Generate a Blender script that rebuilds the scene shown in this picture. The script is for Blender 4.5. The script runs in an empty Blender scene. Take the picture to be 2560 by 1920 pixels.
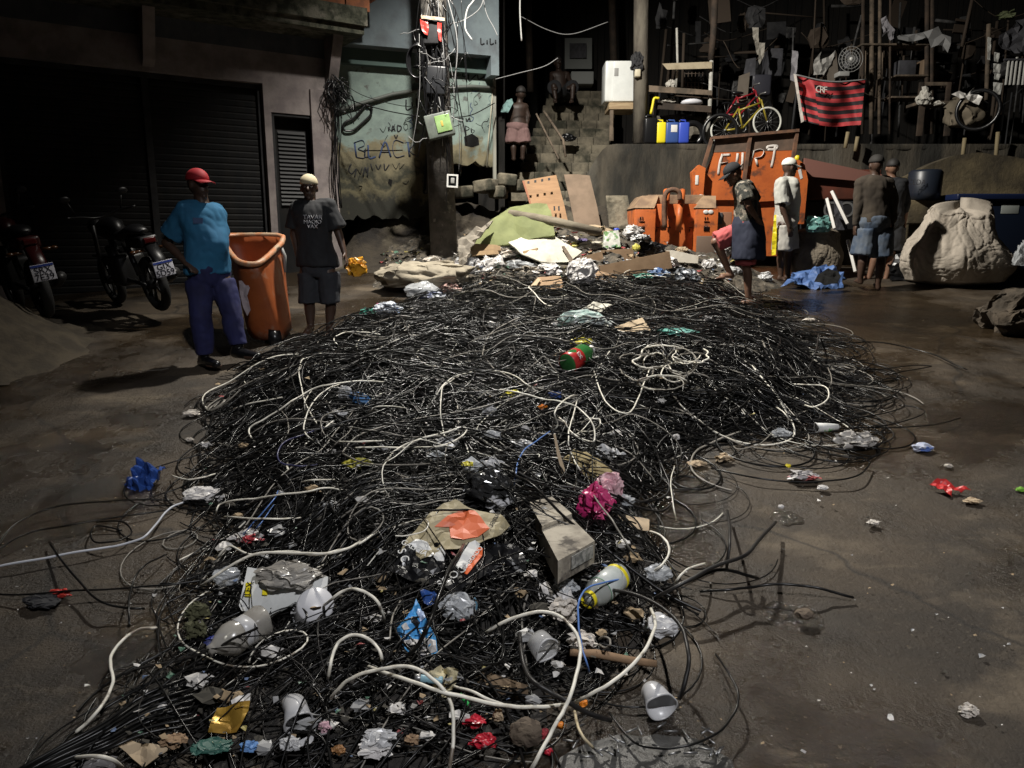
import bpy, bmesh, math, random
import numpy as np
from mathutils import Vector, Matrix, noise, geometry
R=math.radians
random.seed(7); rng=np.random.default_rng(11)
scene=bpy.context.scene
COL=scene.collection
# ------------------------------------------------------------------ camera model (used for laying the place out)
FPX=1870.0; PITCH=R(11.2); HC=1.93; SL=0.126
CAM=Vector((0,0,HC)); UP=Vector((0,math.sin(PITCH),math.cos(PITCH))); FW=Vector((0,math.cos(PITCH),-math.sin(PITCH)))
def ray(px,py):
    return Vector((1,0,0))*((px-1280)/FPX)+UP*((960-py)/FPX)+FW
def W(px,py,Y):
    d=ray(px,py); return CAM+d*(Y/d.y)
def G(px,py):
    d=ray(px,py); t=HC/(SL*d.y-d.z); return CAM+d*t
def sst(a,b,x):
    t=min(1,max(0,(x-a)/(b-a))); return t*t*(3-2*t)
def gz(x,y):
    w=sst(-3.0,-2.3,x)*(1-sst(1.5,2.2,x))
    bank=0.95*sst(11.0,12.9,y)*w
    return SL*min(y,11.6)+bank
# ------------------------------------------------------------------ cable heap height field
FOOT=[(1180,700),(1400,672),(1650,690),(1850,730),(1950,800),(2040,880),(2130,960),(2110,1030),(1990,1080),(1830,1110),(1720,1180),
 (1700,1300),(1740,1420),(1700,1530),(1660,1630),(1590,1690),(1500,1770),(1400,1840),(1300,1960),(1100,2100),(500,2100),(120,1960),(260,1800),(420,1640),
 (500,1480),(470,1330),(450,1200),(540,1090),(500,1020),(590,920),(760,850),(900,800),(1000,760)]
FW_=[(G(*p).x,G(*p).y) for p in FOOT]
GX0,GX1,GY0,GY1,GN=-4.5,6.0,0.8,12.0,260
def _dist():
    xs=np.linspace(GX0,GX1,GN); ys=np.linspace(GY0,GY1,GN); X,Y=np.meshgrid(xs,ys,indexing='ij')
    n=len(FW_); ins=np.zeros_like(X,bool); d=np.full_like(X,1e9)
    for i in range(n):
        x1,y1=FW_[i]; x2,y2=FW_[(i+1)%n]
        dx,dy=x2-x1,y2-y1; t=np.clip(((X-x1)*dx+(Y-y1)*dy)/(dx*dx+dy*dy),0,1)
        d=np.minimum(d,np.hypot(X-x1-t*dx,Y-y1-t*dy))
        c=((y1>Y)!=(y2>Y))&(X<(x2-x1)*(Y-y1)/(y2-y1+1e-12)+x1); ins^=c
    return np.where(ins,d,-d),X,Y
SD,GXX,GYY=_dist()
def gauss(px,py,h,sx,sy):
    g=G(px,py); return (g.x,g.y,h,sx,sy)
BUMPS=[gauss(1150,880,.15,.8,.42),gauss(1700,930,.14,1.0,.6),gauss(1300,1010,.09,1.3,.5),gauss(800,1020,.15,.7,.4),gauss(1150,1350,.15,.55,.45),
 gauss(1550,1400,.08,.3,.3),gauss(1100,1750,.05,.5,.3),gauss(1450,790,.05,1.1,.4),gauss(1750,740,.06,.5,.4),gauss(640,1250,.06,.3,.3)]
for _i in range(0,GN):
    for _j in range(0,GN):
        _x,_y=GXX[_i,_j],GYY[_i,_j]; SD[_i,_j]+=.20*noise.noise(Vector((_x*1.7,_y*1.7,2)))+.10*noise.noise(Vector((_x*4.3,_y*4.3,7)))
m_=np.clip(SD/.8,0,1); m_=m_*m_*(3-2*m_)
MH=m_*.06
for bx,by,h,sx,sy in BUMPS: MH=MH+m_*h*np.exp(-((GXX-bx)/sx)**2/2-((GYY-by)/sy)**2/2)
for _i in range(0,GN,2):
    for _j in range(0,GN,2):
        _x,_y=GXX[_i,_j],GYY[_i,_j]; _v=.085*noise.noise(Vector((_x*2.1,_y*2.1,4)))+.055*noise.noise(Vector((_x*5,_y*5,9)))
        MH[_i:_i+2,_j:_j+2]+=_v*m_[_i:_i+2,_j:_j+2]
MH=np.maximum(MH,0)
def look(A,x,y):
    fx=np.clip((np.asarray(x,float)-GX0)/(GX1-GX0)*(GN-1),0,GN-1.001); fy=np.clip((np.asarray(y,float)-GY0)/(GY1-GY0)*(GN-1),0,GN-1.001)
    i=fx.astype(int); j=fy.astype(int); a=fx-i; b=fy-j
    return A[i,j]*(1-a)*(1-b)+A[i+1,j]*a*(1-b)+A[i,j+1]*(1-a)*b+A[i+1,j+1]*a*b
# rubbish heap under the bags and cardboard
def heap(x,y):
    h=0
    for bx,by,a,sx,sy in ((0.0,11.1,.42,1.0,.55),(1.6,11.0,.40,1.1,.55),(-1.2,10.3,.12,.5,.35),(2.9,10.4,.12,.5,.3)):
        h+=a*math.exp(-((x-bx)/sx)**2/2-((y-by)/sy)**2/2)
    return h
def surf_h(x,y): return gz(x,y)+float(look(MH,x,y))+heap(x,y)
_SC={}
def surf(px,py):
    key=(round(px,2),round(py,2))
    if key in _SC: return _SC[key].copy()
    d=ray(px,py); den=SL*d.y-d.z
    t=(HC-.62)/den if den>.02 else 8; t=max(1.2,min(t,9.2)); st=.06
    while t<16:
        p=CAM+d*t
        if p.z<surf_h(p.x,p.y): break
        t+=st
    lo,hi=t-st,t
    for _ in range(5):
        m=(lo+hi)/2; p=CAM+d*m
        if p.z<surf_h(p.x,p.y): hi=m
        else: lo=m
    _SC[key]=CAM+d*lo; return _SC[key].copy()
def mpp(p): return ((Vector(p)-CAM).dot(FW))/FPX     # metres per photo pixel at a point
# ------------------------------------------------------------------ materials
MATS={}
def mat(name,c1,c2=None,scale=6,rough=.6,bump=.0,bscale=None,metal=0,alpha=1,spec=.5,detail=6,r2=None,thr=(.4,.6),c3=None,s3=2.0,thr3=(.55,.65),stretch=(1,1,1),emit=None,trans=0,coat=0):
    if name in MATS: return MATS[name]
    m=bpy.data.materials.new(name); m.use_nodes=True; nt=m.node_tree; N=nt.nodes; L=nt.links; b=N['Principled BSDF']
    tc=N.new('ShaderNodeTexCoord'); mp=N.new('ShaderNodeMapping'); mp.inputs['Scale'].default_value=stretch; L.new(tc.outputs['Object'],mp.inputs['Vector'])
    def nz(sc,det=detail,rgh=.6):
        n=N.new('ShaderNodeTexNoise'); n.inputs['Scale'].default_value=sc; n.inputs['Detail'].default_value=det; n.inputs['Roughness'].default_value=rgh
        L.new(mp.outputs['Vector'],n.inputs['Vector']); return n
    def ramp(src,a,b_,ca,cb):
        r=N.new('ShaderNodeValToRGB'); r.color_ramp.elements[0].position=a; r.color_ramp.elements[1].position=b_
        r.color_ramp.elements[0].color=ca; r.color_ramp.elements[1].color=cb; L.new(src,r.inputs['Fac']); return r
    def c4(c): return (c[0],c[1],c[2],1)
    b.inputs['Base Color'].default_value=c4(c1); b.inputs['Roughness'].default_value=rough; b.inputs['Metallic'].default_value=metal
    b.inputs['Specular IOR Level'].default_value=spec; b.inputs['Alpha'].default_value=alpha
    if trans: b.inputs['Transmission Weight'].default_value=trans
    if coat: b.inputs['Coat Weight'].default_value=coat; b.inputs['Coat Roughness'].default_value=.15
    if c2 is not None:
        n=nz(scale); r=ramp(n.outputs['Fac'],thr[0],thr[1],c4(c1),c4(c2)); out=r.outputs['Color']
        if c3 is not None:
            n3=nz(s3); f=ramp(n3.outputs['Fac'],thr3[0],thr3[1],(0,0,0,1),(1,1,1,1)); mx=N.new('ShaderNodeMix'); mx.data_type='RGBA'
            L.new(f.outputs['Color'],mx.inputs['Factor']); L.new(out,mx.inputs['A']); mx.inputs['B'].default_value=c4(c3); out=mx.outputs['Result']
        L.new(out,b.inputs['Base Color'])
        if r2 is not None:
            rr=N.new('ShaderNodeMapRange'); rr.inputs['From Min'].default_value=thr[0]-.1; rr.inputs['From Max'].default_value=thr[1]+.1; rr.inputs['To Min'].default_value=rough; rr.inputs['To Max'].default_value=r2
            L.new(n.outputs['Fac'],rr.inputs['Value']); L.new(rr.outputs['Result'],b.inputs['Roughness'])
    if bump:
        nb=nz(bscale or scale*3,8,.65); bp=N.new('ShaderNodeBump'); bp.inputs['Strength'].default_value=1; bp.inputs['Distance'].default_value=bump
        L.new(nb.outputs['Fac'],bp.inputs['Height']); L.new(bp.outputs['Normal'],b.inputs['Normal'])
    if emit: b.inputs['Emission Color'].default_value=c4(emit[0]); b.inputs['Emission Strength'].default_value=emit[1]
    MATS[name]=m; return m
# ------------------------------------------------------------------ mesh builder
def wloc(o):
    v=Vector((0,0,0))
    while o is not None: v+=o.location; o=o.parent
    return v
def setp(o,label=None,cat=None,group=None,kind=None):
    if label: o['label']=label
    if cat: o['category']=cat
    if group: o['group']=group
    if kind: o['kind']=kind
    return o
def thing(name,label,cat,loc=(0,0,0),group=None):
    o=bpy.data.objects.new(name,None); COL.objects.link(o); o.location=loc; o.empty_display_size=.1
    return setp(o,label,cat,group)
class MB:
    def __init__(s): s.v=[]; s.f=[]; s.m=[]; s.sm=[]
    def add(s,vs,fs,mi=0,smooth=False):
        b=len(s.v); s.v+= [Vector(p) for p in vs]
        for f in fs: s.f.append([b+i for i in f]); s.m.append(mi); s.sm.append(smooth)
        return s
    def hexa(s,p,mi=0):   # 8 points: bottom 4 ccw, top 4 ccw
        return s.add(p,[(3,2,1,0),(4,5,6,7),(0,1,5,4),(1,2,6,5),(2,3,7,6),(3,0,4,7)],mi)
    def box(s,x0,x1,y0,y1,z0,z1,mi=0,M=None):
        p=[(x0,y0,z0),(x1,y0,z0),(x1,y1,z0),(x0,y1,z0),(x0,y0,z1),(x1,y0,z1),(x1,y1,z1),(x0,y1,z1)]
        if M is not None: p=[M@Vector(q) for q in p]
        return s.hexa(p,mi)
    def bbox_(s,x0,x1,y0,y1,z0,z1,b=.01,mi=0,M=None):   # bevelled box
        bm=bmesh.new(); bmesh.ops.create_cube(bm,size=1)
        for v in bm.verts: v.co=Vector(((x0+x1)/2+v.co.x*(x1-x0),(y0+y1)/2+v.co.y*(y1-y0),(z0+z1)/2+v.co.z*(z1-z0)))
        bmesh.ops.bevel(bm,geom=bm.edges[:],offset=b,segments=2,affect='EDGES',profile=.6)
        if M is not None: bmesh.ops.transform(bm,matrix=M,verts=bm.verts)
        bm.verts.index_update(); s.add([v.co.copy() for v in bm.verts],[[v.index for v in f.verts] for f in bm.faces],mi,True); bm.free(); return s
    def fbox(s,F,t0,t1,o0,o1,z0,z1,mi=0):
        p=[F.pt(t,o,z) for z in (z0,z1) for t,o in ((t0,o1),(t1,o1),(t1,o0),(t0,o0))]
        return s.hexa(p,mi)
    def tube(s,path,r,n=8,mi=0,cap=True,smooth=True,flat=1.0,closed=False):
        P=[Vector(p) for p in path]; k=len(P); rr=r if isinstance(r,(list,tuple)) else [r]*k
        vs=[]; prev=None
        for i in range(k):
            if closed: t=(P[(i+1)%k]-P[i-1])
            else: t=(P[min(i+1,k-1)]-P[max(i-1,0)])
            if t.length<1e-9: t=Vector((0,0,1))
            t.normalize()
            if prev is None:
                a=Vector((0,0,1)) if abs(t.z)<.9 else Vector((0,1,0)); prev=(a-t*a.dot(t)).normalized()
            else:
                prev=(prev-t*prev.dot(t)); prev=prev.normalized() if prev.length>1e-6 else t.orthogonal().normalized()
            b=t.cross(prev)
            for j in range(n):
                an=2*math.pi*j/n; vs.append(P[i]+prev*(math.sin(an)*rr[i]*flat)+b*(math.cos(an)*rr[i]))
        fs=[]
        for i in range(k if closed else k-1):
            i2=(i+1)%k
            for j in range(n): fs.append((i*n+j,i2*n+j,i2*n+(j+1)%n,i*n+(j+1)%n))
        if cap and not closed: fs.append(tuple(range(n))); fs.append(tuple((k-1)*n+j for j in reversed(range(n))))
        return s.add(vs,fs,mi,smooth)
    def capsule(s,a,b,ra,rb,n=10):
        a=Vector(a); b=Vector(b); d=(b-a); L=d.length or 1e-6; d=d/L
        pts=[];rs=[]
        for q in (-1,-.8,-.45): pts.append(a+d*ra*q); rs.append(ra*math.sqrt(max(0.01,1-q*q)))
        for q in (0,.33,.66,1): pts.append(a+d*L*q); rs.append(ra+(rb-ra)*q)
        for q in (.45,.8,1): pts.append(b+d*rb*q); rs.append(rb*math.sqrt(max(0.01,1-q*q)))
        return s.tube(pts,rs,n)
    def loft(s,secs,n=16,mi=0,smooth=True,cap=True):   # secs: (center, rx, ry, ang)
        vs=[]
        for c,rx,ry,an in secs:
            ca,sa=math.cos(an),math.sin(an)
            for j in range(n):
                a=2*math.pi*j/n; x=math.cos(a)*rx; y=math.sin(a)*ry
                vs.append(Vector(c)+Vector((x*ca-y*sa,x*sa+y*ca,0)))
        fs=[]
        for i in range(len(secs)-1):
            for j in range(n): fs.append((i*n+j,i*n+(j+1)%n,(i+1)*n+(j+1)%n,(i+1)*n+j))
        if cap: fs.append(tuple(reversed(range(n)))); fs.append(tuple((len(secs)-1)*n+j for j in range(n)))
        return s.add(vs,fs,mi,smooth)
    def ell(s,c,r,M=None,n=16,k=10,mi=0,zmin=-1):
        vs=[];fs=[]; c=Vector(c)
        for i in range(k+1):
            th=-math.pi/2+math.pi*i/k; z=math.sin(th)
            for j in range(n):
                a=2*math.pi*j/n; p=Vector((math.cos(a)*math.cos(th)*r[0],math.sin(a)*math.cos(th)*r[1],max(z,zmin)*r[2]))
                vs.append(c+(M@p if M is not None else p))
        for i in range(k):
            for j in range(n): fs.append((i*n+j,i*n+(j+1)%n,(i+1)*n+(j+1)%n,(i+1)*n+j))
        return s.add(vs,fs,mi,True)
    def lathe(s,a,b,prof,n=20,mi=0,cap=False,squash=1):   # prof: list (t along a->b 0..1, radius)
        a=Vector(a); b=Vector(b); d=(b-a); t=d.normalized(); u=t.orthogonal().normalized(); w=t.cross(u)
        vs=[]
        for q,r in prof:
            for j in range(n):
                an=2*math.pi*j/n; vs.append(a+d*q+u*math.cos(an)*r+w*math.sin(an)*r*squash)
        fs=[]
        for i in range(len(prof)-1):
            for j in range(n): fs.append((i*n+j,i*n+(j+1)%n,(i+1)*n+(j+1)%n,(i+1)*n+j))
        if cap: fs.append(tuple(reversed(range(n)))); fs.append(tuple((len(prof)-1)*n+j for j in range(n)))
        return s.add(vs,fs,mi,True)
    def torus(s,c,ax,Rr,r,n=32,k=8,mi=0):
        ax=Vector(ax).normalized(); u=ax.orthogonal().normalized(); w=ax.cross(u); c=Vector(c)
        return s.tube([c+u*math.cos(2*math.pi*i/n)*Rr+w*math.sin(2*math.pi*i/n)*Rr for i in range(n)],r,k,mi,closed=True)
    def prism(s,pts,vec,mi=0):
        n=len(pts); P=[Vector(p) for p in pts]; v=Vector(vec)
        return s.add(P+[p+v for p in P],[tuple(range(n)),tuple(n+i for i in reversed(range(n)))]+[(i,n+i,n+(i+1)%n,(i+1)%n) for i in range(n)],mi)
    def mesh(s,name,mats):
        me=bpy.data.meshes.new(name); me.from_pydata([tuple(v) for v in s.v],[],s.f)
        me.polygons.foreach_set('material_index',s.m); me.polygons.foreach_set('use_smooth',s.sm)
        for m in (mats if isinstance(mats,(list,tuple)) else [mats]): me.materials.append(m)
        bm=bmesh.new(); bm.from_mesh(me); bmesh.ops.recalc_face_normals(bm,faces=bm.faces); bm.to_mesh(me); bm.free()
        return me
    def build(s,name,mats,parent=None,label=None):
        me=s.mesh(name,mats); return link_mesh(name,me,parent,label)
    def thing(s,name,mats,label,cat,group=None,kind=None):
        me=s.mesh(name,mats); return link_thing(name,me,label,cat,group,kind)
def link_mesh(name,me,parent=None,label=None):
    o=bpy.data.objects.new(name,me); COL.objects.link(o)
    if parent is not None:
        o.parent=parent; me.transform(Matrix.Translation(-wloc(parent)))
    if label: o['label']=label
    return o
def recentre(o):
    me=o.data; n=len(me.vertices); a=np.empty(n*3); me.vertices.foreach_get('co',a); a=a.reshape(-1,3)
    c=Vector(((a[:,0].min()+a[:,0].max())/2,(a[:,1].min()+a[:,1].max())/2,a[:,2].min()))
    me.transform(Matrix.Translation(-c)); o.location=c
def link_thing(name,me,label,cat,group=None,kind=None):
    o=bpy.data.objects.new(name,me); COL.objects.link(o); recentre(o)
    return setp(o,label,cat,group,kind)
class Fr:
    def __init__(s,o,ang): s.o=Vector((o[0],o[1],0)); s.u=Vector((math.sin(ang),math.cos(ang),0)); s.n=Vector((math.cos(ang),-math.sin(ang),0))
    def pt(s,t,off,z): return s.o+s.u*t+s.n*off+Vector((0,0,z))
    def px(s,px,py,off=0):   # -> (t,z)
        d=ray(px,py); o=s.o+s.n*off; k=(o-CAM).dot(s.n)/d.dot(s.n); p=CAM+d*k
        return (p-o).dot(s.u),p.z
def eval_mods(me,mods):
    o=bpy.data.objects.new('tmp',me); COL.objects.link(o)
    for ty,kw in mods:
        m=o.modifiers.new(ty,ty)
        for k,v in kw.items(): setattr(m,k,v)
    dg=bpy.context.evaluated_depsgraph_get(); ev=o.evaluated_get(dg)
    r=bpy.data.meshes.new_from_object(ev,depsgraph=dg); bpy.data.objects.remove(o,do_unlink=True); return r
def voxel(mb,vx,sm=3,wr=0,ws=8,seed=0,mats=None):
    me=mb.mesh('v',[])
    r=eval_mods(me,[('REMESH',dict(mode='VOXEL',voxel_size=vx)),('SMOOTH',dict(factor=.5,iterations=sm))])
    if wr:
        n=len(r.vertices); co=np.empty(n*3); r.vertices.foreach_get('co',co); co=co.reshape(-1,3)
        no=np.empty(n*3); r.vertices.foreach_get('normal',no); no=no.reshape(-1,3)
        for i in range(n):
            p=Vector((co[i][0]*ws+seed,co[i][1]*ws,co[i][2]*ws*.7)); q=noise.noise(p)+.5*abs(noise.noise(p*2.3))
            co[i]+=no[i]*q*wr
        r.vertices.foreach_set('co',co.reshape(-1))
    for p in r.polygons: p.use_smooth=True
    r.materials.clear()
    for m in (mats if isinstance(mats,(list,tuple)) else [mats]): r.materials.append(m)
    return r
def catmull(P,n=8):
    P=[Vector(p) for p in P]
    if len(P)<3: return [P[0].lerp(P[1],i/n) for i in range(n+1)]
    Q=[2*P[0]-P[1]]+P+[2*P[-1]-P[-2]]; out=[]
    for i in range(1,len(Q)-2):
        a,b,c,d=Q[i-1:i+3]
        for j in range(n):
            t=j/n; out.append(.5*((2*b)+(c-a)*t+(2*a-5*b+4*c-d)*t*t+(3*b-a-3*c+d)*t**3))
    out.append(Q[-2]); return out
def text(parent,body,M,size,m,name='lettering',ext=.001,label=None):
    c=bpy.data.curves.new('t','FONT'); c.body=body; c.size=size; c.extrude=ext; c.align_x='CENTER'; c.align_y='CENTER'
    o=bpy.data.objects.new('t',c); COL.objects.link(o); dg=bpy.context.evaluated_depsgraph_get()
    me=bpy.data.meshes.new_from_object(o.evaluated_get(dg),depsgraph=dg); bpy.data.objects.remove(o,do_unlink=True)
    me.transform(M); me.materials.clear(); me.materials.append(m); return link_mesh(name,me,parent,label)
def fmat(x,y,z,o):   # matrix from axes
    return Matrix(((x[0],y[0],z[0],o[0]),(x[1],y[1],z[1],o[1]),(x[2],y[2],z[2],o[2]),(0,0,0,1)))
# ------------------------------------------------------------------ litter builders
def plane_at(c,n): return (Vector(c),Vector(n).normalized())
def sheet_mesh(poly,plane,amp=.01,thick=.003,seed=0,off=0,nfreq=7,res=14):
    c,n=plane; P=[]
    for px,py in poly:
        d=ray(px,py); k=(c-CAM).dot(n)/d.dot(n); P.append(CAM+d*k)
    a=n.orthogonal().normalized() if abs(n.z)>.99 else Vector((0,0,1)).cross(n).normalized(); b=n.cross(a)
    p2=[((p-c).dot(a),(p-c).dot(b)) for p in P]
    xs=[p[0] for p in p2]; ys=[p[1] for p in p2]; S=max(max(xs)-min(xs),max(ys)-min(ys)); g=S/res
    bd=[]; 
    for i in range(len(p2)):
        q0,q1=p2[i],p2[(i+1)%len(p2)]; L=math.hypot(q1[0]-q0[0],q1[1]-q0[1]); k=max(1,int(L/g))
        for j in range(k): bd.append((q0[0]+(q1[0]-q0[0])*j/k,q0[1]+(q1[1]-q0[1])*j/k))
    nb=len(bd); pts=list(bd)
    def inside(x,y):
        c_=False; 
        for i in range(nb):
            x1,y1=bd[i]; x2,y2=bd[(i+1)%nb]
            if (y1>y)!=(y2>y) and x<(x2-x1)*(y-y1)/(y2-y1)+x1: c_=not c_
        return c_
    rs=random.Random(seed)
    x=min(xs)
    while x<max(xs):
        y=min(ys)
        while y<max(ys):
            qx,qy=x+rs.uniform(-.3,.3)*g,y+rs.uniform(-.3,.3)*g
            if inside(qx,qy) and min(math.hypot(qx-b_[0],qy-b_[1]) for b_ in bd)>g*.4: pts.append((qx,qy))
            y+=g
        x+=g
    r=geometry.delaunay_2d_cdt([Vector(p) for p in pts],[(i,(i+1)%nb) for i in range(nb)],[list(range(nb))],1,1e-6)
    V2,F=r[0],r[2]
    top=[];bot=[]
    for v in V2:
        q=Vector((v.x*nfreq+seed*3.1,v.y*nfreq,seed)); h=amp*(1.6*abs(noise.noise(q))+noise.noise(q*2.7)*.6-.5)+off
        w=c+a*v.x+b*v.y+n*h; top.append(w); bot.append(w-n*thick)
    mb=MB(); k=len(top); 
    from collections import Counter
    cnt=Counter(); 
    for f in F:
        for i in range(len(f)): cnt[frozenset((f[i],f[(i+1)%len(f)]))]+=1
    fs=[tuple(f) for f in F]+[tuple(k+i for i in reversed(f)) for f in F]
    for f in F:
        for i in range(len(f)):
            e=(f[i],f[(i+1)%len(f)])
            if cnt[frozenset(e)]==1: fs.append((e[1],e[0],k+e[0],k+e[1]))
    mb.add(top+bot,fs); return mb
def pcen(poly): return sum(p[0] for p in poly)/len(poly),sum(p[1] for p in poly)/len(poly)
LASTPL=[]
def sheet(name,label,cat,poly,m,amp=.012,thick=.003,n=(0,-.35,1),lift=.05,seed=0,Y=None,plane=None,parent=None,off=0,group=None,nfreq=7,res=14):
    if plane is None:
        cx,cy=pcen(poly)
        if Y and Y<11.4:
            while Y>8.5:
                q=W(cx,max(p_[1] for p_ in poly)-3,Y)
                if q.z>surf_h(q.x,q.y): break
                Y-=.08
        if Y: c=W(cx,cy,Y)
        else:
            yb=max(p_[1] for p_ in poly); c=surf(cx,cy+(yb-cy)*.8)+Vector((0,0,lift*.8))
        plane=plane_at(c,n)
        LASTPL[:]=[plane,amp,nfreq,seed]
    mb=sheet_mesh(poly,plane,amp,thick,seed,off,nfreq,res)
    if parent is not None: return mb.build(name,m,parent,label)
    return mb.thing(name,m,label,cat,group)
def ico(sub):
    bm=bmesh.new(); bmesh.ops.create_icosphere(bm,subdivisions=sub,radius=1); v=[x.co.copy() for x in bm.verts]; bm.verts.index_update(); f=[[q.index for q in x.verts] for x in bm.faces]; bm.free(); return v,f
ICO={s:ico(s) for s in (1,2,3,4,5)}
def crumple(c,rx,ry,rz,sub=3,amp=.35,seed=0,freq=2.2,rotz=0,flatbot=.6,smooth=False,mb=None,rad=None):
    v,f=ICO[sub]; out=[]; s3=Vector((seed*7.3,seed*1.7,seed*3.9)); cr,sr=math.cos(rotz),math.sin(rotz); nv=noise.noise_vector
    fr=freq*.75
    for p in v:
        q=p*fr+s3; w=p+nv(q)*amp*.95+nv(q*2.3)*amp*.5
        h=nv(q*5.1); w=w*(1-amp*.30*abs(noise.noise(q*3.1)))+Vector((abs(h.x),abs(h.y),abs(h.z)))*amp*.22
        out.append(w)
    mn=[min(p[i] for p in out) for i in range(3)]; mx=[max(p[i] for p in out) for i in range(3)]
    res=[]
    for p in out:
        x,y,z=[((p[i]-mn[i])/(mx[i]-mn[i])*2-1) for i in range(3)]
        x*=rx; y*=ry; z*=rz
        if z<-rz*flatbot: z=-rz*flatbot+(z+rz*flatbot)*.1
        res.append(Vector(c)+Vector((x*cr-y*sr,x*sr+y*cr,z)))
    mb=mb or MB(); mb.add(res,f,0,smooth); return mb
def blob(name,label,cat,x0,y0,x1,y1,m,dr=.8,sub=4,amp=.4,seed=1,freq=2.2,Y=None,lift=.0,group=None,smooth=False,parent=None):
    cx=(x0+x1)/2
    if Y and 8<Y<11.4:
        while True:
            q=W(cx,y1-(y1-y0)*.2,Y)
            if q.z>surf_h(q.x,q.y)-.01 or Y<8.5: break
            Y-=.08
    p=W(cx,y1,Y) if Y else surf(cx,y1-(y1-y0)*.15)
    if not Y and look(SD,p.x,p.y)>.08: lift+=.05
    k=mpp(p); w=(x1-x0)*k/2; h=(y1-y0)*k/2
    rz=max(h*.9,.012); c=p+Vector((0,w*dr*.35,rz*.6+lift))
    mb=crumple(c,w*1.16,w*dr,rz*1.15,sub,amp,seed,freq,smooth=smooth)
    if parent is not None: return mb.build(name,m,parent,label)
    return mb.thing(name,m,label,cat,group)
CABLES=[]
def cable(label,pts,r,m,org=(0,0),sc=1.0,lift=.05,name='cable',group='loose cables in the heap',wob=.02,cat='cable'):
    P=[]
    px=catmull([Vector((a/sc+org[0],b/sc+org[1],0)) for a,b in pts],7); k=len(px); sd=len(CABLES)*1.37; CABLES.append(0)
    px=[q+noise.noise_vector(Vector((i*.31,sd,0)))*2.6 for i,q in enumerate(px)]
    for i,q in enumerate(px):
        s_=surf(q.x,q.y); l=lift*(.4+.9*math.sin(math.pi*min(1,max(0,i/(k-1))))**.6)+wob*noise.noise(Vector((i*.13,sd,0)))
        d=ray(q.x,q.y); s_=s_-d.normalized()*(l/max(.25,-d.normalized().z+SL))
        P.append(s_)
    # soften height jumps
    for _ in range(2): P=[P[0]]+[(P[i-1]+P[i]*2+P[i+1])/4 for i in range(1,len(P)-1)]+[P[-1]]
    return MB().tube(P,r,7).thing(name,m,label,cat,group)
# ================================================================== SETTING
M_ground=mat('wet_concrete',(.072,.053,.034),(.030,.023,.016),.9,rough=.7,bump=.014,bscale=16,r2=.28,thr=(.38,.60),c3=(.135,.105,.070),s3=1.5,thr3=(.54,.70),detail=12,spec=.5,stretch=(.75,1.3,1))
M_dirt=mat('dirt_bank',(.05,.04,.028),(.015,.012,.01),2.2,rough=.9,bump=.05,bscale=9,c3=(.10,.085,.06),s3=1.2)
M_blackpl=mat('black_plastic',(.008,.008,.009),rough=.28,spec=.5)
M_dark=mat('dark_grey_paint',(.012,.012,.014),(.03,.03,.032),5,rough=.8,bump=.003)  # mottled near-black and dark grey, the material's own colour
def ground():
    xs=np.concatenate([np.linspace(-14,-5,16,endpoint=False),np.linspace(-5,6,150,endpoint=False),np.linspace(6,16,18)])
    ys=np.concatenate([np.linspace(-6,1,12,endpoint=False),np.linspace(1,13.2,170,endpoint=False),np.linspace(13.2,40,14)])
    V=[];F=[]
    for x in xs:
        for y in ys:
            h=gz(x,y)-.012+.016*noise.noise(Vector((x*.9,y*.9,0)))+.007*noise.noise(Vector((x*4,y*4,3)))
            b=sst(11.1,12.2,y)*sst(-3,-2.3,x)*(1-sst(1.5,2.2,x))
            h+=b*(.13*noise.noise(Vector((x*2.2,y*2.2,1)))+.06*noise.noise(Vector((x*7,y*7,2))))
            for (cx,cy,r,dp) in PITS: 
                d=math.hypot((x-cx),(y-cy)*1.0)/r
                if d<1: h-=dp*(1-d*d)
            V.append((x,y,h))
    n=len(ys); me=bpy.data.meshes.new('ground')
    F=[(i*n+j,(i+1)*n+j,(i+1)*n+j+1,i*n+j+1) for i in range(len(xs)-1) for j in range(n-1)]
    me.from_pydata(V,[],F); me.materials.append(M_ground); me.materials.append(M_dirt)
    for p in me.polygons:
        p.use_smooth=True; c=p.center
        if c.y>11.15 and -2.9<c.x<2.1: p.material_index=1
    o=bpy.data.objects.new('ground',me); COL.objects.link(o); setp(o,kind='structure')
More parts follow.
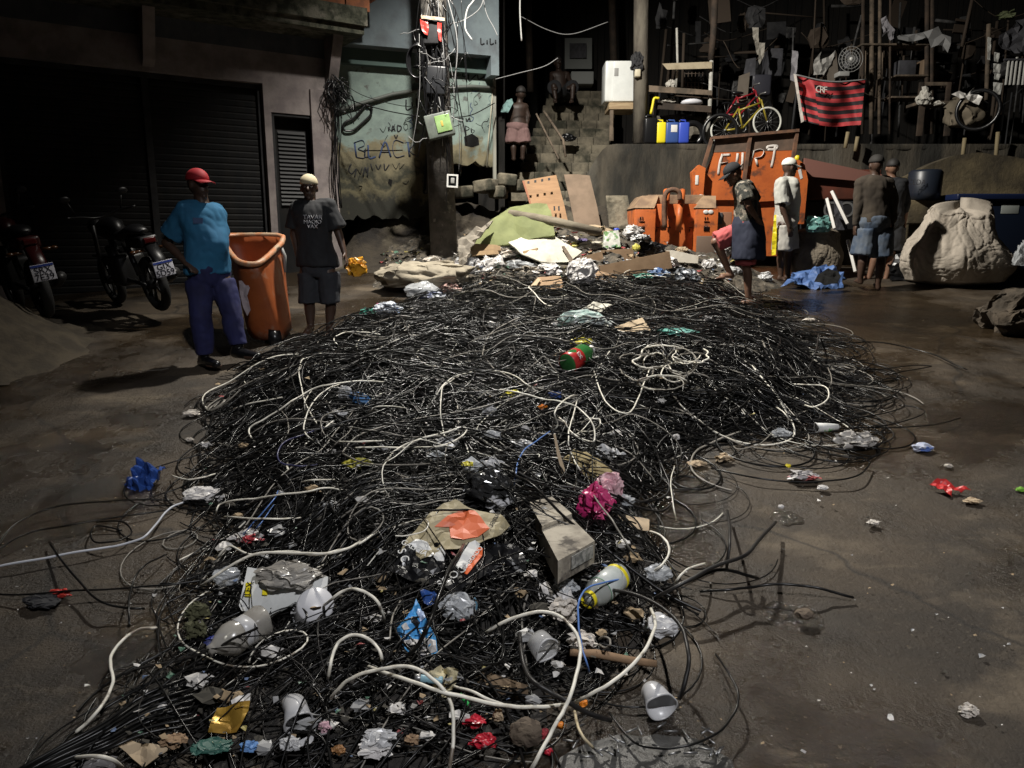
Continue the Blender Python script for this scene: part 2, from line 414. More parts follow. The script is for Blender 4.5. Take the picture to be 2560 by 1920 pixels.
def ground_mat():
    m=M_ground; nt=m.node_tree; N=nt.nodes; L=nt.links; b=N['Principled BSDF']
    for l in list(b.inputs['Roughness'].links)+list(b.inputs['Normal'].links): L.remove(l)
    src=b.inputs['Base Color'].links[0].from_socket
    tc=N.new('ShaderNodeTexCoord')
    def nz(sc,det,rg,st=(1,1,1),off=(0,0,0)):
        mp=N.new('ShaderNodeMapping'); mp.inputs['Scale'].default_value=st; mp.inputs['Location'].default_value=off; L.new(tc.outputs['Object'],mp.inputs['Vector'])
        n=N.new('ShaderNodeTexNoise'); n.inputs['Scale'].default_value=sc; n.inputs['Detail'].default_value=det; n.inputs['Roughness'].default_value=rg; L.new(mp.outputs['Vector'],n.inputs['Vector']); return n.outputs['Fac']
    def mr(v,a,b_,c,d):
        r=N.new('ShaderNodeMapRange'); r.inputs['From Min'].default_value=a; r.inputs['From Max'].default_value=b_; r.inputs['To Min'].default_value=c; r.inputs['To Max'].default_value=d; L.new(v,r.inputs['Value']); return r.outputs['Result']
    wet=mr(nz(.55,7,.6,off=(3,1,0)),.42,.53,0,1)
    mx=N.new('ShaderNodeMix'); mx.data_type='RGBA'; mx.blend_type='MULTIPLY'; L.new(wet,mx.inputs['Factor']); L.new(src,mx.inputs['A']); mx.inputs['B'].default_value=(.46,.42,.37,1)
    grit=mr(nz(38,4,.7),.62,.70,0,.55); g2=N.new('ShaderNodeMix'); g2.data_type='RGBA'; L.new(grit,g2.inputs['Factor']); L.new(mx.outputs['Result'],g2.inputs['A']); g2.inputs['B'].default_value=(.15,.125,.09,1)
    sm=mr(nz(1.6,10,.75,(.5,1.6,1)),.60,.68,0,.5); g3=N.new('ShaderNodeMix'); g3.data_type='RGBA'; L.new(sm,g3.inputs['Factor']); L.new(g2.outputs['Result'],g3.inputs['A']); g3.inputs['B'].default_value=(.14,.112,.075,1)
    vo=N.new('ShaderNodeTexVoronoi'); vo.feature='DISTANCE_TO_EDGE'; vo.inputs['Scale'].default_value=.45; L.new(nzv(N,L,tc),vo.inputs['Vector']); cr=mr(vo.outputs['Distance'],.0,.012,.75,0)
    g4=N.new('ShaderNodeMix'); g4.data_type='RGBA'; L.new(cr,g4.inputs['Factor']); L.new(g3.outputs['Result'],g4.inputs['A']); g4.inputs['B'].default_value=(.012,.010,.008,1)
    L.new(g4.outputs['Result'],b.inputs['Base Color']); L.new(mr(wet,0,1,.70,.15),b.inputs['Roughness'])
    h1=nz(14,8,.7); h2=nz(70,3,.6); ad=N.new('ShaderNodeMath'); ad.operation='MULTIPLY_ADD'; ad.inputs[1].default_value=.34; L.new(h2,ad.inputs[0]); L.new(h1,ad.inputs[2])
    bp=N.new('ShaderNodeBump'); bp.inputs['Strength'].default_value=1; bp.inputs['Distance'].default_value=.02; L.new(ad.outputs[0],bp.inputs['Height']); L.new(bp.outputs['Normal'],b.inputs['Normal'])
def nzv(N,L,tc):
    n=N.new('ShaderNodeTexNoise'); n.inputs['Scale'].default_value=1.3; n.inputs['Detail'].default_value=6; L.new(tc.outputs['Object'],n.inputs['Vector'])
    a=N.new('ShaderNodeVectorMath'); a.operation='MULTIPLY_ADD'; a.inputs[1].default_value=(.7,.7,.7); L.new(n.outputs['Color'],a.inputs[0]); L.new(tc.outputs['Object'],a.inputs[2]); return a.outputs[0]
ground_mat()
PITS=[(G(1970,1280).x,G(1970,1280).y,.16,.035),(G(1985,1525).x,G(1985,1525).y,.2,.05)]
ground()
# puddle films in the hollows: dark glossy water
M_water=mat('dark_water',(.022,.018,.013),(.05,.04,.03),30,rough=.12,spec=.6,bump=.01,bscale=60)
for (px,py,w,h) in ((1965,1282,44,11),(1975,1522,80,24)):
    g=G(px,py); k=mpp(g); mb=MB(); n=26; ring=[]
    for i in range(n):
        a=2*math.pi*i/n; q=1+.8*noise.noise(Vector((math.cos(a)*1.8,math.sin(a)*1.8,px)))
        p=G(px+math.cos(a)*w*q*1.6,py+math.sin(a)*h*q*1.6); ring.append(p+Vector((0,0,-.042)))
    mb.prism(ring,(0,0,.004)); o=mb.build('puddle',M_water); setp(o,kind='structure')
# ---- left building
A=(-5.6,9.44); LF=Fr(A,math.atan2(.837,.547))
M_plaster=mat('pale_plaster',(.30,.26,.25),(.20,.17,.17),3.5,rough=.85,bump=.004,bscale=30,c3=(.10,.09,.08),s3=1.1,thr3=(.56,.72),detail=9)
M_plast_shade=mat('upper_plaster_shaded',(.10,.11,.125),(.07,.078,.09),3,rough=.9,bump=.004,bscale=25)  # canopy shade painted into the colour of the upper plaster
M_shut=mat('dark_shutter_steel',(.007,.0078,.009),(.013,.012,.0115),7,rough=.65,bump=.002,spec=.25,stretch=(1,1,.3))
M_mossy=mat('mossy_concrete',(.09,.09,.065),(.025,.028,.018),9,rough=.95,bump=.02,bscale=20,c3=(.16,.15,.12),s3=3)
M_brick=mat('red_brick',(.35,.13,.06),(.22,.09,.05),10,rough=.9,bump=.006)
bld=thing('garage_building','pale plastered building with a concrete canopy left of the teal wall','building',LF.pt(0,0,.9))
tL,_=LF.px(14,520); tR,zT=LF.px(656,208); tC,_=LF.px(382,400); tE,_=LF.px(843,520)
tD0,zD=LF.px(678,280); tD1,_=LF.px(789,283)
tS,zS=LF.px(912,86,.62)
zb=.3; zTL=zT
# wall with recessed openings: built from pieces
mb=MB(); TH=.25
mb.fbox(LF,-6,tL,-TH,0,zb,zT); mb.fbox(LF,tR,tD0,-TH,0,zb,zT); mb.fbox(LF,tD0,tD1,-TH,0,zD,zT); mb.fbox(LF,tD1,tE,-TH,0,zb,zT)
mb.fbox(LF,-6,tE,-TH,0,zT,zT+.42)
mb.build('wall',M_plaster,bld)
mb=MB(); mb.fbox(LF,-6,tE,-TH,.012,zT+.42,zS+.3); mb.build('upper_wall',M_plast_shade,bld,'wall band under the canopy, its shade put in as bluish grey colour')
mb=MB(); mb.fbox(LF,tE-.03,tE+.03,-3.4,-TH-.002,zb,zS); mb.build('side_wall',M_plaster,bld)
# pilaster
mb=MB(); mb.fbox(LF,tE-.34,tE+.02,.002,.06,zb,zD+.35); mb.build('pilaster',M_plaster,bld)
# slab
mb=MB(); mb.fbox(LF,-6,tS,-.2,.60,zS,zS+.30); mb.fbox(LF,-6,tS+.03,.5,.66,zS+.10,zS+.33); mb.build('canopy_slab',M_mossy,bld)
# corbels
for px_ in (368,822):
    t,_=LF.px(px_,140); mb=MB()
    mb.add([LF.pt(t-.07,.013,zS-.002),LF.pt(t+.07,.013,zS-.002),LF.pt(t+.07,.42,zS-.002),LF.pt(t-.07,.42,zS-.002),LF.pt(t-.07,.013,zS-.62),LF.pt(t+.07,.013,zS-.62),LF.pt(t+.07,.14,zS-.55),LF.pt(t-.07,.14,zS-.55)],[(0,1,2,3),(7,6,5,4),(0,4,5,1),(1,5,6,2),(2,6,7,3),(3,7,4,0)])
    mb.build('corbel',M_plaster,bld)
# brick parapet stub
mb=MB(); t0,z0=LF.px(842,28,.45); t1,_=LF.px(895,28,.45)
for row in range(5):
    for c in range(3):
        a=t0-.6+c*.36+(.1 if row%2 else 0); mb.fbox(LF,a,a+.34,.3,.5,zS+.335+row*.17,zS+.335+row*.17+.155)
mb.build('brick_parapet',M_brick,bld)
mb=MB(); mb.fbox(LF,t0-.95,t0-.62,.25,.55,zS+.335,zS+1.4); mb.build('parapet_pier',M_plaster,bld)
# shutters: slatted surfaces
def shutter(t0,t1,z0,z1,pitch,off,name,par,m):
    mb=MB(); z=z0; vs=[];k=0
    while z<z1-.001:
        zz=min(z+pitch,z1)
        for q,(dz,o) in enumerate(((0,0),(.2,.008),(.8,.008),(1,0))): vs+= [LF.pt(t0,off+o,z+(zz-z)*dz),LF.pt(t1,off+o,z+(zz-z)*dz)]
        z=zz; k+=1
    fs=[(2*i,2*i+1,2*i+3,2*i+2) for i in range(len(vs)//2-1)]
    mb.add(vs,fs); return mb.build(name,m,par)
sh=thing('roller_shutter','closed dark roller shutter in two slatted halves behind the motorcycles','shutter',LF.pt((tL+tR)/2,-.15,.9))
zg=LF.pt(tL,0,0).y*SL
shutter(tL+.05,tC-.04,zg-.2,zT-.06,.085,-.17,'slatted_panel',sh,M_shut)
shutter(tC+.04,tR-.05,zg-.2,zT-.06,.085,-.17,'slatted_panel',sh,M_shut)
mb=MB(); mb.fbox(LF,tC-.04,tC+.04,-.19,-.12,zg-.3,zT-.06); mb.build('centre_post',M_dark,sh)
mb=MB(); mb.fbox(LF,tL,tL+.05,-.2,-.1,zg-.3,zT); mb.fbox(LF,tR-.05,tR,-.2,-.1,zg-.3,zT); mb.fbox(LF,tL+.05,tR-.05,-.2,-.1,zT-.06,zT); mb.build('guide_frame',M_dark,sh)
dr=thing('side_door','narrow dark metal door with a louvred upper panel beside the roller shutter','door',LF.pt((tD0+tD1)/2,-.2,1.4))
mb=MB(); mb.fbox(LF,tD0+.04,tD1-.04,-.22,-.18,zb,zD-.04); mb.build('door_leaf',M_shut,dr)
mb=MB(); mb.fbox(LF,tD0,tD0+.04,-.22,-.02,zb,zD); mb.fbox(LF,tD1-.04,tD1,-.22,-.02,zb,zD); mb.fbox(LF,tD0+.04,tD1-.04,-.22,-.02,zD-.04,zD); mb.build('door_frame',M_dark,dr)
mb=MB(); z=zD-1.25
while z<zD-.22:
    a,b=tD0+.12,tD1-.12
    mb.add([LF.pt(a,-.178,z+.045),LF.pt(b,-.178,z+.045),LF.pt(b,-.145,z),LF.pt(a,-.145,z),LF.pt(a,-.178,z+.02),LF.pt(b,-.178,z+.02)],[(0,1,2,3),(3,2,5,4),(0,3,4),(1,5,2)]); z+=.055
mb.build('louvre',mat('louvre_grey',(.05,.05,.052),rough=.5),dr)
mb=MB(); t_,z_=LF.px(788,402); mb.fbox(LF,tD1-.09,tD1-.06,-.178,-.12,z_-.04,z_+.04); mb.build('handle',mat('dull_steel',(.25,.25,.25),rough=.4,metal=.8),dr)
# ---- teal graffiti wall
TF=Fr((-2.78,11.75),R(70))
def tealmat():
    m=mat('teal_wall_paint',(.25,.325,.29),(.19,.245,.225),4,rough=.8,bump=.004,bscale=30,c3=(.12,.13,.12),s3=6,thr3=(.6,.66)); nt=m.node_tree;N=nt.nodes;L=nt.links;b=N['Principled BSDF']
    src=b.inputs['Base Color'].links[0].from_socket
    tc=N.new('ShaderNodeTexCoord'); sx=N.new('ShaderNodeSeparateXYZ'); L.new(tc.outputs['Object'],sx.inputs[0])
    nz=N.new('ShaderNodeTexNoise'); nz.inputs['Scale'].default_value=2.0; nz.inputs['Detail'].default_value=9; nz.inputs['Roughness'].default_value=.65; L.new(tc.outputs['Object'],nz.inputs['Vector'])
    ma=N.new('ShaderNodeMath'); ma.operation='MULTIPLY_ADD'; ma.inputs[1].default_value=1.6; L.new(nz.outputs['Fac'],ma.inputs[0]); L.new(sx.outputs['Z'],ma.inputs[2])
    def layer(prev,col,a,b_):
        r=N.new('ShaderNodeMapRange'); r.inputs['From Min'].default_value=a; r.inputs['From Max'].default_value=b_; r.inputs['To Min'].default_value=1; r.inputs['To Max'].default_value=0; L.new(ma.outputs[0],r.inputs['Value'])
        mx=N.new('ShaderNodeMix'); mx.data_type='RGBA'; L.new(r.outputs['Result'],mx.inputs['Factor']); L.new(prev,mx.inputs['A']); mx.inputs['B'].default_value=(*col,1); return mx.outputs['Result']
    # heights are above the wall object's own base
    o=layer(src,(.19,.165,.10),2.0,2.14); o=layer(o,(.035,.035,.022),1.55,1.85); o=layer(o,(.12,.105,.06),1.38,1.5); o=layer(o,(.02,.02,.014),1.15,1.35)
    L.new(o,b.inputs['Base Color']); return m
M_teal=tealmat()
M_grblue=mat('upper_storey_paint',(.17,.21,.225),(.13,.16,.18),1.5,rough=.85,bump=.003,bscale=20,c3=(.09,.1,.11),s3=2,thr3=(.5,.7))
tw=thing('teal_building','peeling teal wall covered in graffiti with a pale blue upper storey, behind the utility pole','building',TF.pt(1.3,0,2.1))
tt0=-1.2; tt1,_=TF.px(1236,420)
_,zo=TF.px(1000,128); tU1,_=TF.px(1247,60,.35); _,zU=TF.px(980,118,.35)
# lower wall with irregular broken foot
mb=MB(); n=60; pts=[]
for i in range(n+1):
    t=tt0+(tt1-tt0)*i/n; zf=TF.px(1000,545)[1]+.06*noise.noise(Vector((t*5,0,0)))+ (sst(1.35,2.0,t))*.85+ .10*noise.noise(Vector((t*11,2,0)))
    pts.append((t,zf))
front=[TF.pt(t,0,z) for t,z in pts]+[TF.pt(tt1,0,zo+.2),TF.pt(tt0,0,zo+.2)]
mb.prism(front,-TF.n*.2); lw=mb.build('lower_wall',M_teal,None)
me=lw.data; lw.location=(0,0,0); lw.parent=tw; me.transform(Matrix.Translation(-Vector(tw.location)))
# upper storey (overhanging)
mb=MB(); mb.fbox(TF,tt0,tU1,-.2,.35,zU,zU+3.2); mb.fbox(TF,tU1-.13,tU1+.0,.02,.352,zU-.28,zU); mb.build('upper_storey',M_grblue,tw)
mb=MB(); mb.fbox(TF,tt0,tt1+.05,.0,.12,zU-.22,zU); mb.build('lintel',mat('teal_dark',(.07,.11,.10),rough=.8),tw)
mb=MB(); mb.fbox(TF,tt1-.03,tt1+.02,.002,.04,2.6,zo); mb.build('corner_strip',mat('corner_plaster',(.3,.3,.26),rough=.9),tw)
# pipe on the wall
def wp(px,py,off=.0,F=TF): t,z=F.px(px,py,off); return F.pt(t,off,z)
MB().tube([wp(*p,.05) for p in ((832,281),(905,258),(980,236),(1062,222))],.03,8).build('pipe',mat('pipe_grey',(.10,.11,.10),rough=.6),tw)
MB().tube([wp(*p,.05) for p in ((1120,219),(1180,216),(1236,220))],.028,8).build('pipe',MATS['pipe_grey'],tw)
MB().tube(catmull([wp(*p,.03) for p in ((1078,300),(1072,370),(1066,430),(1064,485))],5),.035,8).build('downpipe',M_blackpl,tw)
MB().tube([wp(*p,.03) for p in ((1232,225),(1226,300),(1220,360),(1217,418))],.012,6).build('conduit',mat('cream_pipe',(.4,.38,.3),rough=.6),tw)
# black plates painted as the dark inside holes knocked in the wall
M_hole_shade=mat('hole_shade',(.004,.004,.004),rough=1)
for poly in ([(1160,342),(1180,334),(1196,345),(1198,362),(1180,368),(1162,364)],[(972,447),(981,450),(978,466),(970,458)]):
    MB().prism([wp(*p,.003) for p in poly],TF.n*.003).build('hole_shade_plate',M_hole_shade,tw)
# graffiti strokes
M_spray=mat('black_spray',(.008,.009,.012),rough=.7); M_sprayb=mat('blue_spray',(.035,.06,.14),rough=.7); M_white=mat('white_paint',(.62,.58,.54),(.5,.46,.42),14,rough=.7)
def strokes(F,lines,w,m,parent,off=.0,name='graffiti',org=(0,0),sc=1.0,cv=True):
    mb=MB()
    for i,l in enumerate(lines):
        P=catmull([wp(a/sc+org[0],b/sc+org[1],off+.004,F) for a,b in l],4) if cv and len(l)>2 else [wp(a/sc+org[0],b/sc+org[1],off+.004,F) for a,b in l]
        mb.tube([p+F.n*.0005*(i%3) for p in P],w,6,flat=.25)
    return mb.build(name,m,parent)
Z2=dict(org=(800,0),sc=2.37)
strokes(TF,[[(510,590),(512,650),(545,640)],[(545,605),(548,635)],[(545,590),(545,592)],[(570,580),(575,640),(595,630)]],.011,M_spray,tw,**Z2) # LiL
strokes(TF,[[(952,225),(955,262),(975,258)],[(990,238),(990,262)],[(1008,228),(1010,262),(1030,258)],[(1040,236),(1040,258)]],.010,M_spray,tw,off=.352,**Z2) # LiLi
strokes(TF,[[(355,760),(375,782),(392,748)],[(405,752),(408,778)],[(425,780),(432,745),(445,778)],[(428,765),(443,765)],[(458,745),(460,780),(478,770),(480,750),(458,742)],[(495,755),(505,770),(520,758),(515,735),(500,738),(495,755)],
  [(402,800),(385,830),(380,870)],[(360,845),(378,870),(395,850)],[(440,800),(450,820),(460,800)],[(270,895),(280,885)],[(260,890),(380,890),(490,888)],[(270,880),(265,930),(300,925)]],.010,M_spray,tw,**Z2)
strokes(TF,[[(205,850),(215,930)],[(200,845),(250,830),(262,860),(225,880),(265,900),(262,935),(215,930)],[(285,860),(290,935),(330,930)],[(350,935),(385,840),(420,930)],[(360,900),(410,900)],[(495,845),(445,830),(430,880),(450,930),(500,920)],[(520,840),(530,930)],[(570,845),(530,890),(578,930)]],.014,M_sprayb,tw,**Z2) #BLACK
strokes(TF,[[(185,970),(170,1010),(190,1030),(215,1000),(205,1050)],[(220,1000),(240,1030),(250,990),(225,1070)],[(255,1050),(268,990),(275,1020),(285,990),(280,1050)],[(300,970),(310,1010)],[(330,975),(345,1005),(360,975)],[(380,970),(385,1010),(410,975)],[(430,970),(450,1000),(470,965),(470,1000),(500,970)],[(230,1100),(250,1105),(235,1130)],[(490,1080),(510,1090),(525,1070)],[(570,950),(600,960),(590,1000),(565,985)]],.010,M_spray,tw,**Z2)
strokes(TF,[[(800,430),(815,425),(812,450),(835,445)],[(845,420),(848,455),(870,450)],[(880,440),(885,480),(930,440),(940,470),(985,450)],[(820,700),(850,700),(840,720),(820,715)],[(865,700),(870,720),(885,700),(890,720)],[(860,745),(865,800)],[(862,745),(885,760),(862,775)],[(895,760),(898,785)]],.010,M_spray,tw,**Z2)
strokes(TF,[[(85,530),(80,610)],[(75,560),(110,540),(120,580),(95,600)],[(130,560),(150,545),(160,580)],[(90,800),(95,850)],[(105,805),(102,845)],[(100,825),(112,820)]],.009,M_spray,tw,**Z2)
rs=random.Random(31)
for q in range(16):
    x0,y0=rs.choice(((rs.uniform(870,1050),rs.uniform(250,440)),(rs.uniform(1150,1225),rs.uniform(170,330)))); P_=[(x0,y0)]; a_=rs.uniform(-.5,.5)
    for _ in range(rs.randint(3,8)): a_+=rs.uniform(-1.9,1.9); P_.append((P_[-1][0]+math.cos(a_)*9,P_[-1][1]+math.sin(a_)*9))
    strokes(TF,[P_],rs.choice((.005,.007)),rs.choice((M_spray,M_spray,M_sprayb)),tw)
# hose loop hung on the wall
MB().tube(catmull([wp(a/2.37+800,b/2.37,.045) for a,b in ((305,640),(300,680),(250,730),(200,770),(150,775),(135,750),(150,725),(200,700),(245,650),(270,625),(300,632),(308,655))],5),.017,7).thing('hose',M_blackpl,'black rubber hose looped on nails on the teal wall','hose')
# ---- stairs
M_stone=mat('stair_stone',(.19,.165,.12),(.10,.088,.065),5,rough=.95,bump=.02,bscale=14,c3=(.03,.03,.02),s3=2,thr3=(.5,.62))
M_stone2=mat('bank_concrete',(.15,.13,.095),(.07,.06,.05),2.5,rough=.95,bump=.03,bscale=9,c3=(.025,.025,.02),s3=1.4,thr3=(.5,.64))
st=thing('stone_staircase','worn stone steps climbing between the teal wall and the retaining wall','stairs',(.6,12.6,2.3))
N_ST=15
for i in range(N_ST):
    f=i/(N_ST-1); y=12.55+i*.25; z=2.32+i*.178
    xl=W(1262+f*110,400,y).x; xr=W(1500+f*40,400,y).x
    mb=MB(); nx=5
    for k in range(nx):   # rough blocks per step
        a=xl+(xr-xl)*k/nx; b=xl+(xr-xl)*(k+1)/nx-.004; dz=.015*noise.noise(Vector((i*3.3,k*2.1,0))); dy=.03*noise.noise(Vector((i*1.3,k*4.1,5)))
        mb.bbox_(a,b,y+dy,y+.6,z-.35,z+dz,.015)
    mb.build('step',M_stone,st)
# retaining wall + terrace
TZ=W(1600,360,12.6).z; RX0=W(1420,400,12.6).x
rw=thing('retaining_wall','stained concrete retaining wall carrying the junk terrace','wall',(3,12.7,1.5))
mb=MB(); n=90; k=26; vs=[]
for i in range(n+1):
    x=RX0+(8.5)*i/n
    for j in range(k+1):
        zz=1.2+(TZ-1.2)*j/k; edge=sst(0,.9,x-RX0)
        yy=12.6+.05*noise.noise(Vector((x*1.7,zz*2,0)))+.025*noise.noise(Vector((x*7,zz*6,3)))-(1-j/k)*.12+(1-edge)*.35
        vs.append((x,yy,min(zz,1.2+(TZ-1.2)*(j/k)) if x>RX0+.7 else 1.2+(TZ-1.2)*(j/k)*(.62+.38*sst(0,.7,x-RX0))))
mb.add(vs,[(i*(k+1)+j,(i+1)*(k+1)+j,(i+1)*(k+1)+j+1,i*(k+1)+j+1) for i in range(n) for j in range(k)],0,True)
mb.build('wall_face',mat('stained_concrete',(.065,.055,.040),(.016,.015,.012),2.2,rough=.95,bump=.03,bscale=10,c3=(.11,.10,.08),s3=1.5,thr3=(.55,.7),stretch=(1,1,.28)),rw)
mb=MB(); mb.bbox_(RX0+.75,9,12.60,12.95,TZ-.10,TZ+.005,.03); mb.build('coping',MATS['stained_concrete'],rw)
mb=MB(); mb.box(RX0+.75,9,12.9,19,TZ-.2,TZ-.02); o=mb.build('terrace_ground',M_dirt); setp(o,kind='structure')
# side cheek of the stairs: rough sloping concrete bank
mb=MB(); n=40;k=24; vs=[]
for i in range(n+1):
    for j in range(k+1):
        u=i/n; v=j/k; x=W(1395,500,12.3).x+u*1.35; y=12.15+v*1.4
        z=1.9+v*.95+.45*sst(.2,.9,u)*sst(.1,.9,v)+.05*noise.noise(Vector((x*5,y*5,0)))+.02*noise.noise(Vector((x*14,y*14,0))); vs.append((x,y,z-.25*(1-sst(0,.25,v))))
mb.add(vs,[(i*(k+1)+j,(i+1)*(k+1)+j,(i+1)*(k+1)+j+1,i*(k+1)+j+1) for i in range(n) for j in range(k)],0,True)
o=mb.build('concrete_bank',M_stone2); setp(o,kind='structure')
# rubble blocks by the stair foot
for i,(px,py,s_,lab) in enumerate(((1215,455,.34,'square stone block half buried beside the utility pole'),(1245,470,.26,'small chipped stone block low on the bank beside the pole'),(1268,440,.30,'pale stone block just under the stair foot'),(1160,470,.22,'dark stone block in the bank left of the stairs'),(1300,455,.3,'flat stone slab below the lowest step'))):
    p=W(px,py,12.25+.05*i); mb=MB(); mb.bbox_(-s_/2,s_/2,-.15,.2,-.16,.03,.03,0,Matrix.Translation(p)@Matrix.Rotation(.3*i-.5,4,'Z')@Matrix.Rotation(.1*(i%3-1),4,'Y')); mb.thing('stone_block',M_stone,lab,'stone block','stone blocks below the stairs')
# ---- shacks behind
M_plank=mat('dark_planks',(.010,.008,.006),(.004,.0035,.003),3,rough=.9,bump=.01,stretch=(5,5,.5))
sk=thing('board_shack','dark shack of upright boards behind the junk terrace','shack',(4,16.5,3.4))
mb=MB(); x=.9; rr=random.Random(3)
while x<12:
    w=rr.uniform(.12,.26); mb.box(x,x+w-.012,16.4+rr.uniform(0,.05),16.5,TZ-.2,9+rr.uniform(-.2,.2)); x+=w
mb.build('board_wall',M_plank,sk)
mb=MB(); mb.add([(.9,14.2,7.3),(12,14.2,7.1),(12,17,8.4),(.9,17,8.6),(.9,14.2,7.34),(12,14.2,7.14),(12,17,8.44),(.9,17,8.64)],[(3,2,1,0),(4,5,6,7),(0,1,5,4),(1,2,6,5),(2,3,7,6),(3,0,4,7)]); mb.build('roof_sheet',mat('rusty_tin',(.04,.03,.025),rough=.8),sk)
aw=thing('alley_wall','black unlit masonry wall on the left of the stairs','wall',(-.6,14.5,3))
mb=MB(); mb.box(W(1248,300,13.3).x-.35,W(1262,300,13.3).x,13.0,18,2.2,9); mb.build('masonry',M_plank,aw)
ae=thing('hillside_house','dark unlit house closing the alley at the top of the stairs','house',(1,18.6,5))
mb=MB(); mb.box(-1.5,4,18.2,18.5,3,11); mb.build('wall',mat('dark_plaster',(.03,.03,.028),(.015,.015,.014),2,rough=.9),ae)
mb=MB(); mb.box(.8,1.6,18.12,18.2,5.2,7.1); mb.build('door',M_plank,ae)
# right side wall
rs_=thing('yard_wall','low ochre plastered yard wall in the dark behind the big sack','wall',(6,12,1.5))
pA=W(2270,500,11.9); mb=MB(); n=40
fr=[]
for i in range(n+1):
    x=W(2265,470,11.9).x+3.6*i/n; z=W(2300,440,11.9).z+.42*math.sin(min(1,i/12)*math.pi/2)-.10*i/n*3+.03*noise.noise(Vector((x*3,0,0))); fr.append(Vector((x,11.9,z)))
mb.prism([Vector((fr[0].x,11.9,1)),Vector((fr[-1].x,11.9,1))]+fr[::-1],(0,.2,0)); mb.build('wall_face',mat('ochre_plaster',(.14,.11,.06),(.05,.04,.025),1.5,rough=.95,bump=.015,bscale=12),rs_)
# sand pile on the left
g=G(-60,900); mb=MB(); n=72;k=36; vs=[]
for i in range(n+1):
    for j in range(k+1):
        a=2*math.pi*i/n; q=j/k; rr_=1.25*q*(1+.15*noise.noise(Vector((math.cos(a),math.sin(a),0)))); x=g.x-.25+rr_*math.cos(a); y=g.y+.1+rr_*math.sin(a)
        vs.append((x,y,gz(x,y)-.02+.62*(math.cos(q*math.pi)*.5+.5)+.07*noise.noise(Vector((x*3,y*3,0)))+.03*noise.noise(Vector((x*9,y*9,0)))))
mb.add(vs,[(i*(k+1)+j,(i+1)*(k+1)+j,(i+1)*(k+1)+j+1,i*(k+1)+j+1) for i in range(n) for j in range(k)],0,True)
mb.thing('sand_pile',mat('sand',(.075,.06,.04),(.045,.036,.025),5,rough=.95,bump=.02,bscale=14),'heap of builder\'s sand at the left edge below the motorcycle','sand pile')
# rock on the right
p=G(2530,838); crumple(p+Vector((.16,.2,.14)),.40,.34,.34,5,.55,5,1.6,smooth=False).thing('boulder',mat('rock',(.09,.07,.05),(.045,.036,.026),4,rough=.95,bump=.02),'low brown boulder half lit at the right edge of the yard','boulder')
# ---- utility pole
M_pole=mat('pole_concrete',(.10,.09,.08),(.05,.045,.04),6,rough=.9,bump=.008,bscale=30,c3=(.2,.19,.17),s3=9,thr3=(.6,.68))
up_=thing('utility_pole','thick weathered concrete utility pole hung with cables and boxes','utility pole',surf(1113,695)); YP=10.8
def pp(px,py,dy=0): return W(px,py,YP+dy)
LAMP=Vector((-.6,8.35,7.35))
a=pp(1114,700); b=pp(1083,0); d=(b-a)/(b.z-a.z); top=a+d*(7.6-a.z)
MB().tube([a-Vector((0,0,.2)),a.lerp(top,.5),top],[.195,.175,.155],20).build('shaft',M_pole,up_)
MB().tube([top-d*.35,top-d*.3+Vector((.05,-.7,.25)),LAMP+Vector((0,.25,.22))],.035,8).build('lamp_arm',mat('galvanised',(.3,.3,.3),rough=.5,metal=.7),up_)
mb=MB(); mb.ell(LAMP+Vector((0,.05,.17)),(.13,.34,.09),zmin=-.35); lh=mb.build('lamp_head',MATS['galvanised'],up_)
mb=MB(); mb.ell(LAMP+Vector((0,.05,.13)),(.10,.26,.03)); mb.build('lamp_lens',mat('lamp_lens',(.9,.9,.85),rough=.3,emit=((1,.95,.85),6)),up_)
# meter box
M_meter=mat('meter_box_grey',(.13,.15,.13),(.09,.1,.09),8,rough=.5)
mx=thing('meter_box','grey electricity meter box with a green-lit window tilted on the pole','meter box',pp(1100,340,-.3))
ctr=pp(1099,312,-.32); k=mpp(ctr); Mx=Matrix.Translation(ctr)@Matrix.Rotation(R(-14),4,'Y')@Matrix.Rotation(R(6),4,'Z')
MB().bbox_(-34*k,34*k,0,.16,-29*k,29*k,.012,0,Mx).build('box',M_meter,mx)
MB().bbox_(-9*k,29*k,-.012,.004,-19*k,22*k,.006,0,Mx).build('window',mat('meter_window',(.28,.42,.18),(.2,.32,.12),9,rough=.2),mx)
MB().bbox_(4*k,9*k,-.016,-.013,-5*k,8*k,.001,0,Mx).build('meter_dial',mat('dial_amber',(.5,.35,.08),rough=.4),mx)
# socket
sx_=thing('light_switch_box','small white open junction box low on the pole','junction box',pp(1131,470,-.25))
ctr=pp(1131,452,-.24); k=mpp(ctr); Mx=Matrix.Translation(ctr)@Matrix.Rotation(R(3),4,'Y')
mb=MB(); a_,b_,c_=14*k,16*k,4*k
mb.box(-a_,a_,0,.06,b_-c_,b_,0,Mx).box(-a_,a_,0,.06,-b_,-b_+c_,0,Mx).box(-a_,-a_+c_,0,.06,-b_+c_,b_-c_,0,Mx).box(a_-c_,a_,0,.06,-b_+c_,b_-c_,0,Mx); mb.build('frame',mat('white_plastic',(.62,.62,.6),rough=.4),sx_)
MB().box(-a_+c_,a_-c_,.03,.06,-b_+c_,b_-c_,0,Mx).build('back_plate',M_blackpl,sx_)
MB().bbox_(-4*k,5*k,-.01,.03,-6*k,7*k,.004,0,Mx).build('switch',mat('grey_plastic',(.3,.3,.29),rough=.5),sx_)
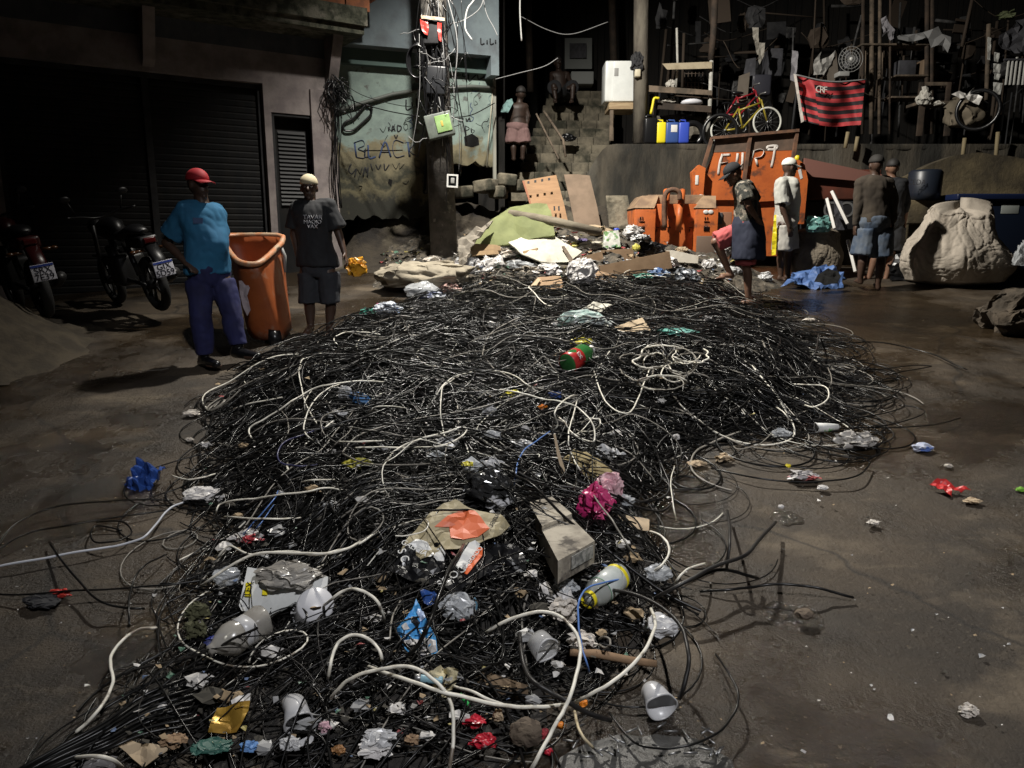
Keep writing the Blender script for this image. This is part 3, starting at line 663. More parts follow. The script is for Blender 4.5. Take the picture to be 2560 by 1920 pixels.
# dark splice box + red item
c1=pp(1092,200,-.28); k=mpp(c1); MB().bbox_(-26*k,22*k,0,.2,-34*k,34*k,.02,0,Matrix.Translation(c1)@Matrix.Rotation(R(4),4,'Y')).thing('splice_box',mat('anthracite',(.02,.021,.024),rough=.35),'matt black cable splice box on the pole above the meter box','splice box')
rb=thing('transformer_box','black box wrapped in torn red plastic at the top of the pole','box',pp(1080,110,-.3))
c1=pp(1082,75,-.3); MB().bbox_(-24*k,22*k,0,.22,-32*k,30*k,.02,0,Matrix.Translation(c1)).build('box',M_dark,rb)
M_redp=mat('red_plastic',(.45,.04,.03),rough=.35)
sheet('wrap','', '',[(1050,48),(1068,46),(1072,70),(1069,88),(1060,84),(1053,70)],M_redp,plane=plane_at(pp(1060,70,-.33),(0,-1,.1)),parent=rb,thick=.004)
sheet('wrap','', '',[(1093,50),(1104,56),(1103,104),(1097,100),(1094,75)],M_redp,plane=plane_at(pp(1100,70,-.33),(0,-1,.1)),parent=rb,thick=.004)
sheet('wrap','', '',[(1052,38),(1112,44),(1112,52),(1053,46)],mat('beige_tape',(.4,.3,.22),rough=.6),plane=plane_at(pp(1080,45,-.34),(0,-1,.1)),parent=rb,thick=.004)
# cable coils on the pole
cc=pp(1044,157,-.2); k=mpp(cc)
mb=MB()
for i in range(5):
    P=[cc+Vector((math.cos(t)*(19+i*1.6)*k,-.02*i,math.sin(t)*(46-i*2)*k)) for t in np.linspace(0,2*math.pi,30)[:-1]]
    mb.tube(P,.011,6,closed=True)
mb.thing('cable_coil',M_blackpl,'black oval cable coil hanging on the left of the pole','cable coil')
# wires down/around pole: countless -> stuff
mb=MB(); rr=random.Random(9)
for i in range(70):
    x0=rr.gauss(1090,24); x1=x0+rr.gauss(0,16)+8; y0=rr.uniform(-60,200); y1=y0+rr.uniform(80,330)
    off=-.19-rr.random()*.07; c=[pp(x0,y0,off),pp((x0+x1)/2+rr.gauss(0,14),(y0+y1)/2,off-.04),pp(x1,y1,off)]
    mb.tube(catmull(c,6),rr.choice((.004,.006,.008)),5,mi=rr.choice((0,0,0,0,0,0,1)))
for i in range(26):
    a0=pp(rr.gauss(1090,25),rr.uniform(60,340),-.25); n=8; P=[a0]
    v=Vector((rr.gauss(0,1),rr.gauss(0,.3),rr.gauss(0,1))).normalized()
    for q in range(n): v=(v+Vector((rr.gauss(0,.5),0,rr.gauss(0,.5)))).normalized(); P.append(P[-1]+v*.06)
    mb.tube(P,.005,5,mi=rr.choice((0,0,1)))
o=mb.thing('tangled_wires',[M_blackpl,mat('grey_wire',(.22,.22,.22),rough=.5)],'tangle of thin service wires clinging to the utility pole','wires',kind='stuff')
# single hanging wires between buildings and pole
def wire(label,pts,r,m,cat='wire',group='overhead service wires',name='service_wire'):
    return MB().tube(catmull([W(a,b,y) for a,b,y in pts],8),r,6).thing(name,m,label,cat,group)
M_gw=MATS['grey_wire']
wire('black wire sagging from the garage corner to the pole at graffiti height',[(828,190,11.3),(870,245,11.2),(960,275,11),(1050,292,10.6)],.008,M_blackpl)
wire('black wire from the pole drooping right to the teal wall corner',[(1125,295,10.6),(1180,287,11.5),(1236,258,12.4)],.008,M_blackpl)
wire('pale wire running from the pole up to the terrace post',[(1238,198,12.3),(1300,182,12.3),(1360,166,12.3),(1395,145,12.3)],.006,M_gw)
wire('thin wire sagging across the dark alley above the stairs',[(1300,40,12.8),(1370,75,12.8),(1430,85,12.8),(1520,55,12.8)],.006,M_gw)
wire('frayed pale cable hanging straight down right of the teal building',[(1301,-40,12.2),(1300,30,12.2),(1304,102,12.2)],.012,mat('pale_wire',(.5,.5,.48),rough=.5))
wire('thin wire from the garage corner crossing the teal wall',[(828,185,11.2),(900,235,11.2),(990,262,11),(1055,268,10.7)],.005,M_blackpl)
wire('loose wire looping right of the pole across the upper storey',[(1125,60,10.8),(1160,50,10.9),(1200,20,10.9),(1215,-30,10.9)],.007,M_gw)
wire('curved white cable looping beside the pole top',[(1180,100,10.9),(1163,70,10.9),(1168,25,10.9),(1185,0,10.9),(1200,-30,10.9)],.011,MATS['pale_wire'])
wire('wire curling down the upper storey right of the pole',[(1205,-30,11),(1215,30,11),(1235,70,11),(1244,90,11)],.006,M_gw)
wire('thin wire running down the teal building corner to the earth',[(1145,290,11.6),(1149,360,11.6),(1147,430,11.6)],.005,M_gw)
# wires at the garage corner
mb=MB(); rr=random.Random(4)
for i in range(26):
    P=[W(830+rr.gauss(0,8),185+rr.uniform(0,20),11.15)]
    for q in range(6): P.append(P[-1]+Vector((rr.gauss(.01,.05),rr.gauss(0,.03),rr.gauss(-.07,.05))))
    mb.tube(catmull(P,3),.006,5)
for i in range(7): x=832+rr.gauss(0,5); mb.tube(catmull([W(x,200,11.2),W(x+rr.gauss(6,5),300,11.2),W(x+rr.gauss(6,4),420,11.2),W(x+14,520,11.2)],5),.007,5)
mb.thing('wire_bundle',M_blackpl,'bundle of black wires running down the corner of the garage building','wires',kind='stuff')
# ================================================================== TERRACE OBJECTS
M_wood=mat('pale_timber',(.42,.32,.19),(.30,.21,.12),5,rough=.8,bump=.003,stretch=(1,1,8)); M_woodd=mat('dark_timber',(.06,.04,.027),(.025,.018,.013),5,rough=.85,bump=.005)
M_wood2=mat('weathered_timber',(.16,.12,.085),(.07,.055,.04),6,rough=.85,bump=.004)
M_wp=MATS['white_plastic']; M_gp=MATS['grey_plastic']; M_chrome=MATS['dull_steel']
def RB(x0,y0,x1,y1,Y): a=W(x0,y0,Y); b=W(x1,y1,Y); return a.x,b.x,b.z,a.z
def fb(mb,x0,y0,x1,y1,Y,d,b=.008,mi=0): a=RB(x0,y0,x1,y1,Y); return mb.bbox_(a[0],a[1],Y,Y+d,a[2],a[3],b,mi)
def post(x0,y0,x1,y1,Y,r,name,m,label,cat,group=None,parent=None,n=10):
    mb=MB().tube([W(x0,y0,Y),W((x0+x1)/2,(y0+y1)/2,Y),W(x1,y1,Y)],r,n)
    return mb.build(name,m,parent) if parent else mb.thing(name,m,label,cat,group)
fr_=thing('small_fridge','small white fridge standing on a rough wooden table at the head of the terrace','fridge',W(1555,255,13.4))
fb(MB(),1514,151,1590,254,13.4,.5,.03).build('cabinet',mat('enamel_white',(.75,.77,.75),(.62,.64,.62),2,rough=.3),fr_)
fb(MB(),1534,152,1590,253,13.37,.03,.012).build('door',MATS['enamel_white'],fr_)
fb(MB(),1536,170,1546,190,13.365,.004,.001).build('sticker',M_gp,fr_)
tb=thing('wooden_table','rough pale wooden table under the small fridge','table',W(1560,330,13.4))
fb(MB(),1523,256,1592,273,13.3,.62,.006).build('tabletop',M_wood,tb)
for x,Y in ((1528,13.32),(1588,13.32),(1530,13.85),(1588,13.85)): fb(MB(),x-3,273,x+4,352,Y,.05,.004).build('leg',M_wood2,tb)
post(1604,-60,1600,358,13.0,.12,'timber_post',mat('bark_post',(.13,.115,.09),(.06,.05,.04),5,rough=.9,bump=.01,stretch=(1,1,.3)),'thick dark round post right of the small fridge','post')
blob('cloth_bundle','black cloth bundle tied to the thick post beside the fridge','cloth',1578,118,1608,172,M_dark,Y=12.85,amp=.5,seed=3)
fb(MB(),1588,172,1602,192,12.82,.12,.02).thing('paint_tin',mat('cream_tin',(.5,.45,.33),rough=.5),'small cream tin hung on the thick post','tin')
# work bench frame
bf=thing('shelf_frame','open timber shelf frame with three boards behind the blue canisters','shelf',W(1700,358,13.1))
MB().tube([W(1692,70,13.2),W(1694,160,13.2),W(1690,218,13.2)],.02,6).build('post',mat('white_batten',(.45,.44,.40),(.3,.29,.26),9,rough=.8),bf)
MB().tube([W(1788,-20,13.1),W(1784,80,13.1),W(1778,150,13.1)],.055,8).build('post',M_woodd,bf)
MB().tube([W(1779,150,13.1),W(1775,260,13.1),W(1768,356,13.1)],.035,6).build('post',MATS['white_batten'],bf)
mb=MB(); mb.hexa([W(1668,174,13),W(1780,171,13),W(1780,171,13.1),W(1668,174,13.1),W(1655,159,13),W(1780,154,13),W(1780,154,13.1),W(1655,159,13.1)]); mb.build('board',mat('beige_board',(.38,.32,.22),(.28,.23,.15),7,rough=.8),bf)
mb=MB(); mb.hexa([W(1620,229,13),W(1780,238,13),W(1780,238,13.5),W(1620,229,13.5),W(1620,213,13),W(1780,226,13),W(1780,226,13.5),W(1620,213,13.5)]); mb.build('board',M_wood2,bf)
mb=MB(); mb.hexa([W(1640,272,13),W(1778,281,13),W(1778,281,13.5),W(1640,272,13.5),W(1640,256,13),W(1778,265,13),W(1778,265,13.5),W(1640,256,13.5)]); mb.build('board',M_woodd,bf)
for x,yy in ((1628,234),(1768,284)): fb(MB(),x-4,yy,x+4,357,13.15,.06,.004).build('leg',M_woodd,bf)
p=W(1729,256,13.2); MB().ell(p,(.19,.14,.07),zmin=-.6).thing('wash_basin',mat('basin_white',(.62,.62,.66),rough=.4),'upturned white basin on the lowest shelf board','basin')
blob('rag','pale crumpled rag on the shelf left of the white basin','rag',1650,240,1688,258,mat('rag_grey',(.4,.38,.34),rough=.9),Y=13.2,seed=8,amp=.5)
blob('rag','small white bundle on the middle shelf board','rag',1665,194,1690,218,MATS['rag_grey'],Y=13.2,seed=9,amp=.5)
# lattice basket
mb=MB()
for i in range(6): mb.tube([W(1712+i*9,180,13.4),W(1710+i*9,222,13.4)],.008,5)
for j in range(4): mb.tube([W(1710,184+j*11,13.4),W(1760,184+j*11,13.4)],.008,5)
mb.thing('wire_rack',M_woodd,'dark open wire rack standing on the middle shelf board','rack')
# canisters
def jug(label,x0,y0,x1,y1,m,Y,lb=None):
    a=RB(x0,y0,x1,y1,Y); w=a[1]-a[0]; h=a[3]-a[2]
    t=thing('jerrycan',label,'canister',((a[0]+a[1])/2,Y+.12,a[2]),'canisters on the retaining wall')
    mb=MB().bbox_(a[0],a[1],Y,Y+.26,a[2],a[2]+h*.86,.03)
    mb.build('body',m,t)
    mb=MB().tube([Vector((a[0]+w*.25,Y+.13,a[2]+h*.82)),Vector((a[0]+w*.3,Y+.13,a[2]+h*.97)),Vector((a[0]+w*.7,Y+.13,a[2]+h*.97)),Vector((a[0]+w*.8,Y+.13,a[2]+h*.82))],.016,7); mb.build('handle',m,t)
    MB().tube([Vector((a[0]+w*.15,Y+.06,a[2]+h*.84)),Vector((a[0]+w*.15,Y+.06,a[2]+h*.95))],.025,10).build('cap',M_blackpl,t)
    if lb: fb(MB(),*lb,Y-.004,.004,.001).build('label',M_wp,t)
    return t
jug('tall black canister at the left end of the row on the retaining wall',1613,283,1643,358,M_blackpl,12.72)
jug('yellow canister between the black one and the blue pair',1643,296,1665,358,mat('yellow_hdpe',(.72,.60,.02),rough=.4),12.72)
jug('blue canister with a white label next to the yellow one',1666,296,1697,358,mat('blue_hdpe',(.035,.075,.24),rough=.4),12.72,(1678,312,1693,330))
jug('plain bright blue canister at the right end of the row',1698,296,1723,358,mat('blue_hdpe2',(.035,.07,.42),rough=.4),12.72)
MB().tube(catmull([W(1627,285,12.9),W(1632,262,12.9),W(1636,246,12.9),W(1648,246,12.9)],4),.022,7).thing('yellow_hose',MATS['yellow_hdpe'],'bent yellow plastic hose sticking up behind the black canister','hose')
MB().torus(W(1730,335,13.0),(0,1,.1),.17,.05,28,8).thing('tyre',M_blackpl,'old black tyre leaning behind the blue canisters','tyre')
sheet('tarpaulin','grey tarpaulin draped under the shelf frame behind the canisters','tarpaulin',[(1640,290),(1700,285),(1768,292),(1768,352),(1700,356),(1640,356)],mat('grey_tarp',(.12,.105,.08),(.08,.07,.055),6,rough=.8),Y=13.25,n=(0,-1,.1),amp=.06)
# bicycles
def bike(label,c1,c2,Y,Rw,mf,mt,fork=None):
    a=W(*c1,Y); b=W(*c2,Y); t=thing('bicycle',label,'bicycle',((a+b)/2-Vector((0,0,Rw))),'bicycles on the terrace')
    for c in (a,b):
        w=MB().torus(c,(0,1,0),Rw,.017,32,8).build('wheel',mt,t)
        mb=MB(); [mb.tube([c,c+Vector((math.cos(q),0,math.sin(q)))*Rw],.0025,4) for q in np.linspace(0,2*math.pi,15)[:-1]]; mb.tube([c-Vector((0,.04,0)),c+Vector((0,.04,0))],.02,8); mb.build('spokes',M_chrome,w)
    d=(b-a).normalized(); L=(b-a).length; u=Vector((0,0,1))
    bb=a+d*L*.42-u*.02; seat=a+d*L*.30+u*Rw*1.35; head=a+d*L*.82+u*Rw*1.45; hb=head+u*Rw*.45-d*.04
    mb=MB()
    for p,q in ((a,bb),(a,seat),(bb,seat),(bb,head-u*.08),(seat-u*.03,head),(head+u*.05,b),(head,hb)): mb.tube([p,q],.016,8)
    mb.build('frame',mf,t)
    MB().ell(seat+u*.06,(.11,.055,.03)).build('saddle',M_blackpl,t)
    MB().tube(catmull([hb+Vector((.05,-.22,.03)),hb+Vector((-.02,-.12,.02)),hb,hb+Vector((-.02,.12,.02)),hb+Vector((.05,.22,.03))],4),.012,7).build('handlebar',M_chrome,t)
    MB().torus(bb,(0,1,0),.06,.008,16,5).build('chainring',M_chrome,t)
    return t
bike('yellow bicycle with a white-tyred front wheel at the edge of the terrace',(1812,326),(1918,305),13.0,.225,mat('yellow_paint',(.28,.22,.03),rough=.3),mat('white_tyre',(.55,.55,.5),rough=.6))
bike('red bicycle leaning behind the yellow one',(1815,288),(1900,275),13.4,.2,mat('red_paint',(.24,.012,.02),rough=.3),M_blackpl)
MB().torus(W(1800,330,12.9),(.2,1,0),.27,.03,28,8).thing('old_tyre',M_blackpl,'loose black bicycle tyre left of the yellow bicycle','tyre')
# flag
def flag():
    P=[(1990,188),(2075,207),(2163,201),(2153,313),(2085,317),(2012,306)]
    t=thing('striped_flag','large red and black striped flag with a white monogram hung over the terrace edge','flag',W(2080,315,12.5))
    nx,ny=44,33; vs=[]
    top=catmull([Vector((x,y,0)) for x,y in ((1988,186),(2030,200),(2075,207),(2120,206),(2163,200))],11); bot=catmull([Vector((x,y,0)) for x,y in ((2008,302),(2045,312),(2085,317),(2120,314),(2152,312))],11)
    for i in range(nx+1):
        for j in range(ny+1):
            p=top[i].lerp(bot[i],j/ny); u=i/nx; v=j/ny
            dy=.05*math.sin(u*9+v*2)+.03*math.sin(u*21-v*5)+.04*noise.noise(Vector((u*5,v*4,0)))*1.5
            vs.append(W(p.x,p.y,12.5+dy))
    fs=[];mi=[]
    mb=MB()
    def idx(i,j): return i*(ny+1)+j
    base=mb.v; mb.add(vs,[])
    for i in range(nx):
        for j in range(ny):
            sh=3 if i<nx*.27 else (2 if i<nx*.6 else 0)
            s_=((j*11+ (sh*4))//ny)%2
            if i<12 and j<12 and i>3: s_=0 if j>1 else s_
            mb.f.append([idx(i,j),idx(i+1,j),idx(i+1,j+1),idx(i,j+1)]); mb.m.append(0 if s_==0 else 1); mb.sm.append(True)
    mb.build('cloth',[mat('flag_red',(.42,.035,.04),(.33,.03,.035),9,rough=.75),mat('flag_black',(.012,.008,.010),rough=.75)],t)
    M_wh=mat('flag_white',(.6,.55,.5),rough=.8)
    sheet('hem','','',[(1984,184),(1991,187),(2010,303),(2003,307)],M_wh,plane=plane_at(W(2000,245,12.42),(0,-1,0)),parent=t,amp=.01)
    s=W(2054,225,12.38); k=mpp(s)
    for ch,dx,dz in (('C',-7,2),('R',1,0),('F',8,-1)):
        text(t,ch,fmat((1,0,0),(0,0,1),(0,-1,0),s+Vector((dx*k,-.002*dx,dz*k))),22*k,M_wh,'monogram',.002)
    return t
flag()
MB().tube(catmull([W(1985,186,12.5),W(2075,204,12.5),W(2166,199,12.5)],6),.012,6).thing('flag_line',M_gw,'cord from which the striped flag hangs','cord')
# fan
f=thing('pedestal_fan','grey wire-caged fan head above the flag','fan',W(2127,190,13.2))
c=W(2127,148,13.2); k=mpp(c)
mb=MB(); 
for q in (1,.75,.5,.28): mb.torus(c+Vector((0,-.03*(1-q),0)),(0,1,0),30*k*q,.005,32,5)
for a in np.linspace(0,2*math.pi,19)[:-1]: mb.tube([c+Vector((0,-.03,0)),c+Vector((math.cos(a),0,math.sin(a)))*30*k],.0025,4)
mb.build('cage',M_gp,f)
mb=MB()
for a in (0,2.09,4.19): mb.ell(c+Vector((math.cos(a),.3,math.sin(a)))*12*k,(12*k,.004,8*k),Matrix.Rotation(-a,3,'Y'))
mb.build('blades',mat('fan_blade',(.14,.14,.15),rough=.4),f); MB().ell(c,(6*k,.04,6*k)).build('hub',M_wp,f)
fb(MB(),2098,178,2124,190,13.15,.2,.01).build('base',M_gp,f)
# assorted junk on the terrace
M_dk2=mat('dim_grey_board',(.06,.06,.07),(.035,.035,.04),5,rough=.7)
def panel(name,label,cat,poly,m,Y,n=(0,-1,.08),th=.02,amp=.005,group=None): return sheet(name,label,cat,poly,m,amp=amp,thick=th,n=n,Y=Y,group=group,res=8)
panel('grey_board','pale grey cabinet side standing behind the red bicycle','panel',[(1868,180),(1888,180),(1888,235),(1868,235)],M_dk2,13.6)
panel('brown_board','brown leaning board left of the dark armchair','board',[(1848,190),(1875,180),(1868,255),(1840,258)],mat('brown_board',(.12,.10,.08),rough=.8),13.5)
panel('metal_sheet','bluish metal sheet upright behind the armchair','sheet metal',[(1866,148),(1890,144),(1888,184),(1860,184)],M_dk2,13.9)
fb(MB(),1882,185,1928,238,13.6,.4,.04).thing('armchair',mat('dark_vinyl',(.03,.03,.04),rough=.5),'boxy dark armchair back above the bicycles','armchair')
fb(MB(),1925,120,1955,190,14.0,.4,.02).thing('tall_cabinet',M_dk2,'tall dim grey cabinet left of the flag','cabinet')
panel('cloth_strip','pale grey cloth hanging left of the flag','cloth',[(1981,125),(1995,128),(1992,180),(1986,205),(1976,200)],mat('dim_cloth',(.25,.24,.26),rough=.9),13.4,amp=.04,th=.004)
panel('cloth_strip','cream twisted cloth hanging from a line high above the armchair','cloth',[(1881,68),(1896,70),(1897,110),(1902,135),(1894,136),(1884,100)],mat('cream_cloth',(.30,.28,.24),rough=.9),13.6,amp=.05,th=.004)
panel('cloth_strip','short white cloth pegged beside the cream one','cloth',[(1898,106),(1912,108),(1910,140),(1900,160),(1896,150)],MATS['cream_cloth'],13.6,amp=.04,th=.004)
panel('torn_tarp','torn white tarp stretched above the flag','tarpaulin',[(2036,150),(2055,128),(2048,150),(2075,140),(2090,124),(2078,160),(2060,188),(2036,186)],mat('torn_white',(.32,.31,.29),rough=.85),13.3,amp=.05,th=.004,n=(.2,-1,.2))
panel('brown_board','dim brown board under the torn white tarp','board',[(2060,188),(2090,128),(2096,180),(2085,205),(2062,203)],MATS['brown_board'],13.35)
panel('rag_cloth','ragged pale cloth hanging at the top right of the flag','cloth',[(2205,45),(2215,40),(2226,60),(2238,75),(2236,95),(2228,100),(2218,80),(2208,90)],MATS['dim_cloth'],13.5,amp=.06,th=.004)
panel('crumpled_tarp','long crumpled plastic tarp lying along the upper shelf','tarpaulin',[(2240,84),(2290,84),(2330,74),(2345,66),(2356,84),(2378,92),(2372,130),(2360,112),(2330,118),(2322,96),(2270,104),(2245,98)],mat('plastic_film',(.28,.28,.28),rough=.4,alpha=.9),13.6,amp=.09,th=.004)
mb=MB(); 
for (a,b_) in (((2155,112),(2330,108)),((2240,192),(2322,186)),((2228,255),(2320,240))): mb.bbox_(W(*a,13.7).x,W(*b_,13.7).x,13.7,14.1,W(*b_,13.7).z-.03,W(*b_,13.7).z,.005)
junk=thing('storage_rack','dim improvised timber rack of poles and planks right of the fan','rack',W(2240,330,13.7))
mb.build('shelf',M_wood2,junk)
for x in (2158,2180,2200,2226,2318,2330): MB().tube([W(x,-30,13.75),W(x-2,335,13.75)],.02+.01*(x%3),6).build('post',M_woodd if x%4 else M_wood2,junk)
for i in range(9):
    x=2165+i*7; MB().tube([W(x,118,13.9),W(x-2,200,13.9)],.012,5).build('slat',M_wood2,junk)
rr=random.Random(12)
fb(MB(),2310,148,2338,190,13.8,.3,.02).thing('brown_box',mat('brown_carton',(.16,.11,.07),rough=.8),'brown carton on the middle rack shelf','box')
fb(MB(),2248,150,2290,189,13.85,.3,.02).thing('crate',M_dk2,'dark grey crate on the middle rack shelf','crate')
rs=random.Random(44); mb=MB(); M_c1=mat('clutter_grey',(.08,.078,.078),(.03,.03,.03),9,rough=.8); M_c2=mat('clutter_brown',(.05,.035,.024),rough=.85)
for q in range(150):   # poles, laths, strips and bundles crowding the back of the terrace
    x=rs.uniform(1640,2600); y_=rs.uniform(-20,250); Y=rs.uniform(13.9,15.8); k=rs.random()
    p=W(x,y_,Y); mi=rs.choice((0,1,1,2))
    if k<.35: mb.tube([p,p+Vector((rs.uniform(-.12,.12),0,-rs.uniform(.4,1.8)))],rs.uniform(.01,.03),5,mi)
    elif k<.5: mb.tube([p,p+Vector((rs.uniform(.4,1.3),rs.uniform(-.1,.1),rs.uniform(-.12,.12)))],rs.uniform(.01,.03),5,mi)
    elif k<.75: crumple(p,rs.uniform(.06,.22),.08,rs.uniform(.08,.3),2,.7,q,2.2,mb=mb); mb.m[-len(ICO[2][1]):]=[mi]*len(ICO[2][1])
    elif k<.9: w_,h_=rs.uniform(.1,.4),rs.uniform(.15,.5); mb.box(-w_/2,w_/2,0,.03,-h_/2,h_/2,mi,Matrix.Translation(p)@Matrix.Rotation(rs.uniform(-.3,.3),4,'Y'))
    else: mb.tube(catmull([p,p+Vector((rs.uniform(.3,.8),0,-rs.uniform(.1,.5))),p+Vector((rs.uniform(.9,1.8),0,rs.uniform(-.2,.2)))],5),.008,5,mi)
mb.thing('hanging_clutter',[M_c1,M_c2,M_dark],'dense dim clutter of poles, strips and bundles hanging at the back of the terrace','clutter',kind='stuff')
# chair
ch=thing('wooden_chair','dim wooden chair with a white cloth over its back right of the flag','chair',W(2330,330,13.3))
fb(MB(),2300,252,2375,260,13.2,.45,.006).build('seat',M_wood2,ch)
for x,Y in ((2303,13.2),(2372,13.2),(2303,13.6),(2372,13.6)): fb(MB(),x-3,260,x+3,340,Y,.04,.004).build('leg',M_woodd,ch)
for x in (2303,2372): fb(MB(),x-3,205,x+3,252,13.6,.04,.004).build('back_post',M_woodd,ch)
fb(MB(),2303,205,2372,214,13.61,.03,.004).build('back_rail',M_wood2,ch)
blob('cloth','white cloth bunched on the wooden chair seat','cloth',2294,205,2330,258,mat('white_cloth',(.5,.48,.43),rough=.9),Y=13.15,seed=13,amp=.7)
blob('cloth','small white cloth pile at the right of the chair seat','cloth',2335,248,2362,262,MATS['white_cloth'],Y=13.15,seed=14,amp=.7)
blob('woven_sack','bulky pale woven sack on the terrace right of the wooden chair','sack',2368,218,2462,310,mat('dim_sack',(.17,.14,.10),(.12,.10,.07),4,rough=.85),Y=13.0,seed=15,amp=.35,smooth=True)
panel('plastic_bag','white plastic sheet on top of the bulky woven sack','plastic',[(2380,235),(2400,226),(2420,236),(2432,220),(2452,244),(2448,262),(2425,250),(2400,246)],mat('bag_white',(.6,.58,.55),rough=.4),12.75,amp=.08,th=.004)
MB().torus(W(2445,275,12.7),(.7,1,0),.3,.03,28,8).thing('old_tyre',M_blackpl,'black tyre leaning on the bulky woven sack','tyre')
# white slats at right
gs=thing('balcony_railing','white barred railing at the top right, partly in shade','railing',W(2515,215,13.2))
for i,x in enumerate((2520,2530,2540,2551,2562,2573)): MB().bbox_(W(x,160,13.2).x,W(x+4,160,13.2).x,13.2,13.23,W(x,212,13.2).z,W(x,150-(i%3)*4,13.2).z,.004).build('bar',mat('white_railing',(.5,.5,.47),rough=.6),gs)
fb(MB(),2512,146,2600,151,13.19,.04,.004).build('rail',M_dk2,gs)
for i,(y0,y1,w) in enumerate(((95,160,7),(130,155,12),(158,182,18),(182,200,14),(205,236,22))):
    panel('painted_offcut',('narrow white strip at the top of the pale scrap column','small pale scrap second from the top of the scrap column','square white scrap halfway up the scrap column','round pale scrap below the square one in the column','large white scrap at the foot of the column')[i],'scrap',[(2492-w/2+i,y0),(2492+w/2+i,y0+3),(2490+w/2,y1),(2490-w/3,y1-2)] if i else [(2470,92),(2478,95),(2476,150),(2470,148)],MATS['white_railing'],13.3,amp=.02,th=.01,group='pale scraps hung on the far right post')
post(2472,60,2466,250,13.4,.035,'timber_post',M_wood2,'thin pale post at the far right of the terrace','post')
panel('hanging_bag','dim grey bag hanging at the top right corner','bag',[(2500,88),(2530,70),(2545,48),(2570,45),(2570,140),(2520,130),(2498,110)],M_dk2,13.3,amp=.1,th=.01)
blob('foliage_clump','small lit clump of leaves at the top right','plant',2495,20,2540,45,mat('dim_leaf',(.12,.14,.07),rough=.7),Y=13.5,seed=17,amp=1.1,sub=3)
# undercroft props below terrace right
for i,(x0,y0,x1,y1) in enumerate(((2120,330,2113,370),(2144,342,2138,378),(2495,330,2488,412),(2412,345,2405,405))):
    post(x0,y0,x1,y1,12.4,.03,'prop_post',mat('ochre_post',(.20,.16,.09),rough=.8),('left short ochre prop under the flag','right short ochre prop under the flag','ochre prop at the far right under the terrace','dark prop between the sack and the barrel')[i],'post','props under the terrace')
# alley furniture : poster board, white chest
panel('poster_board','pale poster board with a dark printed picture at the top of the stairs','poster',[(1412,95),(1480,95),(1480,172),(1412,172)],mat('poster_pale',(.20,.21,.20),rough=.8),16.2,n=(0,-1,0))
pb=bpy.context.scene.objects['poster_board']
sheet('printed_picture','','',[(1424,108),(1466,108),(1466,145),(1424,145)],M_dk2,plane=plane_at(W(1446,126,16.15),(0,-1,0)),parent=pb)
fb(MB(),1428,178,1484,210,16,.6,.02).thing('foam_chest',mat('foam_grey',(.28,.29,.28),rough=.8),'pale chest at the top of the stairs behind the seated man','chest')
blob('black_bag','black rubbish bag slumped on the upper steps','bag',1403,328,1440,351,M_blackpl,Y=14.0,seed=21,amp=.4)
MB().tube([W(1360,278,13.4),W(1385,315,13.2),W(1408,350,13.0),W(1414,392,12.9)],.022,6).thing('handrail',M_wood2,'crooked wooden handrail leaning on the right of the lower steps','handrail')
MB().box(0,.025,-.03,.03,0,.8,0,Matrix.Translation(W(1395,398,12.8))@Matrix.Rotation(R(-28),4,'Y')).thing('plank',M_wood2,'short plank lying against the wooden handrail','plank')
for i,x in enumerate((1318,1528)):
    post(x,-60,x+8,(230,200)[i],15.5,.07,'timber_post',M_woodd,('tall dark post left of the poster board','tall dark post between the poster board and the fridge')[i],'post')
# ================================================================== CONTAINERS
M_or=mat('orange_paint',(.52,.13,.03),(.40,.095,.025),3,rough=.5,bump=.003,bscale=25,c3=(.14,.055,.03),s3=6,thr3=(.54,.66)); M_rust=mat('rusty_edge',(.16,.08,.045),(.08,.045,.03),9,rough=.85,bump=.004)
M_lid=mat('dirty_lid',(.30,.20,.12),(.17,.11,.07),5,rough=.8,bump=.004)
cb=thing('waste_skip','small orange steel waste skip with lifting arms in front of the compactor','skip',W(1700,640,11.1))
YK=11.1; BK=.85
def fbox3(mb,x0,y0,x1,y1,Y,d,mi=0): a=RB(x0,y0,x1,y1,Y); return mb.bbox_(a[0],a[1],Y,Y+d,a[2],a[3],.008,mi)
mb=MB(); fbox3(mb,1632,510,1742,650,YK+.10,BK-.1); mb.build('body',M_or,cb)
for x0,x1 in ((1587,1634),(1740,1788)):
    fbox3(MB(),x0,522,x1,690,YK,BK).build('side_column',M_or,cb)
    mb=MB(); k=mpp(W(1700,520,YK)); a=W(x0-2,520,YK-.01); b=W(x1+2,520,YK-.01); 
    t0=W(x0+16,490,YK+.3); t1=W(x1-2 if x0>1700 else x1+10,490,YK+.3)
    mb.hexa([a,b,Vector((b.x,YK+BK,b.z)),Vector((a.x,YK+BK,a.z)),Vector((t0.x,YK+.22,t0.z)),Vector((t1.x,YK+.22,t1.z)),Vector((t1.x,YK+BK,t1.z)),Vector((t0.x,YK+BK,t0.z))]); mb.build('hopper_lid',M_lid,cb)
fbox3(MB(),1620,487,1760,510,YK+.24,BK-.3).build('top_beam',M_lid,cb)
fbox3(MB(),1788,530,1822,690,YK+.12,BK).build('end_wall',mat('white_sign_wall',(.25,.12,.07),rough=.6),cb)
fbox3(MB(),1790,532,1806,560,YK+.10,.012).build('notice_plate',M_dk2,cb)
MB().tube(catmull([W(*p,YK-.12) for p in ((1662,570),(1660,520),(1664,485),(1680,474),(1697,480),(1700,500))],5),.035,8).build('lifting_arm',M_rust,cb)
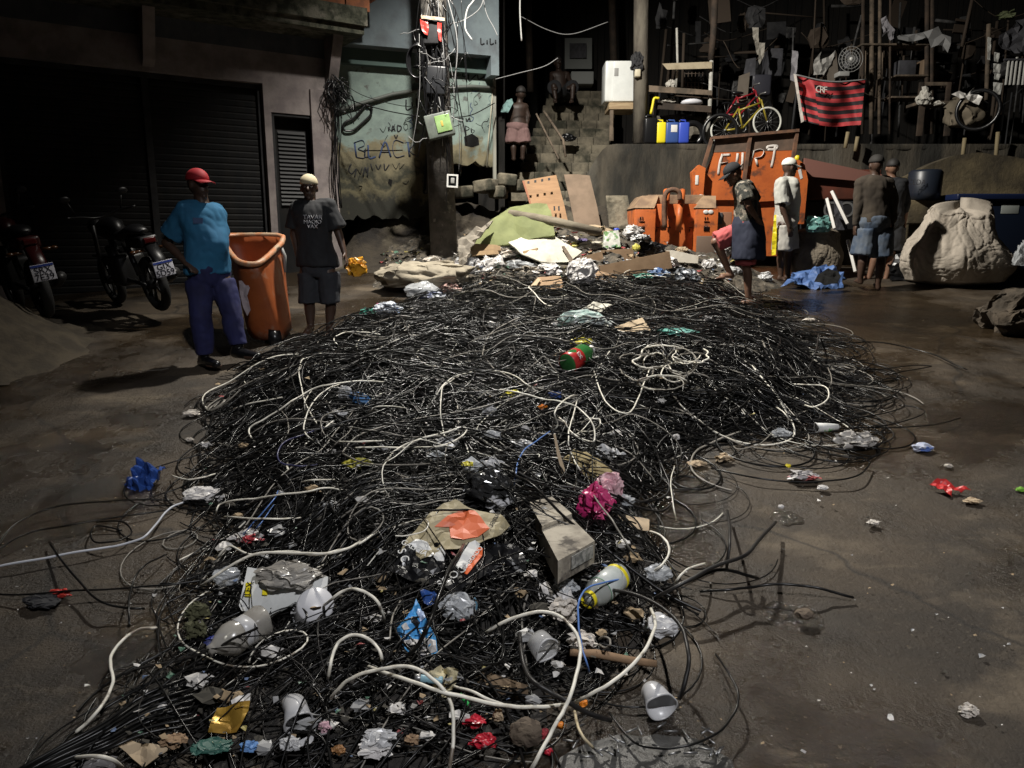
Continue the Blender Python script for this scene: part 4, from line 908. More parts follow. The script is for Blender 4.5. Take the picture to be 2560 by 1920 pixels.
for x0 in (1660,1698):
    mb=MB(); mb.tube([W(x0+2,512,YK-.05),W(x0,545,YK-.09),W(x0-2,575,YK-.05)],.045,8); mb.tube([W(x0+7,476,YK+.1),W(x0+5,512,YK-.02)],.05,8); mb.build('lifting_arm',M_or,cb)
mb=MB()
for x in (1640,1668,1698,1722): fbox3(mb,x,568,x+9,570,YK+.085,.01); fbox3(mb,x+1,572,x+3,580,YK+.085,.01)
for x in (1600,1762):
    for q in (0,6): fbox3(mb,x+q,542,x+q+2,549,YK-.012,.01)
    fbox3(mb,x-2,553,x+12,555,YK-.012,.01)
    for q in range(5): fbox3(mb,x-2+q*3,565,x-1+q*3,578,YK-.012,.01)
mb.build('stencil_marks',M_blackpl,cb)
MB().ell(W(1765,530,YK-.005),(.04,.01,.03)).build('reflector',M_wp,cb); MB().ell(W(1777,530,YK-.005),(.04,.01,.03)).build('reflector',M_wp,cb)
fbox3(MB(),1742,590,1786,650,YK-.014,.012).build('patch_plate',mat('grey_brown_plate',(.16,.11,.08),rough=.8),cb)
# compactor
cp=thing('waste_compactor','large orange waste compactor with a tall rusty upright tailgate painted with white letters','compactor',W(1900,640,12))
YC=11.95
def slab(mb,pts,Y,d): P=[W(x,y,Y) for x,y in pts]; return mb.prism(P,(0,d,0))
slab(MB(),[(1736,500),(1872,500),(1880,505),(1975,500),(1992,374),(1786,380)],YC,.06).build('tailgate',M_or,cp)
slab(MB(),[(1784,381),(1990,375),(1998,326),(1790,345)],YC-.004,.07).build('tailgate_top',mat('brown_steel',(.13,.085,.06),(.08,.055,.04),5,rough=.8),cp)
for a,b,c,d in ((1777,345,1730,505),(1873,335,1850,505),(1991,322,1965,505)):
    mb=MB(); slab(mb,[(a,b),(a+8,b),(c+8,d),(c,d)],YC-.06,.06); mb.build('stiffener',M_rust,cp)
mb=MB(); slab(mb,[(1779,341),(1998,322),(1999,329),(1780,348)],YC-.08,.1); mb.build('top_rail',M_rust,cp)
slab(MB(),[(1734,500),(1730,430),(1748,412),(1764,420),(1757,500)],YC-.15,.14).build('side_arm',M_or,cp)
fbox3(MB(),1739,438,1746,462,YC-.16,.01).build('reflector',M_wp,cp)
slab(MB(),[(1996,560),(1975,400),(1990,392),(2012,412),(2020,450),(2010,560)],YC-.15,.14).build('side_arm',M_or,cp)
slab(MB(),[(1995,425),(2002,422),(2007,445),(2001,448)],YC-.156,.006).build('reflector',M_wp,cp)
mb=MB(); a=W(2012,420,YC+.1); b=W(2205,432,YC+.1); mb.bbox_(a.x,b.x,YC+.1,YC+1.6,W(2012,500,YC+.1).z,a.z-.02,.03); mb.build('body',mat('dull_brown_orange',(.13,.035,.02),(.08,.025,.015),3,rough=.6),cp)
slab(MB(),[(2012,395),(2205,436),(2205,458),(2012,440)],YC-.0,.1).build('roof_edge',mat('dull_pink_brown',(.20,.09,.07),rough=.7),cp)
mb=MB(); mb.bbox_(a.x,b.x,YC+.12,YC+1.5,W(2012,575,YC+.12).z,W(2012,502,YC+.12).z,.02); ck=mb.build('chassis',mat('black_steel',(.015,.015,.017),rough=.5),cp)
text(cp,'CON',fmat((1,0,0),(0,0,1),(0,-1,0),W(2118,526,YC+.11)),.34,mat('faded_grey',(.12,.12,.12),rough=.7),'lettering')
slab(MB(),[(1740,500),(1990,500),(1990,640),(1740,640)],YC+.07,.5).build('hopper',M_or,cp)
Z3=dict(org=(1400,0),sc=3.16)
CF=Fr((0,YC-.004),R(90))
strokes(CF,[[(1250,1380),(1262,1290),(1285,1220),(1290,1225),(1345,1222)],[(1265,1290),(1325,1280)],[(1405,1210),(1395,1290)],[(1445,1205),(1438,1340)],[(1395,1290),(1420,1310),(1440,1290)]],.019,M_white,cp,name='graffiti',**Z3)
strokes(CF,[[(1530,1190),(1495,1310)],[(1530,1190),(1580,1178),(1610,1195),(1590,1235),(1540,1248)],[(1545,1248),(1562,1312)],[(1640,1175),(1640,1160),(1680,1152),(1718,1155),(1700,1180),(1640,1180)],[(1700,1150),(1690,1230),(1670,1322)]],.019,M_white,cp,name='graffiti',**Z3)
blob('yellow_bottle','small yellow bottle wedged on the compactor side arm behind the white cap','bottle',1988,385,1999,399,MATS['yellow_hdpe'],Y=11.7,amp=.1)
blob('white_cup','white cup standing on the skip lid','cup',1746,484,1758,494,M_wp,Y=11.6,amp=.1)
# drum, dumpster right
db=thing('water_tank','dark blue plastic drum with faint white lettering on the brown plinth','drum',W(2308,500,11.3))
a=W(2308,500,11.3); kk=mpp(a); MB().tube([a,a+Vector((0,0,.1)),a+Vector((0,0,66*kk)),a+Vector((0,0,72*kk))],[36*kk,38*kk,39*kk,34*kk],24).build('drum',mat('navy_plastic',(.012,.016,.025),rough=.4),db)
text(db,'CEDA',fmat((1,0,0),(0,0,1),(0,-1,0),W(2292,456,11.3-39*kk-.01)),.1,M_dk2,'lettering')
fb(MB(),2272,500,2346,560,11.2,.5,.02).thing('plinth',MATS['ochre_plaster'],'square ochre plinth under the dark blue drum','plinth')
ds=thing('dark_blue_dumpster','dark blue lidded dumpster with a white label behind the big woven sack','dumpster',W(2480,620,10.9))
fb(MB(),2405,498,2640,700,10.9,.9,.03).build('body',mat('navy_steel',(.006,.010,.022),rough=.4),ds)
fb(MB(),2395,484,2650,500,10.85,1.0,.02).build('lid',mat('navy_lid',(.008,.014,.045),rough=.35),ds)
fb(MB(),2505,511,2546,534,10.895,.006,.001).build('label',mat('label_grey',(.3,.32,.3),rough=.5),ds)
# wheelie bin (orange) behind red cap man
wb=thing('wheelie_bin','large orange wheelie bin with its lid off, tilted behind the man in the red cap','bin',G(650,850))
def L3(a,b,f): return a.lerp(b,f)
YB=7.35
rim=[W(563,590,YB+.55),W(692,590,YB+.45),W(703,604,YB+.35),W(692,618,YB+.2),W(655,652,YB-.22),W(632,660,YB-.3),W(605,656,YB-.28),W(588,645,YB-.2),W(568,618,YB+.1),W(560,600,YB+.35)]
bas=[W(640,800,YB+.45),W(716,800,YB+.40),W(728,815,YB+.3),W(729,822,YB+.2),W(712,846,YB-.08),W(690,850,YB-.14),W(650,850,YB-.14),W(628,842,YB-.08),W(618,825,YB+.1),W(622,812,YB+.3)]
rim=catmull(rim+[rim[0]],3)[:-1]; bas=catmull(bas+[bas[0]],3)[:-1]; n=len(rim); cen=sum(rim,Vector())/n; cenb=sum(bas,Vector())/n
mb=MB(); K=8; vs=[]
for j in range(K+1): vs+=[L3(bas[i],rim[i],j/K) for i in range(n)]
fs=[(j*n+i,j*n+(i+1)%n,(j+1)*n+(i+1)%n,(j+1)*n+i) for j in range(K) for i in range(n)]+[tuple(range(n))]
ins=[]; 
for j in range(K+1): ins+=[L3(L3(bas[i],rim[i],.06+.94*j/K),L3(cenb,cen,.06+.94*j/K),.045) for i in range(n)]
b0=len(vs); vs+=ins; fs+=[(b0+(j+1)*n+i,b0+(j+1)*n+(i+1)%n,b0+j*n+(i+1)%n,b0+j*n+i) for j in range(K) for i in range(n)]+[tuple(b0+i for i in reversed(range(n)))]
fs+=[(K*n+i,K*n+(i+1)%n,b0+K*n+(i+1)%n,b0+K*n+i) for i in range(n)]
M_bin=mat('orange_hdpe',(.33,.085,.022),(.25,.062,.018),3,rough=.5,bump=.003,c3=(.30,.17,.11),s3=5,thr3=(.58,.72))
mb.add(vs,fs,0,True).build('tub',M_bin,wb)
MB().tube([p+(p-cen)*.03 for p in rim],.028,8,closed=True).build('rim',mat('orange_rim',(.50,.16,.05),(.42,.3,.2),8,rough=.5),wb)
for x,Y in ((683,YB-.12),(720,YB+.42)):
    c=W(x,846,Y); MB().tube([c-Vector((.04,.03,0)),c+Vector((.04,.03,0))],.10,20).build('wheel',M_blackpl,wb)
MB().tube([W(700,612,YB+.3),W(712,640,YB+.3),W(712,680,YB+.3)],.018,6).build('handle',M_gp,wb)
sheet('paint_wear','','',[(596,702),(612,700),(624,720),(618,740),(625,775),(617,790),(608,770),(600,735)],mat('worn_pale',(.45,.38,.4),rough=.7),plane=plane_at(W(610,740,YB-.24),(-.35,-1,.1)),parent=wb)
# ================================================================== PEOPLE
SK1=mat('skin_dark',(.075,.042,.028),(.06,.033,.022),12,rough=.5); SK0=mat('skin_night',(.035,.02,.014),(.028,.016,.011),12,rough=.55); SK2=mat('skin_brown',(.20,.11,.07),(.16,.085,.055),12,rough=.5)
M_hair=mat('black_hair',(.012,.01,.009),rough=.7); M_eye=mat('eye_white',(.16,.14,.13),rough=.4)
def lerpv(a,b,t): return a+(b-a)*t
def person(label,Y,phi,J,skin=SK1,build=1.0,belly=0,shirt=None,pants=None,cap=None,shoes=None,hphi=None,tilt=0,hair=False,vx=.009,curl=.5,sl=.62,shirt_low=.1):
    P={k:W(v[0],v[1],Y+(v[2] if len(v)>2 else 0)) for k,v in J.items()}
    f=Vector((math.cos(phi),math.sin(phi),0)); s_=Vector((-f.y,f.x,0)) # facing, left side
    hphi=phi if hphi is None else hphi
    anc=[k for k in P if k.startswith('heel')]; base=min((P[k] for k in anc),key=lambda p:p.z) if anc else P['pel']
    rt=thing('person',label,'person',base,None)
    H=P['head']; N=P['neck']; C=P['chest']; PE=P['pel']
    M=Matrix.Rotation(hphi,3,'Z')@Matrix.Rotation(tilt,3,'Y')
    b=MB()
    hv=lambda x,y,z: H+M@Vector((x,y,z))
    b.ell(H+M@Vector((-.012,0,.02)),(.096,.076,.103),M); b.ell(hv(.028,0,-.045),(.062,.056,.068),M)
    b.capsule(hv(.088,0,.015),hv(.108,0,-.018),.010,.015); b.capsule(hv(.080,-.022,-.055),hv(.080,.022,-.055),.011,.011) # nose, lips
    b.capsule(hv(.080,-.035,.03),hv(.080,.035,.03),.012,.012); b.ell(hv(.062,0,-.098),(.026,.026,.018),M)
    for q in (-1,1): b.ell(hv(-.005,q*.079,-.008),(.02,.010,.032),M)
    b.capsule(N-Vector((0,0,.03)),lerpv(N,H,.55),.058*build,.052*build)
    tz=math.pi/2
    def torso(inf=0,low=-.08,top=1.0,bel=belly):
        secs=[]
        for t,rx,ry,bx in ((-.16,.07,.07,0),(-.08,.145,.10,0),(0,.165,.112,0),(.14,.16,.11,.3),(.3,.145,.105,.8),(.45,.145,.105,1),(.6,.157,.108,.6),(.75,.175,.112,.1),(.86,.185,.10,0),(.94,.165,.085,0),(.99,.10,.07,0),(1.03,.06,.06,0)):
            if t<low: continue
            c=lerpv(PE,C,t/.7) if t<.7 else lerpv(C,N,(t-.7)/.33)
            secs.append((c+f*bel*bx*.5,(rx*build+inf),(ry*build+inf+bel*bx*.6),phi+tz))
        return secs
    b.loft(torso(),20)
    for sd in ('L','R'):
        if 'sh'+sd in P:
            S,E,Wr=P['sh'+sd],P['el'+sd],P['wr'+sd]
            b.capsule(lerpv(S,C+ (N-C)*.6,.25),S,.06*build,.058*build); b.capsule(S,E,.052*build,.040*build); b.capsule(E,Wr,.041*build,.027)
            d=P['ha'+sd]-Wr if 'ha'+sd in P else (Wr-E); d=d.normalized(); e=f if abs(d.dot(f))<.8 else s_
            e=(e-d*e.dot(d)).normalized(); w=d.cross(e).normalized()      # e: thumb side ; w: palm normal
            if w.dot(PE-Wr)<0: w=-w
            pc=Wr+d*.045; Mh=Matrix((e,w,d)).transposed(); b.ell(pc,(.042,.017,.052),Mh)
            for q,(o,L) in enumerate(((.030,.068),(.010,.078),(-.010,.072),(-.029,.058))):
                p0=Wr+d*.075+e*o; p1=p0+d*L*.5+w*L*.18*curl+e*o*.15; p2=p1+d*L*.33+w*L*.42*curl; p3=p2+d*L*.12+w*L*.35*curl
                b.capsule(p0,p1,.0105,.0098); b.capsule(p1,p2,.0098,.009); b.capsule(p2,p3,.009,.0085)
            t0=Wr+d*.022+e*.030; t1=t0+e*.028+d*.026+w*.012; b.capsule(t0,t1,.0135,.0115); b.capsule(t1,t1+d*.03+w*.012+e*.004,.0115,.0095)
        HI,K,A_,HE,T=P['hi'+sd],P['kn'+sd],P['an'+sd],P['heel'+sd],P['toe'+sd]
        b.capsule(HI,K,.088*build,.058*build); cf=lerpv(K,A_,.3); bk=-f*.012
        b.capsule(K,cf+bk,.054*build,.056*build); b.capsule(cf+bk,A_,.056*build,.036)
        b.capsule(A_,HE+Vector((0,0,.035)),.036,.034); m1=lerpv(HE,T,.6); b.capsule(HE+Vector((0,0,.032)),m1+Vector((0,0,.03)),.034,.036)
        fd=(T-HE).normalized(); sd2=Vector((-fd.y,fd.x,0)).normalized()
        for q in range(5): r_=(.016,.012,.011,.010,.0095)[q]; o=(-.03+q*.016)*(1 if sd=='L' else -1); b.capsule(m1+sd2*o+Vector((0,0,.018)),T-fd*(.008*q)+sd2*o+Vector((0,0,.013)),r_+.005,r_)
    me=voxel(b,vx,3,mats=skin); body=link_mesh('body',me,rt)
    for q in (-1,1): MB().ell(hv(.080,q*.031,.008),(.011,.012,.007),M,8,6).build('eye',M_eye,rt)
    if shirt:
        m,slv,inf=shirt; b=MB(); b.loft(torso(inf,low=shirt_low-.12,top=1)[0:],20)
        for sd in ('L','R'):
            if 'sh'+sd in P:
                S,E,Wr=P['sh'+sd],P['el'+sd],P['wr'+sd]; b.capsule(lerpv(S,C+(N-C)*.6,.4),S,.07*build+inf*.6,.066*build+inf*.6)
                if slv<=1: b.tube([S,lerpv(S,E,slv*.5),lerpv(S,E,slv)],[.064*build+inf*.6,.066*build+inf*.8,.07*build+inf*.9],12)
                else: b.capsule(S,E,.062*build+inf*.4,.052*build+inf*.4); b.capsule(E,lerpv(E,Wr,slv-1),.052*build+inf*.4,.038)
        link_mesh('shirt',voxel(b,.011,2,.021,6.5,Y,mats=m),rt)
    if pants:
        m,ln,inf=pants; b=MB()
        secs=[((lerpv(PE,C,t/.7)),rx*build+inf,ry*build+inf+belly*.3*(t>0),phi+tz) for t,rx,ry in ((-.17,.08,.09),(-.1,.15,.108),(0,.168,.115),(.1,.162,.112),(.14,.155,.108))]
        b.loft(secs,20)
        for sd in ('L','R'):
            HI,K,A_=P['hi'+sd],P['kn'+sd],P['an'+sd]
            if ln<=1: e=lerpv(HI,K,ln); b.tube([HI,lerpv(HI,e,.5),e],[.098*build+inf,.094*build+inf*1.3,.092*build+inf*1.5],14)
            else: e=lerpv(K,A_,ln-1); b.tube([HI,lerpv(HI,K,.5),K,lerpv(K,e,.4),e],[.098*build+inf,.088*build+inf,.078*build+inf,.074*build+inf,.066*build+inf],14)
        link_mesh('trousers' if ln>1.4 else 'shorts',voxel(b,.011,2,.020,7,Y+4,mats=m),rt)
    if shoes:
        for sd in ('L','R'):
            HE,T=P['heel'+sd],P['toe'+sd]; b=MB(); fd=(T-HE).normalized(); m1=lerpv(HE,T,.55)
            if shoes[1]=='shoe': b.capsule(HE+Vector((0,0,.045)),m1+Vector((0,0,.04)),.047,.047); b.capsule(m1+Vector((0,0,.036)),T+Vector((0,0,.03)),.047,.036); b.capsule(HE+Vector((0,0,.05)),P['an'+sd]+Vector((0,0,.02)),.046,.05)
            else: b.ell(lerpv(HE,T,.5)+Vector((0,0,.004)),((T-HE).length/2+.02,.048,.011),Matrix.Rotation(math.atan2(fd.y,fd.x),3,'Z')); b.capsule(m1+Vector((-fd.y,fd.x,0))*.04+Vector((0,0,.02)),T-fd*.05+Vector((0,0,.035)),.008,.008); b.capsule(m1-Vector((-fd.y,fd.x,0))*.04+Vector((0,0,.02)),T-fd*.05+Vector((0,0,.035)),.008,.008)
            link_mesh('shoe' if shoes[1]=='shoe' else 'flip_flop',voxel(b,.007,2,mats=shoes[0]),rt)
    if cap:
        b=MB(); b.ell(hv(-.012,0,.048),(.108,.088,.092),M,20,12,zmin=-.12)
        c_=b.build('cap',cap[0],rt)
        if cap[1]:
            b=MB(); vs=[]
            for lay in (0,.006):
                for i in range(13):
                    a=-1.15+2.3*i/12; vs.append(hv(.088*math.cos(a)*1.02,.084*math.sin(a),.040-lay)); vs.append(hv(.085+.085*math.cos(a),.080*math.sin(a),.022-lay-.012*abs(math.sin(a))))
            fs=[]
            for i in range(12): fs+=[(2*i,2*i+1,2*i+3,2*i+2),(26+2*i+2,26+2*i+3,26+2*i+1,26+2*i),(2*i+1,27+2*i,29+2*i,2*i+3)]
            b.add(vs,fs,0,True); b.build('brim',cap[0],c_)
    elif hair: b=MB(); b.ell(hv(-.02,0,.04),(.103,.085,.095),M,16,10,zmin=-.2); b.build('hair',M_hair,rt)
    return rt,P,hv
Z1=1.8433
def z(*a): return tuple(v/Z1 for v in a[:2])+tuple(a[2:])
M_blue=mat('teal_blue_cotton',(.022,.15,.29),(.018,.12,.24),5,rough=.85)
M_purp=mat('indigo_trousers',(.016,.019,.085),(.012,.013,.055),5,rough=.85)
M_redc=mat('red_cap_cloth',(.40,.015,.025),rough=.7)
r1,P1,hv1=person('stout man in bright blue T-shirt, indigo trousers and red cap, hand on hip',6.55,R(-38),
 dict(head=z(915,852),neck=z(932,938),chest=z(932,1035),pel=z(962,1262),shL=z(992,975,.12),elL=z(1010,1105,.22),wrL=z(985,1215,.2),shR=z(862,965,-.1),elR=z(768,1120,-.05),wrR=z(850,1205,-.16),haR=z(893,1235,-.2),
 hiL=z(1020,1300,.05),knL=z(1068,1450,.02),anL=z(1098,1600,0),heelL=z(1085,1648,.02),toeL=z(1190,1658,-.18),hiR=z(920,1300,-.05),knR=z(925,1460,-.1),anR=z(945,1640,-.05),heelR=z(935,1690,0),toeR=z(1000,1695,-.22)),
 SK1,1.1,.075,(M_blue,.78,.022),(M_purp,1.93,.004),(M_redc,True),(M_blackpl,'shoe'),hphi=R(-30))
sheet('chest_badge','','',[z(888,1002)[:2],z(935,1005)[:2],z(934,1030)[:2],z(890,1030)[:2]],mat('badge_navy',(.05,.09,.2),rough=.7),plane=plane_at(W(495,552,6.36),(.25,-1,.1)),parent=r1,amp=.001)
M_cream=mat('cream_cap',(.55,.48,.32),rough=.8); M_blk=mat('black_cotton',(.018,.019,.022),(.012,.012,.014),6,rough=.85); M_gsh=mat('charcoal_shorts',(.028,.03,.036),rough=.85)
r2,P2,hv2=person('man in black T-shirt with white print and cream cap, holding a yellow packet',7.55,R(-82),
 dict(head=z(1424,868),neck=z(1430,925),chest=z(1440,1010),pel=z(1462,1225),shL=z(1512,955),elL=z(1562,1080),wrL=z(1588,1170,-.05),haL=z(1596,1200,-.08),shR=z(1370,960),elR=z(1355,1080),wrR=z(1372,1175),haR=z(1378,1200),
 hiL=z(1510,1260),knL=z(1525,1400),anL=z(1518,1505),heelL=z(1516,1532),toeL=z(1524,1548,-.2),hiR=z(1420,1260),knR=z(1425,1400),anR=z(1432,1495),heelR=z(1435,1525),toeR=z(1408,1550,-.2)),
 SK1,1.02,0,(M_blk,.8,.03),(M_gsh,.98,.008),(M_cream,False),(mat('grey_sandal',(.3,.3,.3),rough=.6),'flip'),sl=.8)
M_print=mat('shirt_print',(.45,.45,.47),rough=.8)
for i,(s_,y,sz) in enumerate((('TAVAR',1001,.058),('MAOIO',1023,.052),('VAX',1044,.052))):
    text(r2,s_,fmat((1,0,0),(0,0,1),(0,-1,0),W(1440/Z1,y/Z1,7.55-.175)),sz,M_print,'shirt_print',.003)
p=W(890,672,7.45); crumple(p,.12,.07,.12,4,.7,31,2.5).thing('yellow_bag',mat('orange_yellow_bag',(.62,.30,.02),rough=.4),'crumpled orange and yellow packet held by the man in the black T-shirt','bag')
Z5=2.19
def y(a,b,c=0): return (a/Z5+1550,b/Z5+300,c)
M_camo=mat('camouflage_cloth',(.10,.095,.075),(.02,.022,.018),14,rough=.85,thr=(.48,.52),c3=(.28,.24,.19),s3=11,thr3=(.56,.58))
M_pink=mat('coral_shorts',(.50,.10,.10),(.42,.08,.085),4,rough=.8)
r3,P3,hv3=person('young man in camouflage shirt and black cap with one foot raised on the rubbish',8.85,R(180),
 dict(head=y(618,300),neck=y(660,345),chest=y(690,420),pel=y(690,590),shL=y(672,370,-.16),elL=y(705,470,-.26),wrL=y(752,545,-.2),haL=y(765,575,-.16),shR=y(700,365,.17),elR=y(752,470,.24),wrR=y(770,560,.2),haR=y(768,590,.18),
 hiL=y(700,610,-.08),knL=y(690,800,-.09),anL=y(702,968,-.09),heelL=y(724,1012,-.09),toeL=y(640,1022,-.12),hiR=y(665,605,.09),knR=y(522,668,.09),anR=y(592,820,.09),heelR=y(612,868,.09),toeR=y(525,872,.06)),
 SK2,.97,0,(M_camo,.75,.022),(M_pink,.97,.022),(M_blk,True),(mat('pale_rubber',(.5,.42,.38),rough=.7),'flip'),hphi=R(182),tilt=R(26))
# navy over-shorts panel wrapped round the waist
b=MB(); PE=P3['pel']; b.loft([(lerpv(PE,P3['knL'],t)+Vector((.02,-.02,0)),rx,ry,0) for t,rx,ry in ((-.3,.15,.165),(-.1,.178,.195),(.3,.188,.20),(.75,.188,.188),(.83,.182,.182))],22); link_mesh('overskirt',voxel(b,.012,2,.02,6,3,mats=mat('navy_cloth',(.012,.016,.035),rough=.85)),r3)
M_tee=mat('off_white_cotton',(.50,.50,.46),(.43,.43,.39),4,rough=.9); M_whsh=mat('white_shorts',(.48,.46,.42),(.38,.36,.33),5,rough=.9)
r4,P4,hv4=person('man in a white cap, white T-shirt and white shorts standing in front of the compactor',10.7,R(8),
 dict(head=y(930,262),neck=y(912,312),chest=y(915,390),pel=y(910,555),shL=y(925,350,.16),elL=y(940,480,.2),wrL=y(945,580,.18),haL=y(945,610,.16),shR=y(882,350,-.17),elR=y(890,480,-.22),wrR=y(925,585,-.24),haR=y(932,615,-.24),
 hiL=y(920,580,.09),knL=y(925,720,.09),anL=y(918,845,.09),heelL=y(908,875,.09),toeL=y(955,878,.06),hiR=y(895,580,-.09),knR=y(885,725,-.09),anR=y(880,850,-.09),heelR=y(870,880,-.09),toeR=y(918,885,-.12)),
 SK1,1.05,.03,(M_tee,.85,.03),(M_whsh,.92,.03),(mat('white_cap_cloth',(.7,.7,.64),rough=.8),True))
sheet('yellow_glove','yellow work gloves hanging from the back pocket','',[y(845,520)[:2],y(856,518)[:2],y(858,640)[:2],y(852,738)[:2],y(830,742)[:2],y(832,650)[:2]],MATS['yellow_hdpe'],plane=plane_at(W(1936,590,10.5),(-.5,-1,0)),parent=r4,amp=.02)
M_swe=mat('brown_sweater',(.058,.045,.032),(.04,.031,.023),5,rough=.95); M_jean=mat('faded_jeans',(.05,.075,.12),(.10,.12,.15),6,rough=.9)
r5,P5,hv5=person('man in brown long-sleeved top and cut-off jeans seen from behind',9.85,R(92),
 dict(head=y(1400,250),neck=y(1395,305),chest=y(1395,390),pel=y(1390,565),shL=y(1322,345),elL=y(1305,460),wrL=y(1290,575),haL=y(1285,605),shR=y(1470,345),elR=y(1500,455),wrR=y(1495,560),haR=y(1490,590),
 hiL=y(1350,600),knL=y(1330,740),anL=y(1315,865),heelL=y(1318,900),toeL=y(1290,885,.2),hiR=y(1430,600),knR=y(1430,750),anR=y(1412,895),heelR=y(1412,932),toeR=y(1405,905,.22)),
 SK1,1.08,0,(M_swe,1.9,.024),(M_jean,.98,.03),(mat('dark_cap',(.02,.018,.016),rough=.8),False))
r6,P6,hv6=person('barefoot person in black clothes half hidden behind the man in the brown top',10.7,R(85),
 dict(head=y(1490,265),neck=y(1490,315),chest=y(1490,400),pel=y(1475,560),shL=y(1425,350),elL=y(1410,450),wrL=y(1415,560),shR=y(1550,350),elR=y(1570,455),wrR=y(1560,555),
 hiL=y(1440,590),knL=y(1400,730),anL=y(1368,845),heelL=y(1362,876),toeL=y(1340,870,.15),hiR=y(1510,590),knR=y(1490,740),anR=y(1460,850),heelR=y(1452,882),toeR=y(1450,866,.2)),
 SK2,1.0,0,(M_blk,1.6,.024),(M_blk,.85,.03),None,hair=True)
def q2(a,b,c=0): return (a/2.37+800,b/2.37,c)
r7,P7,hv7=person('bare-backed man in pink shorts at the foot of the stone stairs',13.1,R(95),
 dict(head=q2(1190,560),neck=q2(1180,610),chest=q2(1172,650),pel=q2(1172,750),shL=q2(1140,630),elL=q2(1120,690),wrL=q2(1125,740),shR=q2(1215,630),elR=q2(1235,690),wrR=q2(1225,745),
 hiL=q2(1148,770),knL=q2(1145,850),anL=q2(1148,930),heelL=q2(1148,955),toeL=q2(1146,945,.2),hiR=q2(1195,770),knR=q2(1205,850),anR=q2(1200,925),heelR=q2(1200,950),toeR=q2(1200,940,.2)),
 SK0,.95,0,None,(mat('pink_shorts',(.17,.10,.095),rough=.85),.95,.03),None,hair=True,vx=.011)
sheet('teal_cloth','pale teal cloth carried by the man on the stairs','cloth',[q2(1075,640)[:2],q2(1110,590)[:2],q2(1138,585)[:2],q2(1145,610)[:2],q2(1115,665)[:2],q2(1072,662)[:2]],mat('teal_cloth',(.16,.27,.26),rough=.8),Y=12.9,n=(0,-1,.3),amp=.03,thick=.006)
r8,P8,hv8=person('shirtless person sitting in the dark at the top of the stone stairs',15.3,R(-80),
 dict(head=q2(1410,375),neck=q2(1415,420),chest=q2(1420,460),pel=q2(1425,545),shL=q2(1465,440),elL=q2(1490,500,-.2),wrL=q2(1480,510,-.35),shR=q2(1375,440),elR=q2(1370,500,-.2),wrR=q2(1385,510,-.35),
 hiL=q2(1455,550),knL=q2(1500,510,-.4),anL=q2(1495,580,-.45),heelL=q2(1490,605,-.42),toeL=q2(1490,612,-.6),hiR=q2(1400,550),knR=q2(1385,510,-.4),anR=q2(1395,580,-.45),heelR=q2(1395,605,-.42),toeR=q2(1390,612,-.6)),
 SK0,.95,0,None,(M_blk,.9,.03),None,hair=True,vx=.012)
